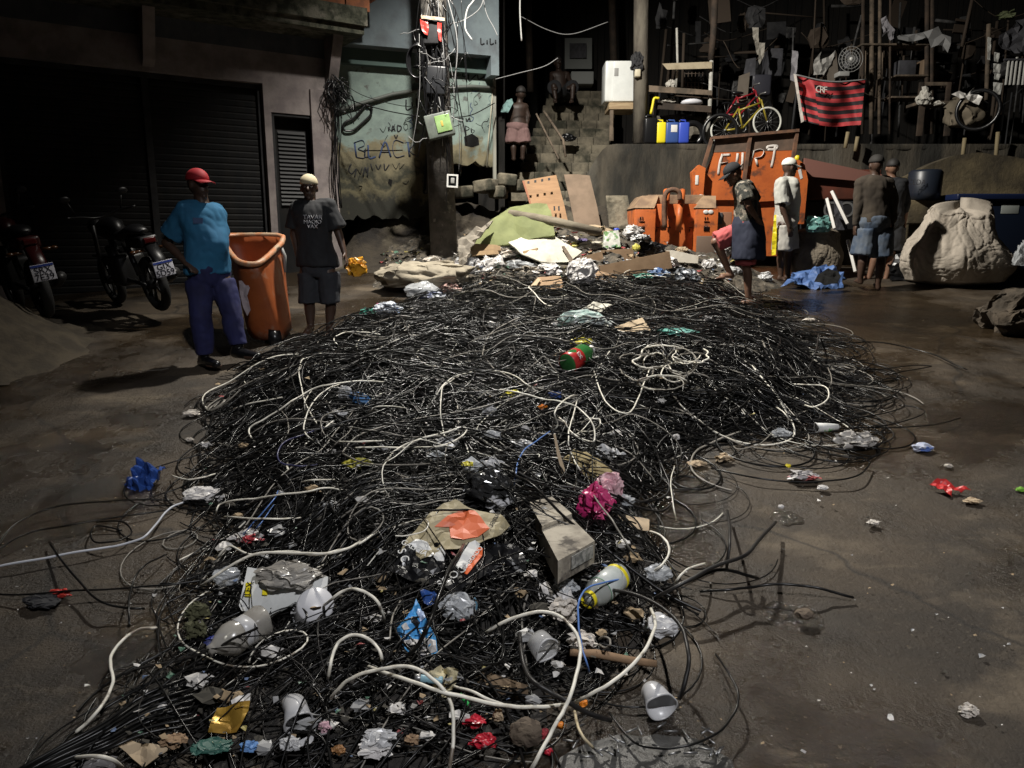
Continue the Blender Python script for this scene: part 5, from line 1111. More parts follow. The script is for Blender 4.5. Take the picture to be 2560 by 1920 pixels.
# ================================================================== MOTORCYCLES
M_moto=mat('moto_black',(.005,.005,.006),rough=.4); M_tyre=mat('tyre_rubber',(.014,.014,.014),rough=.8)
def moto(label,base,yaw,plate,mcol,roll=0,pd=(0,0)):
    t=thing('motorcycle',label,'motorcycle',(0,0,0),'motorcycles parked at the shutter')
    for yy in (0,1.28):
        w=MB().torus((0,yy,.30),(1,0,0),.25,.05,32,10).build('wheel',M_tyre,t); mb=MB(); mb.tube([(-.06,yy,.3),(.06,yy,.3)],.05,12)
        for a in np.linspace(0,2*math.pi,6)[:-1]: mb.tube([(0,yy,.3),(0,yy+.21*math.cos(a),.3+.21*math.sin(a))],.014,5)
        mb.torus((0,yy,.3),(1,0,0),.205,.015,24,6); mb.build('rim',M_moto,w)
    MB().loft([(Vector((0,.75,.78)),.05,.2,0),(Vector((0,.75,.85)),.13,.26,0),(Vector((0,.77,.97)),.12,.22,0),(Vector((0,.8,1.02)),.05,.12,0)],16).build('fuel_tank',mcol,t)
    MB().tube([(0,-.12,.86),(0,.1,.88),(0,.35,.82),(0,.55,.83)],[.06,.12,.13,.09],12,flat=.5).build('seat',M_moto,t)
    mb=MB(); mb.bbox_(-.10,.10,-.22,.2,.70,.82,.03); mb.tube([(0,-.2,.74),(0,-.33,.58),(0,-.38,.45)],[.07,.07,.05],8,flat=.4); mb.build('tail_cowl',mcol,t)
    MB().bbox_(-.06,.06,-.25,-.215,.74,.80,.012).build('tail_light',mat('dull_tail_light',(.07,.004,.004),rough=.3),t)
    for q in (-1,1): MB().tube([(q*.08,-.2,.68),(q*.17,-.22,.68)],.016,8).ell((q*.19,-.22,.68),(.035,.03,.02)).build('indicator',mat('amber_lens',(.06,.022,.006),rough=.3),t)
    MB().bbox_(-.16,.16,.45,.8,.28,.62,.05).tube([(-.09,.62,.5),(-.09,.7,.72)],.06,10).tube([(.09,.62,.5),(.09,.7,.72)],.06,10).build('engine',mat('engine_grey',(.015,.015,.015),rough=.45),t)
    MB().tube([(.14,.7,.35),(.16,.4,.27),(.17,.0,.32),(.18,-.2,.40)],[.025,.03,.05,.05],10).build('exhaust',MATS['engine_grey'] if 'engine_grey' in MATS else M_moto,t)
    mb=MB()
    for q in (-1,1): mb.tube([(q*.08,0,.3),(q*.09,.5,.36)],.022,6); mb.tube([(q*.1,.05,.42),(q*.1,.16,.72)],.03,8); mb.tube([(q*.08,1.28,.3),(q*.08,1.08,.95)],.026,8)
    mb.tube([(0,.5,.3),(0,.95,.85)],.03,8); mb.build('frame',M_moto,t)
    MB().bbox_(-.05,.05,1.0,1.55,.57,.6,.012).build('front_fender',mcol,t)
    MB().tube(catmull([(-.37,.88,1.08),(-.2,1.0,1.06),(0,1.05,1.02),(.2,1.0,1.06),(.37,.88,1.08)],4),.014,8).build('handlebar',M_moto,t)
    MB().ell((0,1.2,.92),(.1,.09,.1)).build('headlight',M_moto,t)
    for q in (-1,1): m_=MB().tube([(q*.24,.98,1.08),(q*.29,.97,1.24)],.008,6).build('mirror',M_moto,t); MB().ell((q*.31,.96,1.27),(.06,.015,.038)).build('mirror_glass',M_moto,m_)
    px_,pz=pd; pl=MB().bbox_(-.10,.10,-.40,-.395,.40,.56,.004).build('number_plate',mat('plate_white',(.62,.62,.68),rough=.5),t)
    MB().box(-.098,.098,-.404,-.4015,.535,.556).build('plate_band',mat('plate_blue',(.03,.06,.3),rough=.5),pl)
    text(pl,plate[0],fmat((1,0,0),(0,0,1),(0,-1,0),(0,-.402,.502)),.085,M_blackpl,'lettering',.001); text(pl,plate[1],fmat((1,0,0),(0,0,1),(0,-1,0),(0,-.402,.435)),.085,M_blackpl,'lettering',.001)
    t.location=base; t.rotation_euler=(0,roll,yaw); return t
def moto_at(px,py,Y,yaw,roll):   # put the plate on a photo position
    p=W(px,py,Y); Rm=Matrix.Rotation(yaw,3,'Z')@Matrix.Rotation(roll,3,'Y'); return p-Rm@Vector((0,-.4,.48))
b_=moto_at(109,681,7.2,R(44),R(-10)); moto('black and red motorcycle with plate SRX 7E39 at the left edge',b_,R(44),('SRX','7E39'),mat('moto_red',(.03,.003,.003),rough=.35),R(-10))
b_=moto_at(411,671,7.75,R(46),R(-12)); moto('all black motorcycle with plate GIX 5D59 behind the man in the red cap',b_,R(46),('GIX','5D59'),M_moto,R(-12))
# ================================================================== RIGHT SIDE SACKS ETC
M_sack=mat('woven_sack',(.44,.385,.32),(.33,.29,.24),3,rough=.85,bump=.004,bscale=90,c3=(.17,.14,.11),s3=2.2,thr3=(.55,.7)); M_sack2=mat('tan_sack',(.22,.185,.14),(.15,.125,.095),4,rough=.9,bump=.006,bscale=50)
def sack(label,x0,y0,x1,y1,Y,m,seed,ears=True,amp=.22,dr=.8):
    p=W((x0+x1)/2,y1,Y); k=mpp(p); w=(x1-x0)*k/2; h=(y1-y0)*k; n=260; q=140; vs=[]; s3=seed*1.37
    cen=p+Vector((0,w*dr*.75,0))
    for j in range(q+1):
        v=j/q
        prof=((.88+.14*sst(0,.22,v))-(.40 if ears else .2)*sst(.3,.95,v))*(1 if v<.9 else max(0,math.cos((v-.9)/.1*math.pi/2))**.5)
        prof*=min(1,.6+v*9)
        for i in range(n):
            a=2*math.pi*i/n; ca,sa=math.cos(a),math.sin(a); e=(abs(ca)**2.6+abs(sa)**2.6)**(-1/2.6)
            P=Vector((ca*1.3,sa*1.3,v*1.6+s3)); wv=noise.noise_vector(P*1.7)*.35; P=P+wv
            def rg(q,pw=3): return 1-min(1,abs(noise.noise(q))*pw)
            big=.15*noise.noise(P*1.2)
            cr_=-.034*rg(Vector((P.x*2.4,P.y*2.4,P.z*1.0)),3.2)**2-.022*rg(Vector((P.x*3.2,P.y*3.2,P.z*3.6)),4)**2-.016*rg(P*7,4)**2
            for ea in (3.5,5.9,4.6):
                da=(a-ea+math.pi)%(2*math.pi)-math.pi; dv=(v-.9)*2.4; ds_=math.hypot(da,dv); cr_-=.045*(1-abs(math.sin(math.atan2(dv,da)*4.5+ea+noise.noise(P*2))))**2*math.exp(-(ds_/.75)**2)*sst(0,.1,ds_)
            top=sst(.55,.95,v)*.05*(rg(Vector((ca*5,sa*5,v+s3)),2.5)-.5)
            r=prof*e*.95*(1+big+cr_+top+.008*noise.noise(P*18))
            z=h*(v**.9)*(.93+.10*noise.noise(Vector((ca*1.5+s3,sa*1.5,2))))
            if ears:
                for ea in (3.3,6.1): d=abs((a-ea+math.pi)%(2*math.pi)-math.pi); z+=h*.13*math.exp(-(d/.32)**2)*sst(.6,.88,v)
            vs.append(cen+Vector((ca*w*r,sa*w*dr*r,z)))
    mb=MB(); mb.add(vs,[(j*n+i,j*n+(i+1)%n,(j+1)*n+(i+1)%n,(j+1)*n+i) for j in range(q) for i in range(n)]+[tuple(reversed(range(n))),tuple(q*n+i for i in range(n))],0,True)
    return mb.thing('woven_sack',m,label,'sack')
sack('huge bulging pale woven sack standing at the right edge of the yard',2292,512,2552,716,9.95,M_sack,41)
sack('tan woven sack stuffed with plastic between the white cap man and the brown top man',1985,565,2118,690,10.7,M_sack2,42,ears=False,dr=.7)
blob('clear_teal_bag','clear teal plastic bag on top of the tan woven sack','bag',2020,528,2078,578,mat('teal_film',(.14,.30,.28),rough=.25,alpha=.85),Y=10.6,seed=43,amp=.45)
for i,(a,b) in enumerate((((2068,497),(2087,572)),((2080,478),(2120,560)),((2120,600),(2139,680)))):
    A0=W(*a,10.75);B0=W(*b,10.5); MB().bbox_(-.025,.025,-.02,.02,0,(B0-A0).length,.004,0,fmat((B0-A0).normalized().orthogonal().normalized(),(B0-A0).normalized().cross((B0-A0).normalized().orthogonal().normalized()),(B0-A0).normalized(),A0)).thing('window_batten',mat('white_batten2',(.55,.53,.5),rough=.6),('short white batten leaning beside the clear teal bag','long white batten leaning right of the clear teal bag','white batten standing at the brown top man\'s left foot')[i],'batten',group='white battens by the tan sack')
sheet('cabinet_board','dim grey cabinet panel leaning behind the white battens','panel',[(2085,500),(2105,503),(2120,575),(2090,575)],M_dk2,Y=10.9,n=(0,-1,.1),thick=.01)
M_bt=mat('blue_tarpaulin',(.075,.15,.36),(.055,.11,.27),5,rough=.6,bump=.003)
bt=sheet('blue_tarp_bag','open blue tarpaulin bag lying on the ground in front of the tan sack','bag',[(1955,708),(1990,690),(2030,672),(2066,658),(2090,666),(2108,684),(2112,712),(2085,718),(2070,714),(2040,722),(2000,716)],M_bt,n=(0,-.9,1),lift=.10,amp=.09,thick=.01,seed=5,res=22,nfreq=5)
blob('bag_body','','',1990,672,2108,716,M_bt,seed=44,amp=.3,dr=.5,smooth=True,parent=bt)
sheet('bag_mouth_shade','black sheet painted as the shade in the gaping bag mouth','',[(2036,703),(2046,684),(2070,672),(2094,676),(2102,692),(2094,708),(2062,712)],M_hole_shade,plane=plane_at(W(2066,708,9.62),(0,-1,.8)),parent=bt,amp=.03,nfreq=6)  # black sheet stands in for shade inside the open bag
blob('dark_bag','shiny black rubbish bags heaped between the brown top man and the huge sack','bag',2225,585,2300,690,M_blackpl,Y=10.6,seed=45,amp=.35)
sheet('black_plastic_sheet','flat black plastic strip on the ground left of the huge sack','plastic',[(2225,690),(2290,688),(2292,702),(2225,700)],M_blackpl,amp=.01,lift=.02)
blob('clear_bag','clear plastic bag at the right edge beside the huge sack','bag',2535,585,2580,660,mat('clear_film',(.62,.64,.66),(.5,.52,.54),9,rough=.22,alpha=.55),Y=9.7,seed=46,amp=.5)
M_clear=MATS['clear_film']; M_clearw=mat('milky_film',(.62,.62,.62),(.48,.48,.49),7,rough=.3,alpha=.82); M_wbag=mat('white_bag',(.60,.58,.56),(.50,.48,.47),6,rough=.45); M_card=mat('cardboard',(.30,.20,.12),(.24,.155,.09),4,rough=.9,bump=.002)
M_cardl=mat('pale_cardboard',(.46,.36,.24),(.38,.29,.19),5,rough=.9,bump=.002); M_tissue=mat('tissue',(.60,.56,.50),(.48,.43,.38),9,rough=.95)
M_board=mat('white_board',(.52,.50,.42),(.42,.40,.33),3,rough=.7,c3=(.25,.22,.16),s3=2,thr3=(.6,.72))
T6=2.212
def t6(*p): return [(a/T6+900,b/T6+400) for a,b in p]
def B6(name,label,cat,x0,y0,x1,y1,m,**k): (x0,y0),(x1,y1)=t6((x0,y0),(x1,y1)); return blob(name,label,cat,x0,y0,x1,y1,m,**k)
# heap behind
S=lambda name,label,cat,pts,m,Y,n,**k: sheet(name,label,cat,t6(*pts),m,Y=Y,n=n,**k)
dp=S('leaning_board','orange-brown wooden cabinet door leaning on the bank','panel',[(897,115),(1085,82),(1130,250),(1172,440),(1010,440),(940,250)],mat('orange_plywood',(.34,.19,.09),(.27,.15,.07),3,rough=.7,bump=.003,stretch=(1,1,5)),11.75,(0,-1,.5),thick=.03,amp=.002)
for a,b in (([(897,115),(1085,82),(1088,94),(900,127)]),([(1075,84),(1088,82),(1172,440),(1160,440)])) if False else (): pass
sheet('door_edge','','',t6((897,115),(908,113),(950,250),(940,250)),mat('reddish_edge',(.25,.09,.04),rough=.7),plane=plane_at(W(1318,470,11.70),(0,-1,.5)),parent=dp,amp=0)
for i in range(4): x=925+i*38; sheet('hinge_mark','','',t6((x,118-i*6),(x+12,116-i*6),(x+13,130-i*6),(x+1,132-i*6)),M_dark,plane=plane_at(W(1340,455,11.69),(0,-1,.5)),parent=dp,amp=0)
for i in range(2): x=1070+i*25; sheet('hinge_mark','','',t6((x,255),(x+9,255),(x+10,280),(x+1,280)),M_dark,plane=plane_at(W(1380,520,11.62),(0,-1,.5)),parent=dp,amp=0)
S('brown_board','grey-brown board leaning right of the orange-brown door','panel',[(1128,80),(1200,78),(1270,86),(1310,250),(1338,395),(1230,405),(1195,395),(1160,220)],mat('grey_brown_board',(.20,.14,.095),(.15,.105,.07),4,rough=.8,bump=.002),11.7,(0,-1,.5),thick=.025,amp=.003)
S('stone_slab','dark square slab leaning between the boards and the skip','panel',[(1360,195),(1480,195),(1515,395),(1380,370)],M_stone,11.8,(0,-1,.4),thick=.06,amp=.02)
S('foam_sheet','large pale green foam sheet curved over the heap','foam',[(598,480),(650,400),(735,322),(830,262),(920,243),(1032,237),(1060,300),(1078,415),(960,430),(840,465),(700,480)],mat('green_foam',(.19,.21,.085),(.145,.165,.065),3,rough=.8,bump=.002),11.3,(-.15,-1,.55),thick=.05,amp=.04,nfreq=2,res=20)
S('foam_patch','lighter green square of foam on the foam sheet','foam',[(880,300),(1055,275),(1072,395),(900,385)],mat('green_foam2',(.22,.24,.11),rough=.8),11.2,(-.15,-1,.55),thick=.02,amp=.01)
S('grey_cloth','grey dusty cloth slumped left of the foam sheet','cloth',[(540,440),(600,400),(690,350),(735,330),(700,380),(610,480),(590,560),(545,600)],mat('grey_cloth',(.26,.23,.19),(.19,.17,.14),5,rough=.95),11.0,(-.2,-1,.9),thick=.02,amp=.09)
a=W(*t6((825,292))[0],10.75); b=W(*t6((1335,398))[0],10.35); MB().tube([a,(a+b)/2+Vector((0,0,.01)),b],[.055,.06,.05],12).thing('log_pole',mat('peeled_log',(.22,.19,.14),(.13,.11,.08),7,rough=.9,bump=.008,stretch=(.3,1,1)),'long peeled wooden pole lying across the heap','pole')
S('hardboard_sheet','big off-white board lying on the heap in front of the pole','board',[(820,455),(985,382),(1110,440),(1228,512),(1150,562),(1000,560),(900,520)],M_board,10.7,(0,-.8,1),thick=.02,amp=.03,nfreq=3)
S('wood_plank','short dark plank at the left end of the wooden pole','plank',[(820,395),(1000,386),(1002,402),(835,416)],M_wood2,10.66,(0,-1,.6),thick=.02,amp=.002)
S('grey_tile','grey square tile lying on the off-white board','tile',[(850,450),(905,405),(1002,412),(945,480)],mat('grey_tile',(.13,.11,.09),(.1,.085,.07),4,rough=.7),10.6,(0,-.8,1),thick=.02,amp=.003)
for i,(pts,lb) in enumerate((([(600,492),(640,462),(775,470),(780,500),(620,505)],'upper tan plank at the foot of the foam sheet'),([(608,505),(760,498),(770,520),(620,528)],'lower tan plank at the foot of the foam sheet'),([(900,505),(985,485),(978,500),(905,520)],'short tan plank in front of the off-white board'),([(1115,478),(1130,474),(1205,590),(1175,592)],'dark stick standing up against the cardboard box'))):
    S('plank',lb,'plank',pts,mat('tan_plank',(.28,.19,.10),(.2,.13,.07),6,rough=.85,bump=.003) if i<3 else M_wood2,10.45-.1*i,(0,-1,.7),thick=.02,amp=.003)
B6('white_bag','upright white plastic bag left in the rubbish heap near the pole','bag',645,490,800,645,M_wbag,Y=10.3,seed=51,amp=.55,sub=5)
B6('white_bag','low bundle of clear and white bags right beside the pole foot','bag',548,572,665,648,M_clearw,Y=10.25,seed=52,amp=.6,sub=5)
B6('scrap_bundle','bundle of torn brownish paper on the heap behind the upright white bag','paper',730,462,900,540,M_tissue,Y=10.55,seed=53,amp=.9,sub=5)
B6('clear_bag','clear plastic bag of bottles right of the upright white bag','bag',790,540,1000,600,M_clear,Y=10.3,seed=54,amp=.7)
B6('grey_bag','dusty grey bag under the off-white board','bag',860,570,1060,632,mat('dusty_bag',(.24,.21,.17),rough=.7),Y=10.15,seed=55,amp=.5)
B6('black_bag','small black rubbish bag between the off-white board and the cardboard','bag',1003,540,1128,592,M_blackpl,Y=10.3,seed=56,amp=.5)
B6('yellow_bag','pale yellow bag behind the cardboard box','bag',1135,445,1215,497,mat('pale_yellow_bag',(.42,.38,.08),rough=.5),Y=10.7,seed=57,amp=.4)
B6('purple_cloth','purple cloth bundle behind the pale yellow bag','cloth',1185,425,1275,462,mat('purple_cloth',(.10,.08,.17),rough=.8),Y=10.85,seed=58,amp=.5)
B6('white_bundle','long rolled off-white bundle behind the cardboard box','bundle',1210,425,1345,500,mat('roll_white',(.45,.42,.34),rough=.8),Y=10.7,seed=59,amp=.7)
S('white_carton','white and green printed carton standing in the heap','carton',[(1350,395),(1430,388),(1442,480),(1345,490)],mat('printed_carton',(.55,.55,.50),(.12,.25,.08),13,rough=.5,thr=(.52,.56)),10.6,(0,-1,.3),thick=.1,amp=.01)
B6('blue_bottle','small blue bottle neck on the printed carton','bottle',1405,372,1435,390,mat('royal_blue',(.02,.05,.4),rough=.4),Y=10.65,amp=.1)
def cbox(label,A_,B_,Y,d,h,m=M_card):
    a=W(*t6(*A_)[0],Y); b=W(*t6(*B_)[0],Y-.02); u=(b-a).normalized(); L=(b-a).length; v=Vector((0,0,1)).cross(u).normalized(); w=u.cross(v).normalized()
    mb=MB(); M=fmat(u,v,w,a); t=.012
    mb.box(0,L,0,t,-h,0,0,M).box(0,L,d,d+t,-h,0,0,M).box(0,t,t,d,-h,0,0,M).box(L-t,L,t,d,-h,0,0,M).box(t,L-t,t,d,-h,-h+t,0,M)
    o=mb.thing('cardboard_box',m,label,'box'); return o
cbox('open brown cardboard box on the left of the heap of boxes',[(1130,560)],[(1338,505)],10.2,.5,.28)
cbox('open cardboard box with printed side at the centre of the heap of boxes',[(1335,500)],[(1512,488)],10.35,.5,.3)
cbox('long low cardboard box lying in front of the other boxes',[(1325,585)],[(1712,505)],9.95,.42,.22)
S('cardboard_flap','loose cardboard flap fallen forward under the long box','cardboard',[(1280,600),(1420,640),(1410,690),(1290,655)],M_card,9.7,(0,-1,1.2),thick=.008)
S('grey_board','pale grey panel leaning at the right end of the long box','panel',[(1690,500),(1730,498),(1872,530),(1868,572),(1700,560)],mat('pale_grey_panel',(.34,.31,.26),rough=.7),10.3,(0,-1,.7),thick=.02,amp=.004)
B6('black_bag','large shiny black rubbish bag on top of the cardboard boxes','bag',1535,430,1690,532,M_blackpl,Y=10.2,seed=61,amp=.5,sub=5)
B6('torn_white_bag','torn white and black striped bag spilling out of the large black bag','bag',1500,395,1610,450,mat('striped_bag',(.6,.6,.6),(.02,.02,.02),11,rough=.35,thr=(.49,.51)),Y=10.1,seed=62,amp=.7,sub=5)
B6('yellow_bottle','yellow bottle poking out of the torn striped bag','bottle',1508,450,1548,498,mat('dull_yellow',(.5,.45,.08),rough=.4),Y=9.95,seed=63,amp=.2)
B6('egg_carton','white tray on a brown carton beside the skip','carton',1740,468,1815,512,M_cardl,Y=10.6,seed=64,amp=.5)
B6('white_bag','round white bag beside the raised foot of the camouflage man','bag',1890,530,1970,600,M_wbag,Y=9.9,seed=65,amp=.4)
B6('blue_net_bag','blue net bag full of plastic left of the black wire clump','bag',1600,580,1720,650,mat('blue_film',(.05,.12,.30),(.3,.35,.4),11,rough=.35),Y=9.6,seed=66,amp=.7)
B6('green_rag','small green rag beside the blue net bag','cloth',1520,618,1620,655,mat('sea_green',(.08,.28,.22),rough=.6),Y=9.55,seed=67,amp=.6)
B6('grey_net_bag','grey wire-wrapped bag right of the blue net bag','bag',1720,570,1880,690,mat('grey_film',(.2,.22,.25),(.02,.02,.02),15,rough=.35),Y=9.5,seed=68,amp=.5)
B6('white_sack','small white sack standing on the back of the cable heap','sack',1148,575,1308,750,M_wbag,lift=.06,seed=69,amp=.35,sub=5,dr=.7)
S('brown_sheet','torn brown cardboard caught in the cables left of the small white sack','cardboard',[(940,700),(985,645),(1110,640),(1125,690),(1110,722),(1000,715)],M_card,9.1,(0,-.7,1),thick=.006)
S('pale_strip','pale cardboard strip beside the torn brown cardboard','cardboard',[(935,705),(985,650),(1000,660),(960,715)],M_cardl,9.05,(0,-.7,1),thick=.006)
sack2=B6('woven_sack','large flattened cream woven sack heaped left of the pole foot','sack',100,580,600,755,mat('cream_sack',(.33,.29,.22),(.24,.21,.16),4,rough=.9,bump=.004,bscale=40),seed=70,amp=.30,sub=5,dr=.8,freq=2.4,smooth=True,lift=.07)
B6('clear_bag','clear inflated bag in front of the cream woven sack','bag',255,685,435,790,M_clear,seed=71,amp=.3,smooth=True)
B6('pink_carton','pinkish folded carton beside the clear inflated bag','carton',435,700,560,768,mat('pinkish_card',(.42,.28,.25),rough=.8),seed=72,amp=.8)
B6('blue_white_bag','blue and white plastic bag below the clear inflated bag','bag',330,745,470,800,mat('navy_bag',(.06,.08,.2),(.4,.42,.45),9,rough=.4),seed=73,amp=.6)
B6('teal_bag','crumpled teal bag at the left tip of the bags','bag',0,810,92,868,mat('teal_bag',(.05,.26,.2),rough=.5),seed=74,amp=.6)
B6('white_blue_bag','white and blue plastic bags beside the crumpled teal bag','bag',80,800,235,905,mat('white_blue_film',(.5,.53,.58),(.15,.25,.5),9,rough=.35,thr=(.55,.62)),seed=75,amp=.7,sub=5)
B6('pink_bag','small magenta bag on top of the white and blue bags','bag',85,790,125,825,mat('magenta_bag',(.5,.06,.2),rough=.4),seed=76,amp=.5)
B6('red_rag','small red rag on top of the cream woven sack','rag',300,562,345,580,MATS['red_plastic'],seed=77,amp=.6,Y=10.0)
HW=[('white plastic bag slumped against the long cardboard box',1330,655,1400,690,M_wbag),('torn white bag lying left of the open printed box',1235,600,1290,640,M_wbag),('crumpled pale newspaper on top of the heap behind the dark stick',1390,590,1450,618,M_tissue),
 ('milky bag between the grey tile and the scrap bundle',1290,560,1345,600,M_clearw),('pale crushed carton at the foot of the brown board',1460,560,1530,600,M_cardl),('white crumpled sheet at the right foot of the pole',1130,640,1195,680,M_clearw),
 ('grey-white bag right of the round white bag',1795,655,1850,690,M_clearw),('pale bag under the pale grey panel',1640,640,1700,672,M_wbag),('small white bag at the left foot of the skip',1560,560,1610,595,M_wbag),('clear crumpled film in front of the cardboard flap',1480,690,1550,720,M_clear),
 ('cream cloth lump left of the upright white bag',1140,590,1195,630,M_tissue),('brown paper lump behind the black rubbish bag',1350,625,1410,655,M_card),('white tissue lump above the cream woven sack',1060,640,1110,665,M_tissue),('white bag wedged between skip and camouflage man',1790,600,1830,640,M_wbag),
 ('pale film lump beside the red and white can',1610,720,1665,745,M_clearw),('white lump at the foot of the white cap man',1895,680,1935,702,M_clearw)]
for i,(lb,x0,y0,x1,y1,m) in enumerate(HW): blob('plastic_bag' if m in (M_wbag,M_clearw,M_clear) else 'paper_lump',lb,'bag' if m in (M_wbag,M_clearw,M_clear) else 'paper',x0,y0-8,x1,y1,m,Y=10.9 if x1<1700 else 10.2,seed=200+i,amp=.6,sub=4)
# on the middle of the heap
def SH(name,label,cat,pts,m,**k): k.setdefault('lift',.09); k.setdefault('n',(0,-.5,1)); return sheet(name,label,cat,pts,m,**k)
SH('white_board','pale bent board lying on the cables below the small white sack','board',t6((1290,785),(1392,800),(1300,858),(1230,890),(1160,892),(1205,835)),M_board,amp=.02,n=(0,-.9,1))
B6('clear_green_bag','clear greenish plastic bag in front of the pale bent board','bag',1110,850,1390,980,mat('greenish_film',(.36,.50,.46),(.55,.58,.58),6,rough=.22,alpha=.8),seed=78,amp=.55,sub=5)
B6('white_scrap','small white plastic scrap left of the clear greenish bag','plastic',1058,914,1112,962,M_wbag,seed=79,amp=.5)
SH('split_board','splintered pale plywood board among the cables','board',t6((1300,960),(1400,925),(1500,890),(1560,872),(1610,940),(1520,960),(1400,1000),(1310,995)),M_cardl,n=(0,-.7,1))
B6('teal_bag','flat teal plastic bag right of the splintered plywood','bag',1660,958,1865,1005,mat('teal_film2',(.10,.32,.27),(.2,.42,.38),6,rough=.3),seed=80,amp=.6)
B6('yellow_wrapper','crumpled yellow wrapper left of the splintered plywood','wrapper',1165,1010,1290,1072,mat('lemon_wrapper',(.62,.55,.05),rough=.4),seed=81,amp=.7)
B6('drink_can','crushed red and white can on the cables near the skip','can',1680,725,1722,755,mat('can_paint',(.5,.5,.5),(.5,.02,.03),16,rough=.3,thr=(.48,.5)),seed=82,amp=.3)
B6('plastic_scrap','small clear scrap beside the crushed can','plastic',1738,718,1760,745,M_clearw,seed=83,amp=.6)
B6('plastic_scrap','torn white scrap on the left slope of the heap','plastic',830,880,905,925,M_clearw,seed=84,amp=.8)
B6('plastic_scrap','pale scrap beside the camouflage man\'s standing foot','plastic',1900,885,1945,925,M_wbag,seed=85,amp=.6)
T2=2.765
def t2(*p): return [(a/T2+1000,b/T2+800) for a,b in p]
def t1(*p): return [(a/T2+400,b/T2+800) for a,b in p]
def BB(tf,name,label,cat,x0,y0,x1,y1,m,**k): (x0,y0),(x1,y1)=tf((x0,y0),(x1,y1)); return blob(name,label,cat,x0,y0,x1,y1,m,**k)
def bottle(label,a,b,r,m,parts,neck=.2,crush=0,name='plastic_bottle'):
    pa,pb=surf(*a),surf(*b); k=mpp(pa); r=r*k; up=Vector((0,0,r+.055)); pa+=up; pb+=up
    t=thing(name,label,'bottle',(pa+pb)/2-Vector((0,0,r)))
    prof=[(0,r*.0),(0,r*.75),(.02,r*.95),(.06,r),(.25,r*(1-crush*.3)),(.4,r*(1-crush)),(.55,r*.98),(1-neck-.12,r),(1-neck,r*.75),(1-neck*.55,r*.38),(1-neck*.35,r*.30),(.99,r*.30),(1,0)]
    dv=lambda v:v+noise.noise_vector(v*11)*(.012 if crush else .004)
    mbc=MB().lathe(pa,pb,prof,24); mbc.v=[dv(v) for v in mbc.v]; mbc.build('bottle_body',m,t)
    for nm,q0,q1,f_,mm in parts: mbc=MB().lathe(pa,pb,[(q0,r*f_*.985),(q0+.002,r*f_),(q1-.002,r*f_),(q1,r*f_*.985)],24); mbc.v=[dv(v) for v in mbc.v]; mbc.build(nm,mm,t)
    return t,pa,pb
M_grb=mat('green_pet',(.035,.15,.04),rough=.15,alpha=.92)
bt_,pa,pb=bottle('green soft drink bottle with a red label and white lettering lying on the cables',t2((1150,425))[0],t2((1322,318))[0],26,M_grb,[('label',.02,.42,1.02,mat('red_label',(.40,.02,.02),rough=.35)),('bottle_cap',.93,1.0,.42,mat('white_cap',(.7,.68,.66),rough=.4))])
d=(pb-pa).normalized(); u=d; v=(CAM-(pa+pb)/2).normalized(); v=(v-u*v.dot(u)).normalized(); w=v.cross(u)
c_=pa+d*(pb-pa).length*.22+v*(31*mpp(pa)*1.05); kk=mpp(pa)
mb=MB()
for s0 in (([(-9,-2),(-11,3),(-7,5),(-6,1)]),([(-3,-1),(-4,3),(-1,3),(0,-1),(-3,-1)]),([(2,-2),(1,3),(4,4),(6,0)]),([(-8,-8),(-10,-4),(-5,-3),(-6,-7),(-1,-7)]),([(1,-7),(0,-4),(4,-4),(5,-7),(8,-6)])): mb.tube(catmull([c_+w*(-a*kk)+u*(b*kk) for a,b in s0],3),.0035,5,flat=.4)
mb.build('label_lettering',M_wp,bt_)
bt_,pa,pb=bottle('empty clear bottle with white label and two yellow bands in the heap',(1548,1497),(1466,1566),33,mat('smoke_clear',(.45,.47,.44),rough=.12,alpha=.6),[('label',.16,.60,1.02,mat('silver_label',(.52,.54,.53),(.40,.44,.42),8,rough=.35)),('yellow_band',.09,.165,1.03,MATS['yellow_hdpe']),('green_line',.60,.615,1.02,mat('green_line',(.08,.25,.12),rough=.5)),('neck_ring',.90,.985,.60,MATS['yellow_hdpe'])],neck=.16)
bottle('crushed cloudy plastic bottle lying on the left of the heap',(668,1618),(528,1705),42,mat('cloudy_pet',(.40,.38,.34),(.30,.28,.25),6,rough=.22,alpha=.7),[('label',.30,.5,.93,M_clearw)],neck=.22,crush=.22)
bottle('small pale blue lighter-shaped tube below the cream paper bag',(1108,1746),(1038,1742),10,mat('pale_blue_plastic',(.22,.38,.45),rough=.35),[('metal_tip',.8,1.0,1.05,M_chrome)],neck=.1,name='lighter')
bottle('small green clothes peg pointing down in the lower heap',(1151,1776),(1176,1808),5,mat('green_peg',(.03,.35,.08),rough=.4),[],neck=.1,name='clothes_peg')
def cup(label,a,b,r0,r1,m,up=.06):   # a base, b mouth (photo px), radii px
    pa,pb=surf(*a)+Vector((0,0,up)),surf(*b)+Vector((0,0,up)); k=mpp(pa); L=(pb-pa).length
    t=thing('plastic_cup',label,'cup',(pa+pb)/2-Vector((0,0,.03)))
    mbc=MB(); mbc.lathe(pa,pb,[(0,0),(0,r0*k),(.25,(r0*.75+r1*.25)*k),(.5,(r0+r1)/2*k),(1,r1*k),(1,r1*k*.95),(.5,(r0+r1)*.475*k),(.02,r0*k*.94),(.02,0)],26); mbc.v=[v+noise.noise_vector(v*14)*.012 for v in mbc.v]; mbc.build('cup_wall',m,t)
    d=(pb-pa).normalized(); mbc=MB(); mbc.torus(pb,d,r1*k,.0035,28,6); mbc.v=[v+noise.noise_vector(v*14)*.012 for v in mbc.v]; mbc.build('rim',M_clearw,t); return t
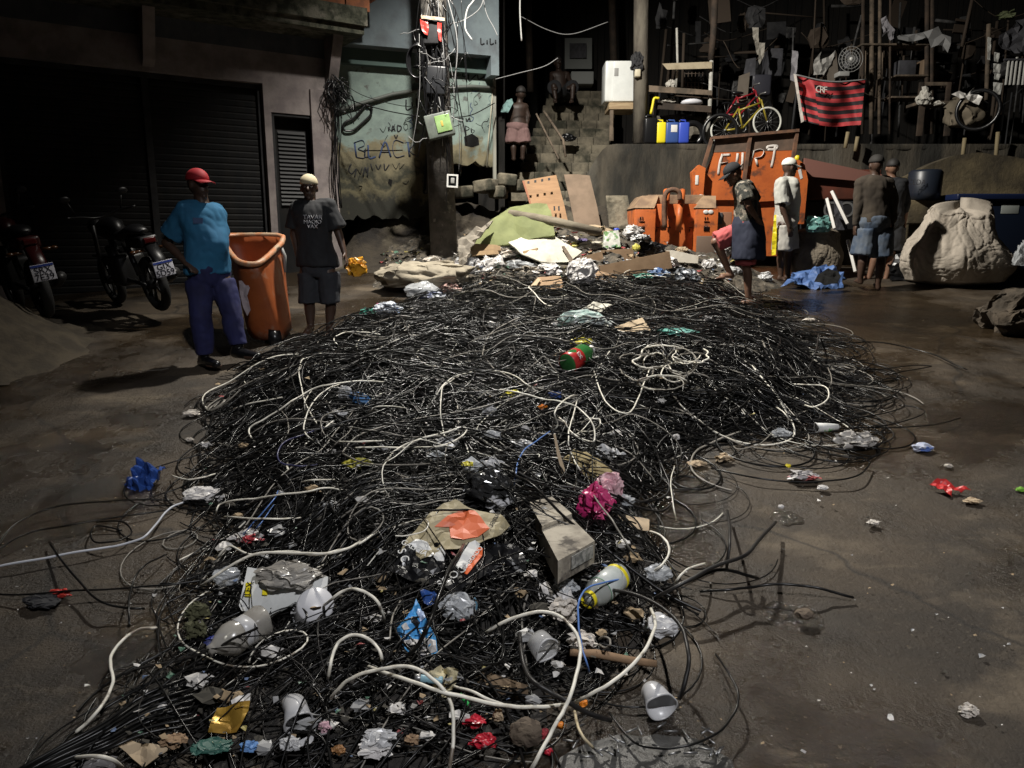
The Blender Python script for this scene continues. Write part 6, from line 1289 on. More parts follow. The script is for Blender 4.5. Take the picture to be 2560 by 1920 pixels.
M_cup=mat('clear_cup',(.55,.55,.55),rough=.15,alpha=.42); M_cupm=mat('milky_cup',(.55,.55,.56),rough=.3,alpha=.8)
pc=surf(1345,1662); t=cup('clear plastic cup lying open-mouthed toward the viewer in the lower heap',(1340,1655),(1368,1690),26,34,M_cup,.10)
cup('milky plastic cup lying on wet concrete at the lower right of the heap',(1628,1762),(1652,1800),29,38,M_cupm,.055)
cup('torn milky plastic cup in the lower left of the heap',(735,1785),(750,1850),26,36,M_cupm,.06)
sheet('cup_shard','jagged milky shard of the torn plastic cup','plastic',[(748,1850),(775,1835),(791,1820),(782,1850),(765,1868),(740,1866)],M_cupm,lift=.07,n=(0,-.6,1))
lid=surf(792,1562)+Vector((0,0,.09)); k=mpp(lid); n_=(CAM-lid).normalized()+Vector((.1,0,.5)); n_.normalize()
t=thing('bucket',"white plastic tub seen from its round base, left of the blue packet",'tub',lid); MB().lathe(lid-n_*.10,lid,[(0,52*k),(.9,46*k),(1,43*k),(1,0)],30).build('tub_wall',mat('tub_white',(.58,.58,.60),(.5,.5,.52),3,rough=.35),t); MB().torus(lid-n_*.10,n_,52*k,.006,30,6).build('rim',MATS['tub_white'],t)
# packets with print
M_bluep=mat('blue_packet',(.06,.27,.60),(.09,.36,.68),5,rough=.3)
bp=SH('blue_packet','sky blue plastic packet with white and navy print at the lower centre','packet',[(1040,1494),(1052,1520),(1070,1555),(1090,1595),(1094,1630),(1060,1642),(1028,1636),(1010,1618),(994,1585),(990,1562),(1010,1545),(1030,1518)],M_bluep,amp=.035,nfreq=14,res=18,lift=.10,n=(0,-.7,1),seed=3)
pl=list(LASTPL)
def prt(par,pts,m,pl,nm='print'): return sheet(nm,'','',pts,m,plane=pl[0],parent=par,amp=pl[1],nfreq=pl[2],seed=pl[3],off=.007,res=8)
prt(bp,[(1027,1543),(1040,1541),(1050,1552),(1044,1568),(1030,1556)],M_blackpl,pl); prt(bp,[(1000,1594),(1030,1600),(1060,1592),(1090,1604),(1092,1628),(1060,1638),(1028,1632)],M_wbag,pl); prt(bp,[(1040,1528),(1058,1524),(1064,1545),(1050,1548)],mat('pale_print',(.4,.5,.7),rough=.4),pl)
prt(bp,[(1003,1566),(1016,1560),(1024,1570),(1010,1576)],M_wbag,pl)
SH('navy_packet','navy plastic packet above the sky blue packet','packet',[(1050,1478),(1085,1474),(1096,1490),(1085,1510),(1060,1505)],mat('navy_packet',(.02,.06,.22),rough=.3),amp=.03,nfreq=14)
blob('clear_tray','crushed clear plastic tray right of the sky blue packet','tray',1099,1508,1184,1590,M_clear,seed=91,amp=.6)
blob('dirty_tissue','greyish dirty tissue left of the yellow-banded bottle','tissue',1372,1520,1446,1590,M_tissue,seed=92,amp=.7,sub=5)
SH('white_carton','white carton with a red printed strip above the dirty tissue','carton',[(1340,1470),(1372,1456),(1425,1468),(1436,1492),(1400,1505),(1350,1498)],M_wbag,amp=.03,nfreq=12)
blob('clear_wrap','clear wrap crumpled on the white carton','plastic',1380,1470,1446,1520,M_clear,seed=93,amp=.7)
blob('white_tissue','small white tissue by the blue wire','tissue',1420,1612,1490,1655,M_tissue,seed=94,amp=.8)
blob('clear_tray','clear ribbed tray at the right of the yellow-banded bottle','tray',1605,1540,1700,1592,M_clearw,seed=95,amp=.4)
blob('clear_tray','crumpled transparent tray under the cables above the ribbed tray','tray',1615,1432,1680,1480,M_clear,seed=96,amp=.6)
cpb=SH('cream_paper_bag','torn cream paper bag with ragged top at the lower centre','paper bag',[(1072,1678),(1085,1680),(1101,1660),(1112,1672),(1130,1668),(1146,1674),(1140,1700),(1128,1725),(1118,1740),(1092,1738),(1082,1715)],mat('cream_paper',(.58,.52,.34),(.48,.42,.27),7,rough=.85),amp=.05,nfreq=16,lift=.11,n=(0,-1,1),res=18)
def trk(tf,a,b,r,m,name,label,cat,up=.05):
    pa,pb=surf(*a)+Vector((0,0,up)),surf(*b)+Vector((0,0,up)); k=mpp((pa+pb)/2); return MB().tube([pa,pa.lerp(pb,.3)+Vector((0,0,.01)),pa.lerp(pb,.7),pb],[r*k*.9,r*k,r*k*.95,r*k*.8],10,flat=.8).thing(name,m,label,cat)
M_stick=mat('brown_stick',(.24,.15,.085),(.16,.10,.055),8,rough=.85,bump=.004)
trk(None,(1425,1662),(1640,1690),13,M_stick,'wooden_stick','round brown stick lying right of the clear cup','stick')
trk(None,(1180,1706),(1318,1735),31,mat('rotten_log',(.14,.095,.055),(.09,.06,.035),5,rough=.9,bump=.008),'wooden_log','stubby rotten log half buried below the clear cup','log',.0)
SH('wood_offcut','pale plywood offcut right of the magenta bag','wood',t2((1500,1350),(1620,1352),(1725,1378),(1722,1450),(1640,1440),(1560,1425)),M_cardl,n=(0,-.4,1))
SH('wood_splinter','long upright pale wood splinter at the heap centre','wood',t2((1060,790),(1075,785),(1100,900),(1140,1030),(1125,1130),(1115,1040),(1085,930)),M_cardl,n=(0,-1,.6),lift=.14,amp=.004)
SH('cardboard_sheet','yellowish folded cardboard right of the wood splinter','cardboard',t2((1120,950),(1200,890),(1290,900),(1380,960),(1475,1050),(1440,1110),(1380,1090),(1300,1130),(1260,1060)),mat('khaki_card',(.30,.24,.12),(.24,.19,.09),5,rough=.85),amp=.03)
SH('clear_sheet','whitish crumpled film right of the folded cardboard','plastic',t2((1345,880),(1440,865),(1500,880),(1565,915),(1480,935),(1430,975),(1370,935)),M_clearw,amp=.04,nfreq=12,lift=.12)
mg=BB(t2,'magenta_bag','bright magenta plastic bag spilling down beside the grey box','bag',1237,1168,1480,1470,mat('magenta_film',(.45,.02,.13),(.55,.08,.2),7,rough=.3),seed=97,amp=.65,sub=5)
BB(t2,'pink_bag','crumpled pale pink bag above the magenta bag','bag',1340,1100,1548,1330,mat('pink_film',(.55,.28,.33),(.62,.45,.47),6,rough=.35),seed=98,amp=.5,sub=5)
BB(t2,'clear_bag','clear bag right under the pale pink bag','bag',1488,1262,1618,1352,M_clear,seed=99,amp=.6)
# printed sacks cluster
cs=SH('printed_paper_sack','brown paper sack printed with an orange shape and black lettering','paper sack',t2((0,1590),(60,1480),(200,1330),(300,1250),(380,1230),(480,1290),(690,1330),(760,1420),(640,1500),(430,1560),(280,1600),(120,1650)),mat('kraft_print',(.33,.28,.17),(.26,.22,.13),8,rough=.6),amp=.03,nfreq=6,res=20,lift=.11,seed=3)
pl=list(LASTPL); csp=pl
prt(cs,t2((240,1430),(330,1360),(420,1305),(520,1320),(560,1370),(620,1450),(540,1490),(440,1515),(350,1500),(340,1420)),mat('orange_print',(.62,.13,.045),rough=.5),pl)
bk=BB(t2,'black_plastic_bag','glossy black and clear plastic bag over the printed paper sack','bag',420,1090,780,1400,mat('black_white_film',(.02,.02,.02),(.45,.45,.46),7,rough=.2,thr=(.56,.60)),seed=101,amp=.5,sub=5)
BB(t2,'clear_bag','clear crumpled bag above the glossy black bag','bag',425,1010,600,1130,M_clear,seed=102,amp=.7)
BB(t2,'clear_bag','second clear bag right behind the glossy black bag','bag',570,1000,715,1120,M_clearw,seed=103,amp=.7)
BB(t2,'yellow_wrapper','small yellow wrapper on the clear crumpled bag','wrapper',420,1112,502,1160,MATS['lemon_wrapper'],seed=104,amp=.6,lift=.06)
T5=2.9105
def t5(*p): return [(a/T5+800,b/T5+1350) for a,b in p]
b5=lambda *a,**k: BB(t5,*a,**k)
SH('black_printed_bag','black bag with a white panel and round seal on its left side','bag',t5((500,200),(600,70),(680,0),(850,10),(920,60),(910,140),(880,300),(760,310),(600,260)),M_blackpl,amp=.035,nfreq=8,lift=.12,seed=3); bpb=bpy.context.scene.objects['black_printed_bag']
pl=list(LASTPL)
prt(bpb,t5((660,40),(700,0),(780,0),(830,90),(800,120),(720,85)),M_wp,pl); prt(bpb,t5((850,60),(890,50),(915,90),(900,140),(850,145),(825,110)),M_wp,pl)
up_dir=Vector((-.35,-.1,0)).normalized()
def flat_text(par,body,px,py,ang,size,m,lift=.15,pq=None):
    q=pq or pl; c,n=q[0]; d=ray(px,py); p=CAM+d*((c-CAM).dot(n)/d.dot(n))+n*(q[1]*.7+.008); x=Vector((math.cos(ang),math.sin(ang),0)); x=(x-n*x.dot(n)).normalized(); yv=n.cross(x); return text(par,body,fmat(x,yv,n,p),size,m,'lettering',.001)
    p=surf(px,py)+Vector((0,0,lift)); n=Vector((0,-.5,1)).normalized(); x=Vector((math.cos(ang),math.sin(ang),0)); x=(x-n*x.dot(n)).normalized(); yv=n.cross(x); return text(par,body,fmat(x,yv,n,p),size,m,'lettering',.001)
flat_text(bpb,'GALICIA',*t5((690,95))[0],R(-35),.035,M_wp); flat_text(bpb,'S C',*t5((610,150))[0],R(-70),.05,M_wp); flat_text(cs,'Premier',*t2((670,1390))[0],R(-110),.04,M_blackpl,.15,csp)
ob=SH('orange_label_packet','black packet with a white and orange label reading SALGADO','packet',t5((900,330),(960,180),(1080,10),(1190,60),(1260,120),(1200,250),(1060,330),(980,390)),M_blackpl,amp=.02,lift=.12,seed=3)
pl=list(LASTPL)
prt(ob,t5((985,190),(1085,25),(1130,5),(1165,30),(1050,225)),M_wp,pl); prt(ob,t5((1040,245),(1150,40),(1185,65),(1180,110),(1070,250)),mat('orange_label',(.65,.12,.03),rough=.45),pl)
flat_text(ob,'SALGADO',*t5((1115,150))[0],R(62),.028,M_wp,.155); flat_text(ob,'SCOC',*t5((960,290))[0],R(45),.05,M_wp,.15)
SH('black_bag','plain black rubbish bag under the grey box','bag',t5((1200,60),(1350,0),(1480,60),(1500,200),(1350,290),(1150,270),(1120,160)),M_blackpl,amp=.05,lift=.09)
# grey box (old appliance carton)
gb=thing('grey_box','dirty grey carton box with torn lid in the middle of the heap','box',surf(1400,1400))
p00=surf(1318,1255)+Vector((0,0,.20)); p10=surf(1365,1243)+Vector((0,0,.20)); p11=surf(1488,1348)+Vector((0,0,.17)); p01=surf(1395,1392)+Vector((0,0,.17))
M_gb=mat('dirty_carton',(.40,.36,.29),(.20,.175,.14),7,rough=.85,bump=.006,c3=(.07,.06,.05),s3=9,thr3=(.54,.64))
def px_at(px,py,z_): d=ray(px,py); return CAM+d*((z_-CAM.z)/d.z)
zt=surf(1400,1330).z+.095; tp=[px_at(1322,1262,zt),px_at(1395,1402,zt),px_at(1487,1352,zt),px_at(1380,1246,zt)]
bt4=[p+Vector((0,0,-.10)) for p in tp]; mb=MB(); mb.hexa(bt4+tp); mb.build('carton',M_gb,gb)
mid0=(tp[0]+tp[1])/2; mid1=(tp[3]+tp[2])/2; MB().hexa([tp[0]+Vector((0,0,.003)),mid0+Vector((0,0,.003)),mid1+Vector((0,0,.003)),tp[3]+Vector((0,0,.003)),tp[0]+Vector((0,0,.012)),mid0+Vector((0,0,.02)),mid1+Vector((0,0,.022)),tp[3]+Vector((0,0,.010))]).build('lid_flap',M_gb,gb)
a_=tp[1].lerp(tp[2],.35); b_=tp[1].lerp(tp[2],.95); o_=Vector((0,-.012,-.01)); MB().hexa([a_+o_+Vector((0,0,-.055)),b_+o_+Vector((0,0,-.055)),b_+o_+Vector((0,.01,-.055)),a_+o_+Vector((0,.01,-.055)),a_+o_,b_+o_,b_+o_+Vector((0,.01,0)),a_+o_+Vector((0,.01,0))]).build('sticker',mat('dirty_sticker',(.34,.33,.30),(.12,.12,.11),40,rough=.7),gb)
T4=2.3044
def t4(*p): return [(a/T4,b/T4+1200) for a,b in p]
b4=lambda *a,**k: BB(t4,*a,**k)
b4('white_bag','crumpled off-white bag at the left edge of the heap','bag',1060,42,1282,142,M_wbag,seed=111,amp=.45,sub=5)
tr=SH('white_tray','large white plastic lid with a yellow TEX label','lid',t4((1425,500),(1560,520),(1890,555),(1880,640),(1830,740),(1700,700),(1560,780),(1390,750),(1375,720)),mat('lid_white',(.55,.56,.55),(.45,.46,.45),4,rough=.4),amp=.006,thick=.012,lift=.14,n=(0,-.6,1),seed=3)
pl=list(LASTPL); sheet('yellow_label','','',t4((1418,600),(1452,598),(1450,678),(1415,676)),MATS['yellow_hdpe'],plane=pl[0],parent=tr,amp=0,off=.010); sheet('yellow_label','','',t4((1515,640),(1545,640),(1542,670),(1513,668)),MATS['yellow_hdpe'],plane=pl[0],parent=tr,amp=0,off=.010)
flat_text(tr,'TEX',*t4((1436,640))[0],R(88),.04,M_blackpl,.168)
b4('grey_film_bag','greyish transparent bag lying over the large white lid','bag',1500,640,1850,790,mat('grey_clear',(.27,.25,.22),(.36,.34,.31),5,rough=.25,alpha=.82),seed=112,amp=.5,sub=5,lift=.07)
b4('blue_packet','blue packet with a yellow strip above the crushed cloudy bottle','packet',1190,960,1330,1035,mat('deep_blue_packet',(.02,.03,.22),(.3,.32,.4),8,rough=.3),seed=113,amp=.5)
b4('yellow_packet','small yellow packet beside the blue one','packet',1325,970,1382,1012,MATS['yellow_hdpe'],seed=114,amp=.4)
gp_=SH('gold_packet','shiny gold foil packet with a white top at the lower left','packet',t4((1330,1290),(1440,1268),(1430,1330),(1360,1450),(1290,1455),(1200,1458),(1225,1370),(1250,1310)),mat('gold_foil',(.40,.24,.04),(.30,.17,.03),6,rough=.3,metal=.5),amp=.02)
SH('white_wrapper','white wrapper above the gold foil packet','wrapper',t4((1330,1270),(1375,1235),(1442,1225),(1438,1268),(1335,1290)),M_wbag,amp=.02)
SH('cream_cardboard','torn cream cardboard at the bottom left of the heap','cardboard',t4((662,1525),(700,1488),(760,1500),(860,1520),(975,1535),(960,1560),(900,1600),(820,1648),(760,1600),(730,1570)),M_cardl,amp=.02,lift=.06)
b4('brown_card','brown soggy cardboard right of the torn cream cardboard','cardboard',930,1550,1075,1625,M_card,seed=115,amp=.6)
b4('grey_bag','grey translucent bag at the bottom left edge','bag',330,1590,640,1700,mat('dim_grey_film',(.16,.15,.15),rough=.3),seed=116,amp=.4)
b4('pink_tissue','small pink tissue right of the torn milky cup','tissue',1840,1470,1912,1545,mat('pink_tissue',(.5,.32,.36),rough=.8),seed=117,amp=.6)
b4('olive_rag','olive drab rag on the left of the white bucket area','rag',1075,760,1215,870,mat('olive_rag',(.07,.07,.035),rough=.9),seed=118,amp=.7)
b4('olive_rag','lower olive strap hanging from the olive rag','rag',1070,870,1190,990,MATS['olive_rag'],seed=119,amp=.9)
b4('grey_cup','grey jar lying under the left edge of the white lid','jar',1240,560,1380,680,M_clear,seed=120,amp=.4)
b4('blue_scrap','pale blue scrap at the bottom edge left of centre','scrap',1390,1590,1500,1650,mat('pale_blue_scrap',(.12,.25,.5),rough=.4),seed=121,amp=.6)
b4('teal_scrap','dim teal scrap at the bottom edge of the heap','scrap',1110,1600,1320,1655,mat('dim_teal',(.03,.10,.08),rough=.5),seed=122,amp=.6)
b4('white_scrap','white film scrap at the bottom edge below the torn milky cup','scrap',1620,1560,1730,1650,M_clearw,seed=123,amp=.8)
SH('blue_bag','dark blue crumpled bag on the ground left of the heap','bag',[(304,1205),(330,1180),(335,1150),(350,1140),(372,1165),(410,1160),(412,1175),(385,1190),(378,1215),(350,1226),(330,1222)],mat('dark_blue_film',(.02,.05,.20),(.03,.08,.3),7,rough=.3),amp=.09,nfreq=16,res=20,lift=.05,n=(0,-.8,1))
b4('red_strip','red plastic strip on the ground at the far left','strip',270,626,412,684,MATS['red_plastic'],seed=125,amp=.5,dr=.4)
b4('black_rag','black rag lying beside the red plastic strip','rag',118,668,330,740,M_dark,seed=126,amp=.6)
b5('red_packet','bright red crumpled packet in the lower centre','packet',1038,1382,1198,1465,mat('red_packet',(.5,.02,.04),rough=.35),seed=131,amp=.6)
b5('red_packet','second red packet with silver inside at the bottom centre','packet',1090,1510,1275,1635,mat('red_silver',(.42,.015,.03),(.4,.35,.35),10,rough=.3,thr=(.58,.62)),seed=132,amp=.7,sub=5)
b5('stone','flat brownish stone at the bottom right of the heap','stone',1390,1390,1600,1610,mat('flat_stone',(.13,.10,.07),(.08,.06,.045),5,rough=.9,bump=.006),seed=133,amp=.2)
b5('red_wrapper','pinkish red wrapper beside the flat stone','wrapper',1600,1345,1675,1500,mat('pink_red',(.42,.07,.08),rough=.4),seed=134,amp=.7)
b5('red_wrapper','small red carton below the pinkish wrapper','wrapper',1635,1510,1700,1570,MATS['red_packet'],seed=135,amp=.4)
b5('orange_lighter','orange plastic lighter right of the pinkish wrapper','lighter',1725,1335,1785,1375,mat('bright_orange',(.7,.22,.02),rough=.4),seed=136,amp=.2)
b5('orange_scrap','orange scrap near the crossing of the white cables','scrap',1890,1170,1945,1215,MATS['bright_orange'],seed=137,amp=.5)
b5('white_carton','white printed carton at the bottom left of centre','carton',310,1490,545,1620,M_clearw,seed=138,amp=.7)
b5('white_scrap','white scrap at the very bottom left of centre','scrap',290,1600,520,1680,M_wbag,seed=139,amp=.8)
b5('brown_shard','upright curled brown paper in the lower centre','paper',1262,1320,1330,1430,M_cardl,seed=140,amp=.6)
b5('ochre_rag','ochre scrap at the bottom left of the white printed carton','scrap',90,1600,190,1670,mat('ochre_scrap',(.25,.12,.04),rough=.6),seed=141,amp=.6)
b5('brown_flake','striped brown card at the bottom centre','card',610,1515,720,1600,M_card,seed=142,amp=.7)
b5('blue_yellow_tube','small blue tube with a yellow tip right of the clear tray','tube',1112,490,1145,612,mat('blue_tube',(.12,.25,.35),(.5,.4,.03),5,rough=.4,thr=(.5,.52)),seed=143,amp=.2)
bb1=lambda *a,**k: BB(t1,*a,**k)
bb1('blue_rag','bright blue rag in the upper left of the cable heap','rag',1320,540,1445,655,mat('sky_rag',(.08,.22,.48),(.3,.45,.6),8,rough=.5,thr=(.55,.65)),seed=151,amp=.6)
bb1('white_film','white film left of the bright blue rag','plastic',1235,495,1325,610,M_clearw,seed=152,amp=.8)
bb1('white_film','white film clump below the bright blue rag','plastic',1150,675,1290,730,M_clearw,seed=153,amp=.9)
bb1('yellow_foil','yellow foil glinting among the black cables on the left','foil',1265,1015,1465,1095,mat('yellow_foil',(.38,.35,.04),(.05,.05,.02),16,rough=.3),seed=154,amp=.9)
bb1('white_film','white plastic clump right of the big cable loop','plastic',1900,850,2060,960,M_clearw,seed=155,amp=.9)
bb1('white_film','small clear clump below the big cable loop','plastic',1840,960,1990,1030,M_clear,seed=156,amp=.9)
bb1('cream_wrapper','cream wrapper on the ground at the left edge of the heap','wrapper',165,615,270,672,M_tissue,seed=157,amp=.7)
bb1('cream_wrapper','small cream scrap below the cream wrapper','wrapper',178,812,228,842,M_tissue,seed=158,amp=.6)
bb1('white_shard','white shard right of the small cream scrap','shard',280,840,360,885,M_wbag,seed=159,amp=1.0)
bb1('red_white_wrapper','red and white wrapper in the lower left of the heap','wrapper',480,1510,710,1605,mat('red_white_film',(.5,.48,.46),(.4,.05,.06),9,rough=.35,thr=(.52,.56)),seed=160,amp=.8)
bb2=lambda *a,**k: BB(t2,*a,**k)
bb2('yellow_wrapper','yellow ribbon of wrapper below the loop of white cable','wrapper',695,525,855,592,MATS['lemon_wrapper'],seed=161,amp=.9)
bb2('blue_rag','dark blue rag at the heap centre','rag',1030,535,1112,605,mat('mid_blue',(.03,.07,.25),rough=.5),seed=162,amp=.7)
bb2('clear_scrap','clear wrap left of the heap centre','plastic',568,620,662,725,M_clearw,seed=163,amp=.6)
bb2('clear_scrap','clear cup squashed below the clear wrap','plastic',578,808,696,892,M_clear,seed=164,amp=.5)
bb2('white_scrap','upright white scrap below the heap centre','plastic',838,775,892,842,M_wbag,seed=165,amp=.5)
bb2('clear_scrap','clear plastic dish under the blue wire','plastic',760,880,920,965,M_clearw,seed=166,amp=.6)
bb2('orange_scrap','tiny orange scrap left of the dark blue rag','scrap',945,630,1015,670,MATS['bright_orange'],seed=167,amp=.9)
bb2('white_scrap','small white scrap at the right edge of the heap','scrap',1880,835,1930,880,M_wbag,seed=168,amp=.6)
T3=2.552
def t3(*p): return [(a/T3+1700,b/T3+700) for a,b in p]
b3=lambda *a,**k: BB(t3,*a,**k)
b3('clear_cup','squashed clear cup at the right edge of the heap','cup',600,940,712,1022,M_clear,seed=171,amp=.6)
a1,a2=t3((870,970),(1000,965)); cup('dented white and green paper cup on the ground right of the heap',a2,a1,9,12,mat('white_green_cup',(.6,.6,.58),(.15,.4,.12),7,rough=.5,thr=(.55,.58)),.03)
b3('clear_bag','crumpled clear bag on the ground right of the green and white cup','bag',1010,958,1262,1098,mat('grey_white_film',(.45,.43,.40),(.33,.31,.29),8,rough=.3,alpha=.9),seed=172,amp=.75,sub=5)
b3('blue_packet','small blue and white packet on the ground to the right','packet',1495,1038,1618,1102,mat('blue_white_packet',(.45,.48,.58),(.1,.18,.5),9,rough=.4,thr=(.5,.54)),seed=173,amp=.4)
SH('red_plastic','torn red plastic on the ground near the right edge','plastic',t3((1600,1290),(1640,1268),(1690,1278),(1730,1305),(1860,1335),(1800,1345),(1730,1335),(1740,1375),(1700,1368),(1650,1320)),mat('red_film',(.50,.03,.03),rough=.4),amp=.03,lift=.02,nfreq=14)
b3('red_white_wrapper','torn transparent wrapper with red print on the ground','wrapper',700,1210,890,1290,mat('red_clear',(.38,.36,.36),(.35,.08,.08),8,rough=.4,thr=(.55,.6)),seed=175,amp=.9)
b3('tan_rag','tan twisted rag at the right tip of the heap','rag',230,1095,350,1170,M_cardl,seed=176,amp=.9)
b3('paper_scrap','tan paper strip beside the twisted rag','paper',50,1150,170,1195,M_cardl,seed=177,amp=.5)
b3('yellow_scrap','tiny yellow scrap on the ground right of the heap','scrap',672,1175,708,1200,MATS['yellow_hdpe'],seed=178,amp=.5)
b3('white_scrap','thin white scrap on the ground below the red printed wrapper','scrap',880,1310,945,1342,M_wbag,seed=179,amp=.4)
b3('white_pebble','white pebble beside the puddle','pebble',628,1432,664,1462,M_wbag,seed=180,amp=.2)
b3('cream_scrap','cream scrap in the open concrete on the right','scrap',1690,1170,1740,1200,M_tissue,seed=181,amp=.6)
b3('cream_scrap','dim cream scrap below the torn red plastic','scrap',1815,1390,1930,1430,M_cardl,seed=182,amp=.6)
b3('cream_scrap','cream scrap beside the dark wet patch','scrap',1200,1530,1280,1565,M_tissue,seed=183,amp=.8)
b3('green_scrap','green leaf-like scrap at the right edge','scrap',2150,1318,2200,1352,mat('leaf_green',(.2,.45,.05),rough=.5),seed=184,amp=.3)
b3('white_scrap','pale torn paper just in front of the standing foot shadow','scrap',780,240,880,270,M_tissue,seed=185,amp=.8)
blob('paper_scrap','folded white paper scrap alone on the dark concrete at lower right','paper',2398,1758,2444,1794,M_tissue,seed=186,amp=.9)
blob('stone','brown stone sitting in the wet hollow right of the heap','stone',1990,1522,2034,1548,MATS['flat_stone'],seed=187,amp=.2)
sheet('concrete_slab_patch','grey concrete slab scattered with nails at the bottom of the photo','slab',[(1375,1960),(1400,1890),(1470,1858),(1540,1840),(1640,1836),(1740,1850),(1830,1900),(1850,1960)],mat('grey_slab',(.075,.072,.066),(.04,.038,.034),5,rough=.5,bump=.01,r2=.25),n=(0,-SL,1),lift=.004,amp=.012,nfreq=6,thick=.03)
mb=MB(); rr=random.Random(5)
for i in range(26):
    p=surf(rr.uniform(1430,1800),rr.uniform(1838,1915))+Vector((0,0,.03)); a=rr.uniform(0,3.14); mb.tube([p,p+Vector((math.cos(a),math.sin(a),0))*.045],.0035,6)
mb.thing('steel_pins',M_chrome,'scatter of short bright steel pins on the grey slab','pins',kind='stuff')
# ================================================================== CABLES
M_cab=mat('black_pvc_cable',(.005,.005,.005),(.009,.0085,.008),9,rough=.29,spec=.28); M_cab2=mat('dusty_cable',(.022,.020,.018),(.010,.009,.009),9,rough=.45,spec=.35); M_cabw=mat('white_pvc_cable',(.74,.71,.62),(.50,.46,.37),20,rough=.45,thr=(.5,.7),c3=(.16,.13,.10),s3=7,thr3=(.60,.66)); M_cabg=mat('grey_pvc_cable',(.24,.22,.19),(.15,.14,.12),12,rough=.5); M_cabb=mat('blue_pvc_cable',(.10,.20,.48),rough=.4)
def strands():
    n=22000; K=34
    # starting points: half uniform on the ground, half uniform in the picture
    xs=[];ys=[]
    while len(xs)<n*.5:
        x=rng.uniform(GX0,GX1); y=rng.uniform(GY0,GY1)
        if look(SD,x,y)>-.02: xs.append(x); ys.append(y)
    while len(xs)<n:
        px,py=rng.uniform(200,2100),rng.uniform(690,1960); g=G(px,py)
        if look(SD,g.x,g.y)>-.02: xs.append(g.x); ys.append(g.y)
    x=np.array(xs); y=np.array(ys)
    # preferred direction: mostly across the picture, tilting up to the right in the foreground
    nf=np.array([noise.noise(Vector((a*.9,b*.9,3)))*1.9+noise.noise(Vector((a*2.6,b*2.6,8)))*1.1 for a,b in zip(x,y)]); base=np.where(y<4.2,.45,.05)+nf; side=rng.random(n)<.5
    loopy=rng.random(n)<.45
    th=np.where(loopy,rng.uniform(0,2*np.pi,n),base+rng.normal(0,.75,n)+np.where(side,np.pi,0))
    kap=np.where(loopy,rng.normal(0,1,n)*4.2,rng.normal(0,.9,n)); L=rng.uniform(.7,2.6,n)*np.where(y<4,.7,1.1); ds=L/(K-1)
    off=rng.random(n)**1.3*.055+np.where(rng.random(n)<.07,rng.uniform(.03,.13,n),0); ph=rng.uniform(0,6.28,n); fr=rng.uniform(.5,1.6,n); am=np.where(rng.random(n)<.04,rng.uniform(.03,.085,n),rng.uniform(.002,.018,n))
    kph=rng.uniform(0,6.28,n); P=np.zeros((n,K,3)); slope=np.array([0.,0.])
    for k in range(K):
        d=look(SD,x,y); h=look(MH,x,y); edge=np.clip((d+.05)/.35,0.04,1)
        zz=SL*np.minimum(y,11.6)+h+off*edge+am*(1+np.sin(ph+fr*6.28*k/K))*edge+.004
        P[:,k]=np.stack([x,y,zz],1)
        kk=kap*(1+.8*np.sin(kph+k*.22))+rng.normal(0,1.6,n)*(rng.random(n)<.25); kk=np.where(d<0,np.sign(kap)*np.maximum(np.abs(kk),3.2),kk)
        th=th+kk*ds; x=x+np.cos(th)*ds; y=y+np.sin(th)*ds
    r=rng.choice([.0028,.0036,.0045,.006],n,p=[.3,.35,.25,.10])*np.where(P[:,0,1]<4,.85,1.15)
    # smooth along
    for _ in range(2): P[:,1:-1]=(P[:,:-2]+2*P[:,1:-1]+P[:,2:])/4
    m=rng.choice([0,1,2,3],n,p=[.82,.13,.036,.014])
    mn=look(SD,P[:,:,0].ravel(),P[:,:,1].ravel()).reshape(n,K).min(1); inb=(P[:,:,1].min(1)>GY0+.1)&(P[:,:,1].max(1)<GY1-.3)
    right=(P[:,:,0].mean(1)>1.6)&(P[:,:,1].mean(1)>4.3)
    u=rng.random(n); lim=np.where(right,np.where(u<.35,-.7,-.15),np.where(u<.06,-.3,-.04)); ok=(mn>lim)&inb
    sel=np.nonzero(ok)[0][:6200]; P,r,m=P[sel],r[sel],m[sel]
    return P,r,m
def bulk(P,r,m,name,mats,S=5):
    n,K,_=P.shape; T=np.gradient(P,axis=1); T/=np.linalg.norm(T,axis=2,keepdims=True)+1e-9
    up=np.array([0,0,1.]); A_=np.cross(T,up); A_/=np.linalg.norm(A_,axis=2,keepdims=True)+1e-9; B_=np.cross(A_,T)
    an=np.linspace(0,2*np.pi,S,endpoint=False)
    V=P[:,:,None,:]+r[:,None,None,None]*(A_[:,:,None,:]*np.cos(an)[None,None,:,None]+B_[:,:,None,:]*np.sin(an)[None,None,:,None])
    V=V.reshape(-1,3); i=np.arange(n)[:,None,None]; k=np.arange(K-1)[None,:,None]; j=np.arange(S)[None,None,:]
    a=(i*K+k)*S+j; b=(i*K+k)*S+(j+1)%S; c=(i*K+k+1)*S+(j+1)%S; d=(i*K+k+1)*S+j
    F=np.stack([a,b,c,d],-1).reshape(-1,4); me=bpy.data.meshes.new(name); me.vertices.add(len(V)); me.vertices.foreach_set('co',V.ravel()); me.loops.add(F.size); me.loops.foreach_set('vertex_index',F.ravel().astype(np.int32)); me.polygons.add(len(F)); me.polygons.foreach_set('loop_start',np.arange(0,F.size,4,dtype=np.int32))
    me.polygons.foreach_set('material_index',np.repeat(m,(K-1)*S).astype(np.int32)); me.polygons.foreach_set('use_smooth',np.ones(len(F),bool)); me.update(calc_edges=True)
    for q in mats: me.materials.append(q)
    return me
P,r,m=strands()
P=P.astype(float)
me=bulk(P,r,m,'tangled_cables',[M_cab,M_cab2,M_cabg,M_cabw]); o=link_thing('tangled_cables',me,'huge heap of tangled black cable spread across the yard','cables',kind='stuff')
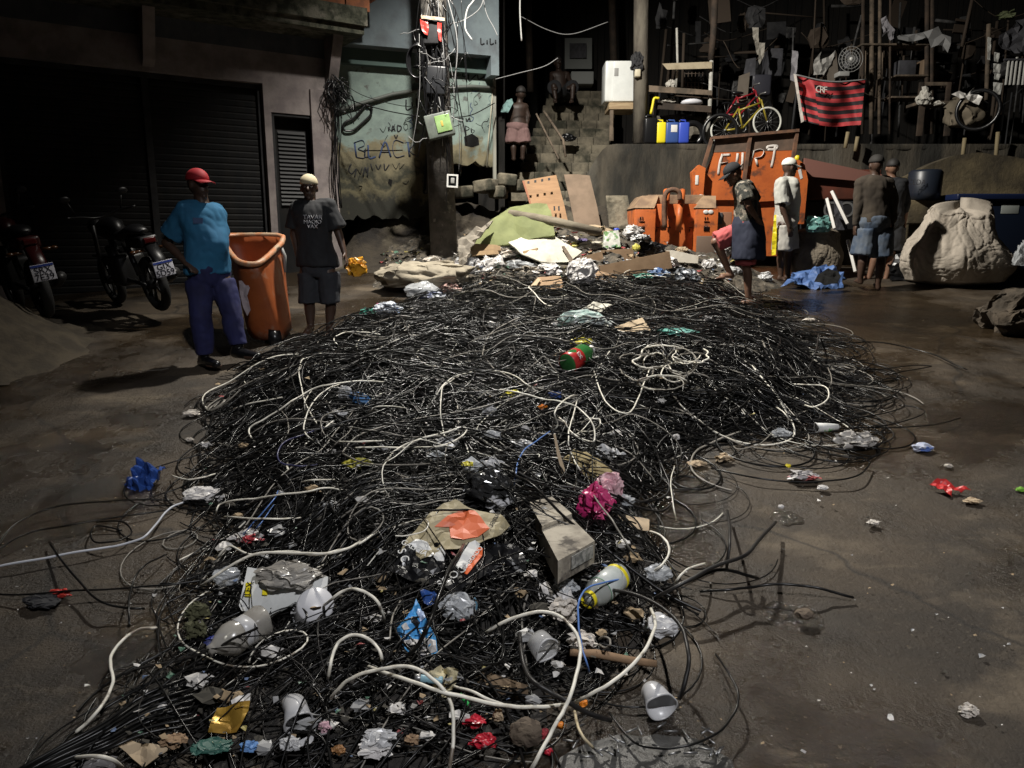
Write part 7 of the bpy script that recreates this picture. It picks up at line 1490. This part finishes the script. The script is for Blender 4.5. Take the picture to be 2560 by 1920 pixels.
# dark packed core of the heap
sel=SD>0; mb=MB(); st=2; idx={}
for i in range(0,GN,st):
    for j in range(0,GN,st):
        if SD[i,j]>.06:
            idx[(i,j)]=len(mb.v); x=GXX[i,j]; y_=GYY[i,j]; mb.v.append(Vector((x,y_,SL*min(y_,11.6)+MH[i,j]-.015+.03*noise.noise(Vector((x*6,y_*6,0)))+.02*noise.noise(Vector((x*17,y_*17,0))))))
for (i,j) in list(idx):
    if (i+st,j) in idx and (i,j+st) in idx and (i+st,j+st) in idx: mb.f.append([idx[(i,j)],idx[(i+st,j)],idx[(i+st,j+st)],idx[(i,j+st)]]); mb.m.append(0); mb.sm.append(True)
mb.thing('cable_heap_core',mat('packed_black',(.012,.011,.010),(.035,.03,.025),14,rough=.8,bump=.02,bscale=40),'dark packed bottom layer of the cable heap','cables',kind='stuff')
# confetti of scraps
def scraps():
    mats=[mat('scrap_white',(.55,.53,.5),rough=.5),mat('scrap_tan',(.3,.22,.13),rough=.8),mat('scrap_blue',(.12,.17,.28),rough=.5),mat('scrap_red',(.28,.06,.06),rough=.5),mat('scrap_yellow',(.33,.28,.10),rough=.5),mat('scrap_dark',(.05,.045,.035),rough=.9),mat('scrap_green',(.08,.16,.11),rough=.5),mat('scrap_grey',(.25,.25,.25),rough=.4)]
    rr=random.Random(21); mb=MB()
    def one(p,s,mi):
        k=rr.randint(4,6); a0=rr.uniform(0,6); c=Vector(p); vs=[]
        for q in range(k): a=a0+6.28*q/k; rd=s*rr.uniform(.5,1.1); vs.append(c+Vector((math.cos(a)*rd,math.sin(a)*rd*.8,s*rr.uniform(-.3,.7))))
        vs.append(c+Vector((0,0,s*rr.uniform(.1,.5)))); mb.add(vs,[(q,(q+1)%k,k) for q in range(k)],mi)
    wt=[0,1,1,7,7,5,5,5,5,5,2,3,4,6,0,7,5,5]
    for i in range(800):   # in the heap, densest at the bottom of the photo
        px,py=rr.uniform(150,2050),(rr.uniform(1350,1920) if rr.random()<.6 else rr.uniform(740,1920)); g=G(px,py)
        if look(SD,g.x,g.y)>.05: p=surf(px,py); one(p+Vector((0,0,rr.uniform(.02,.10))),rr.uniform(.004,.019)*(1 if rr.random()<.8 else 1.5) if g.y<5 else rr.uniform(.01,.035),rr.choice(wt))
    for i in range(120):
        px,py=rr.uniform(350,1900),rr.uniform(820,1900); g=G(px,py)
        if look(SD,g.x,g.y)>.12:
            p=surf(px,py)+Vector((0,0,rr.uniform(.03,.07))); s_=rr.uniform(.02,.05)*(1.3 if g.y>4.5 else 1); mi=rr.choice((0,0,7,7,1,5)); n0=len(mb.f)
            crumple(p,s_,s_*rr.uniform(.5,1),s_*.55,2,.7,i,2.2,mb=mb); mb.m[n0:]=[mi]*(len(mb.f)-n0)
    for i in range(420):   # on the open concrete
        px,py=rr.uniform(0,2560),rr.uniform(740,1900); p=surf(px,py); one(p+Vector((0,0,.008)),rr.uniform(.003,.010)*(1 if rr.random()<.85 else 1.8),rr.choice([0,1,1,5,5,7]))
    for i in range(1600):   # rubbish heap behind
        px=rr.uniform(950,1830); py=rr.uniform(560,720); p=surf(px,py)
        if 9<p.y<11.5: one(p+Vector((0,0,rr.uniform(.0,.08))),rr.uniform(.015,.06),rr.choice(wt))
    mb.thing('litter_scraps',mats,'countless small scraps of plastic and paper','litter',kind='stuff')
scraps()
# rubbish mound surface
mb=MB(); n=60; q=40; vs=[]
for i in range(n+1):
    for j in range(q+1):
        x=-1.9+5.6*i/n; y_=9.6+2.2*j/q; e=min(1,min(i,n-i)/6)*min(1,j/5); vs.append((x,y_,surf_h(x,y_)-.03+e*(.05+.10*noise.noise(Vector((x*4,y_*4,0)))+.06*noise.noise(Vector((x*11,y_*11,0))))-(1-e)*.05))
mb.add(vs,[(i*(q+1)+j,(i+1)*(q+1)+j,(i+1)*(q+1)+j+1,i*(q+1)+j+1) for i in range(n) for j in range(q)],0,False); mb.thing('rubbish_mound',mat('rubbish_mix',(.12,.10,.075),(.03,.027,.022),11,rough=.85,bump=.02,c3=(.35,.32,.28),s3=9,thr3=(.62,.66)),'trodden mound of mixed rubbish under the bags and boxes','rubbish',kind='stuff')
# ---- individually traced cables
Z=dict(t1=dict(org=(400,800),sc=2.765),t2=dict(org=(1000,800),sc=2.765),t5=dict(org=(800,1350),sc=2.9105),t4=dict(org=(0,1200),sc=2.3044),t3=dict(org=(1700,700),sc=2.552),t6=dict(org=(1300,1300),sc=2.676))
def C(tf,label,pts,r=.0055,m=M_cabw,lift=.11,**k): return cable(label,pts,r*(.74 if tf in ('t1','t2','t3') else .86),m,lift=lift,**Z[tf],**k)
C('t1','long white cable curving up from the left edge of the heap, outermost of three arcs',[(650,840),(615,780),(640,730),(750,670),(900,570),(1050,480),(1200,440),(1400,420),(1550,430)],.007)
C('t1','white cable arc just inside the outermost one on the left of the heap',[(1060,835),(1000,780),(1000,700),(1050,580),(1150,480),(1250,440)],.006)
C('t1','short steep white cable crossing the inner arc on the left',[(1000,660),(1000,560),(1050,490)],.005)
C('t1','straight white cable lying just left of the big flat loop',[(1220,842),(1400,840),(1590,830)],.007)
C('t1','thick white cable doubled back in a big flat loop at the left centre',[(1350,885),(1500,880),(1650,880),(1900,880),(2050,830),(2120,760),(2080,740),(1950,785),(1800,820),(1700,860),(1620,910),(1560,980),(1530,1030),(1450,1090)],.0075,lift=.14)
C('t1','thin grey cable bowing left of the straight white one',[(840,860),(885,780),(880,680),(840,630)],.0045,M_cabg)
C('t1','thin grey hook of cable under the bright blue rag',[(1240,860),(1150,800),(1110,720),(1140,660),(1280,600)],.004,M_cabg)
C('t1','thin grey cable falling from the bright blue rag',[(1370,680),(1300,780),(1220,850),(1170,900)],.004,M_cabg)
C('t1','short white cable right of the bright blue rag',[(1450,640),(1500,600),(1600,595),(1700,610)],.006)
C('t1','white cable hanging down right of the bright blue rag',[(1980,840),(1950,720),(1940,600),(1950,470),(2010,420),(2080,380)],.0055)
C('t1','white cable hook at the top left of the heap nearest the black T-shirt man',[(1240,185),(1200,130),(1280,85),(1400,85),(1520,100)],.007)
C('t1','small white arc below the hook at the top left of the heap',[(1500,320),(1560,280),(1630,270),(1690,290)],.006)
C('t1','white cable tip poking out at the far left of the heap',[(80,1075),(180,1100),(320,1085),(400,1060)],.006,lift=.06)
C('t1','long white cable running level across the lower left of the heap',[(390,1340),(400,1290),(450,1260),(560,1240),(660,1235),(800,1210),(1000,1190),(1150,1160),(1300,1180),(1550,1190)],.006)
C('t1','straight white cable just below the long level one',[(450,1360),(600,1370),(800,1375),(980,1370)],.006)
C('t1','wavy white cable rising to the right at the lower left',[(395,1640),(480,1560),(630,1625),(800,1600),(950,1605),(1080,1625),(1200,1600),(1350,1560),(1500,1460)],.0065)
C('t1','short white cable between the yellow foil and the level cable',[(975,1120),(1080,1105),(1210,1105)],.006)
C('t1','pair of blue wires crossing the lower left, left strand',[(550,1510),(650,1400),(790,1240),(815,1180)],.004,M_cabb)
C('t1','pair of blue wires crossing the lower left, right strand',[(640,1475),(700,1400),(790,1280)],.0035,M_cabb)
C('t1','dark blue cable ring lying in the left middle of the heap',[(1130,740),(1000,790),(880,830),(820,900),(830,980),(950,1010),(1080,1000),(1140,980)],.006,mat('indigo_cable',(.04,.04,.10),rough=.4))
C('t2','long white arc left of the green bottle',[(205,600),(250,520),(300,450),(380,390),(500,360),(650,355),(770,375),(870,440),(940,490),(980,530)],.0065)
C('t2','white cable running right from the yellow ribbon and closing in a long loop',[(540,540),(600,500),(700,485),(860,510),(1000,550),(1150,570),(1270,640),(1340,740),(1345,830),(1310,840),(1200,790),(1130,700),(1090,665)],.007,lift=.14)
C('t2','white S-shaped cable over the dark blue rag',[(1230,520),(1170,530),(1100,590),(1070,650),(1090,720),(1060,770)],.0065,lift=.15)
C('t2','white cable dropping from the heap centre to the folded cardboard',[(1225,550),(1190,680),(1165,790),(1170,880),(1210,980),(1260,1060)],.006,lift=.15)
C('t2','deep U-shaped white cable hanging from the green bottle neck',[(1340,340),(1370,450),(1420,560),(1500,630),(1570,645),(1620,600),(1670,480),(1730,340)],.0065,lift=.15)
C('t2','small white cable loop right of the long loop',[(1260,710),(1300,685),(1370,685),(1385,720),(1340,765),(1260,770)],.006,lift=.14)
C('t2','grey cable sweeping to the right from the U-shaped cable',[(1400,720),(1500,690),(1600,650),(1750,710),(1880,800),(1945,900),(1930,970)],.005,M_cabg,lift=.13)
C('t2','bright blue wire running down the middle of the heap',[(1040,770),(940,840),(860,900),(810,1000),(790,1150)],.005,M_cabb,lift=.17)
C('t2','white hook of cable above the long white arc',[(570,325),(470,285),(415,300),(450,360)],.006)
C('t2','white cable coil at the upper left of the green bottle, larger ring',[(220,215),(150,200),(115,235),(160,300),(250,320)],.005)
C('t2','beige wavy cable at the upper left of the green bottle',[(250,380),(300,290),(380,240),(500,240),(515,330)],.005,M_cabg)
C('t2','grey cable running level above the white coil',[(200,200),(350,225),(500,240)],.004,M_cabg)
C('t2','grey cable arching over the white tangle on the right',[(1020,245),(1130,220),(1300,190),(1450,200),(1560,160),(1650,165),(1740,250)],.006,M_cabg)
C('t2','thin grey arc left of the green bottle neck',[(840,420),(920,310),(1000,250),(1050,320),(1100,400),(1080,490)],.004,M_cabg)
C('t2','thin white wire hanging straight at the right of the magenta bag',[(1900,1010),(1870,1120),(1890,1280),(1910,1380)],.004,lift=.12)
C('t2','white cable hook below the plywood offcut',[(1720,1460),(1800,1490),(1860,1570),(1855,1650)],.007)
C('t2','beige rope running down over the magenta bag',[(1300,1150),(1400,1300),(1480,1400),(1560,1540),(1640,1640)],.006,M_cabg,lift=.2)
rr=random.Random(77)
for i in range(20):   # tangle of pale cable on the right
    cx,cy=rr.uniform(1540,2050),rr.uniform(210,440); a0=rr.uniform(0,6.28); span=rr.uniform(2.5,5.2)*rr.choice((-1,1)); rx,ry=rr.uniform(70,170),rr.uniform(35,90)
    pts=[(cx+math.cos(a0+span*q/8)*rx*(1+.04*q*rr.uniform(-1,1)),cy+math.sin(a0+span*q/8)*ry) for q in range(9)]
    o=cable('pale cable strand coiled in the whitish tangle right of the green bottle',pts,rr.choice((.005,.006,.0065)),rr.choice((M_cabw,M_cabg,M_cabg)),lift=rr.uniform(.10,.17),group='strands of the whitish tangle',**Z['t2'])
C('t5','white hoop of cable above the white tub',[(30,475),(110,410),(200,360),(290,365),(380,410),(440,490),(470,590)],.007,lift=.16)
C('t5','white hoop of cable below the white tub',[(60,1000),(90,850),(130,750),(220,695),(310,700),(400,760),(440,820),(450,880)],.007,lift=.15)
C('t5','white cable arching over the cream paper bag and off the bottom edge',[(80,1150),(170,1050),(280,980),(420,945),(560,920),(680,930),(780,980),(900,1090),(950,1180),(970,1320),(965,1500),(935,1700)],.007,lift=.17)
C('t5','long white cable running from the left under the cream paper bag to the crossing',[(360,920),(500,975),(700,1040),(850,1095),(1000,1130),(1200,1180),(1400,1210),(1600,1215),(1780,1200)],.0075,lift=.17)
C('t5','second white cable beside the long one at the crossing',[(970,1060),(1100,1100),(1250,1170),(1410,1220)],.006,lift=.13)
C('t5','great white hoop around the clear cup running off the bottom',[(1215,670),(1350,590),(1500,540),(1620,520),(1750,560),(1850,660),(1895,780),(1880,920),(1840,1080),(1790,1210),(1720,1330),(1640,1480),(1530,1680)],.0075,lift=.18)
C('t6','white cable sweeping from the crossing up to the ribbed tray',[(375,1215),(500,1150),(620,1080),(720,1000),(820,890),(890,760),(905,680),(875,595)],.0075,lift=.16)
C('t5','cream cable end dropping from the crossing onto the grey slab',[(1855,1250),(1870,1340),(1920,1440),(1985,1510)],.006,mat('cream_cable',(.55,.46,.30),rough=.5),lift=.07)
C('t6','blue wire looping down between the tissue and the yellow-banded bottle',[(465,1020),(430,900),(395,760),(385,620),(400,520),(460,450),(560,420),(730,380)],.0045,M_cabb,lift=.19)
C('t6','thick black cable arching right of the yellow-banded bottle',[(560,465),(700,480),(850,530),(980,610),(1070,700),(1110,800),(1130,930),(1110,1060),(1070,1190)],.009,M_cab2,lift=.17)
C('t6','thick black cable crossing the clear cup toward the lower right',[(0,760),(10,900),(40,1010),(100,1090),(220,1160),(330,1220),(450,1290),(600,1340)],.010,M_cab2,lift=.16)
C('t5','thick black cable rising diagonally over the sky blue packet',[(640,840),(720,760),(800,600),(860,430),(950,200),(1050,40)],.009,M_cab,lift=.22)
C('t6','white cable curling at the right edge below the plywood offcut',[(890,345),(960,290),(1000,200),(960,120),(870,75)],.006,lift=.12)
C('t6','short white cable pointing right at the lower right of the heap',[(1030,440),(1070,370),(1140,320),(1240,290)],.0055,lift=.12)
C('t6','thin black ring of cable lying on the wet concrete at the lower right',[(600,1290),(760,1480),(940,1530),(1150,1500),(1330,1420),(1440,1280),(1460,1150),(1380,1000),(1310,900)],.005,M_cab,lift=.05)
C('t6','thick bundle of black cable jutting out to the right of the heap',[(900,520),(1100,420),(1300,310),(1500,240),(1600,130),(1710,15)],.010,M_cab2,lift=.14)
C('t6','second black cable of the jutting bundle',[(950,470),(1150,400),(1350,330),(1590,390)],.009,M_cab,lift=.10)
C('t6','black cable trailing right across the wet concrete',[(1200,480),(1450,460),(1700,430),(1900,440),(2034,465),(2230,520)],.007,M_cab,lift=.03)
C('t6','upright black cable standing at the right side of the heap',[(1380,330),(1400,200),(1405,80),(1390,-60)],.008,M_cab2,lift=.16)
C('t3','black stub of cable sticking up at the right edge of the heap',[(820,510),(860,470),(880,400),(882,345)],.010,M_cab2,lift=.12)
C('t3','grey pointed cable standing up in front of the camouflage man',[(570,500),(530,400),(505,300),(498,230)],.010,M_cabg,lift=.12)
C('t3','long black cable end trailing far right on the ground',[(1130,460),(1100,405),(1300,400),(1600,470),(1830,575)],.008,M_cab,lift=.02)
C('t3','black cable curving out and back on the right, upper one',[(900,370),(1050,395),(1200,440),(1235,520),(1180,570)],.006,M_cab,lift=.03)
C('t3','black cable curving out and back on the right, pointed one',[(950,575),(1250,570),(1480,545),(1610,550),(1450,580),(1300,610)],.006,M_cab,lift=.03)
C('t3','black cable loop on the ground at the right of the heap, largest one',[(960,640),(1200,670),(1330,625),(1425,650),(1380,720),(1250,770),(1000,770)],.006,M_cab,lift=.03)
C('t3','black cable hairpin on the ground at the right of the heap',[(1000,900),(1200,870),(1420,820),(1400,760),(1200,700)],.006,M_cab,lift=.03)
C('t3','long flat black cable along the lower right edge of the heap',[(900,950),(1300,930),(1560,850),(1500,810),(1400,800)],.006,M_cab,lift=.03)
C('t3','straight black cable pointing right beyond the hairpin',[(1100,940),(1400,940),(1650,920),(1790,880)],.006,M_cab,lift=.02)
C('t3','black cable loop reaching round below the clear bag',[(400,1060),(700,1000),(950,1080),(1180,1140),(1200,1190),(1100,1260),(800,1290),(500,1265),(200,1200)],.007,M_cab,lift=.03)
C('t3','thin grey wire leading down from the squashed clear cup',[(600,965),(500,1050),(380,1080),(340,1060)],.005,M_cabg,lift=.04)
C('t3','white cable hook at the right of the heap',[(790,800),(860,810),(930,770),(948,700),(880,670),(700,665)],.007,M_cabw,lift=.1)
C('t3','grey cable arch standing on the right of the heap',[(945,560),(968,640),(940,710)],.006,M_cabg,lift=.15)
C('t3','short white cable in the lower right of the heap',[(615,810),(670,850),(700,900)],.006,M_cabw,lift=.1)
C('t4','long white cable lying on the ground to the left edge of the photo',[(-60,505),(0,495),(250,450),(500,405),(700,375),(840,320),(920,230),(980,160),(1060,130)],.0065,mat('bluish_white_cable',(.48,.50,.55),rough=.4),lift=.03)
C('t4','thick white cable end lying in an S on the ground at the lower left',[(440,1450),(530,1370),(600,1280),(650,1170),(640,1080),(640,1010),(700,930),(790,865),(900,850)],.007,M_cabw,lift=.05)
C('t4','white cable sweeping right over the top of the white lid',[(1155,610),(1260,540),(1370,470),(1500,420),(1700,420),(1850,425),(1990,400),(2074,355)],.0065,lift=.19)
C('t4','white cable arch over the grey bag at the bottom left',[(430,1600),(540,1590),(640,1610),(700,1650)],.007,lift=.14)
C('t4','small white curl right of the blue packet',[(1420,885),(1340,880),(1295,910),(1310,940),(1360,930)],.0055,lift=.12)
C('t4','black cable end leaning on the ground at the left',[(285,360),(350,460),(450,580),(560,690),(700,735),(830,740)],.006,M_cab,lift=.05)
C('t4','black cable arching over the ground at the far left, upper one',[(-40,420),(50,290),(180,200),(400,140),(700,115),(1000,115)],.005,M_cab,lift=.03)
C('t4','black cable arching over the ground at the far left, lower one',[(-30,415),(150,310),(400,260),(700,210),(1000,170)],.005,M_cab,lift=.03)
C('t4','small black coil on the ground left of the heap',[(700,290),(560,260),(520,310),(560,360),(680,350),(760,300),(700,240),(560,240)],.005,M_cab,lift=.03)
C('t4','black cable running level across the ground at the left',[(-30,650),(100,665),(400,640),(700,625),(1000,600),(1300,560)],.005,M_cab,lift=.03)
C('t4','large black hoop of cable on the ground right of the black leaning end',[(750,850),(740,700),(780,560),(850,480),(960,430)],.005,M_cab,lift=.06)
for i in range(9): C('t4','black cable of the parallel bundle sweeping off the bottom left corner',[(20+i*12,1720+i*4),(300,1560+i*14),(600,1400+i*20),(850,1230+i*28),(1150,1120+i*36)],.007,M_cab,lift=.06,group='parallel cables at the bottom left corner')
C('t1','thin pale wire lying on the dark ground far left',[(-200,340),(-100,352),(0,345),(60,335)],.004,M_cabg,lift=.01)
C('t6','small loop of black wire right of the small white tissue',[(530,800),(560,780),(600,800),(600,840),(560,855),(530,830)],.005,M_cabg,lift=.1)
# ================================================================== CAMERA, LIGHT, WORLD
cd=bpy.data.cameras.new('camera'); co=bpy.data.objects.new('camera',cd); COL.objects.link(co); co.location=CAM; co.rotation_euler=(math.pi/2-PITCH,0,0)
cd.sensor_width=36; cd.lens=36*FPX/2560; cd.clip_start=.05; cd.clip_end=300; scene.camera=co
w=bpy.data.worlds.new('World'); scene.world=w; w.use_nodes=True; bg=w.node_tree.nodes['Background']
sky=w.node_tree.nodes.new('ShaderNodeTexSky'); sky.sky_type='NISHITA'; sky.sun_disc=False; sky.sun_elevation=R(-6); sky.sun_rotation=R(200)
w.node_tree.links.new(sky.outputs[0],bg.inputs[0]); bg.inputs[1].default_value=.05
def lamp(name,loc,power,col,rad):
    l=bpy.data.lights.new(name,'POINT'); l.energy=power; l.color=col; l.shadow_soft_size=rad; o=bpy.data.objects.new(name,l); COL.objects.link(o); o.location=loc; return o
l=bpy.data.lights.new('street_light','SPOT'); l.energy=4000; l.color=(1,.95,.86); l.shadow_soft_size=.10; l.spot_size=R(150); l.spot_blend=.9
o=bpy.data.objects.new('street_light',l); COL.objects.link(o); o.location=LAMP+Vector((0,0,-.10)); o.rotation_euler=(Vector((2.7,8.9,1.2))-o.location).to_track_quat('-Z','Y').to_euler()
l=bpy.data.lights.new('fill_light_behind','SPOT'); l.energy=1600; l.color=(.97,.97,1); l.shadow_soft_size=.12; l.spot_size=R(58); l.spot_blend=.9  # unseen fill lamp added behind the camera to brighten the near heap
o=bpy.data.objects.new('fill_light_behind',l); COL.objects.link(o); o.location=(1.8,-1.6,6.6); o.rotation_euler=(Vector((.35,4.3,.5))-o.location).to_track_quat('-Z','Y').to_euler()
scene.view_settings.view_transform='Standard'; scene.view_settings.look='None'; scene.view_settings.exposure=0; scene.view_settings.gamma=1
scene.cycles.max_bounces=6; scene.cycles.transparent_max_bounces=16; scene.cycles.use_denoising=True
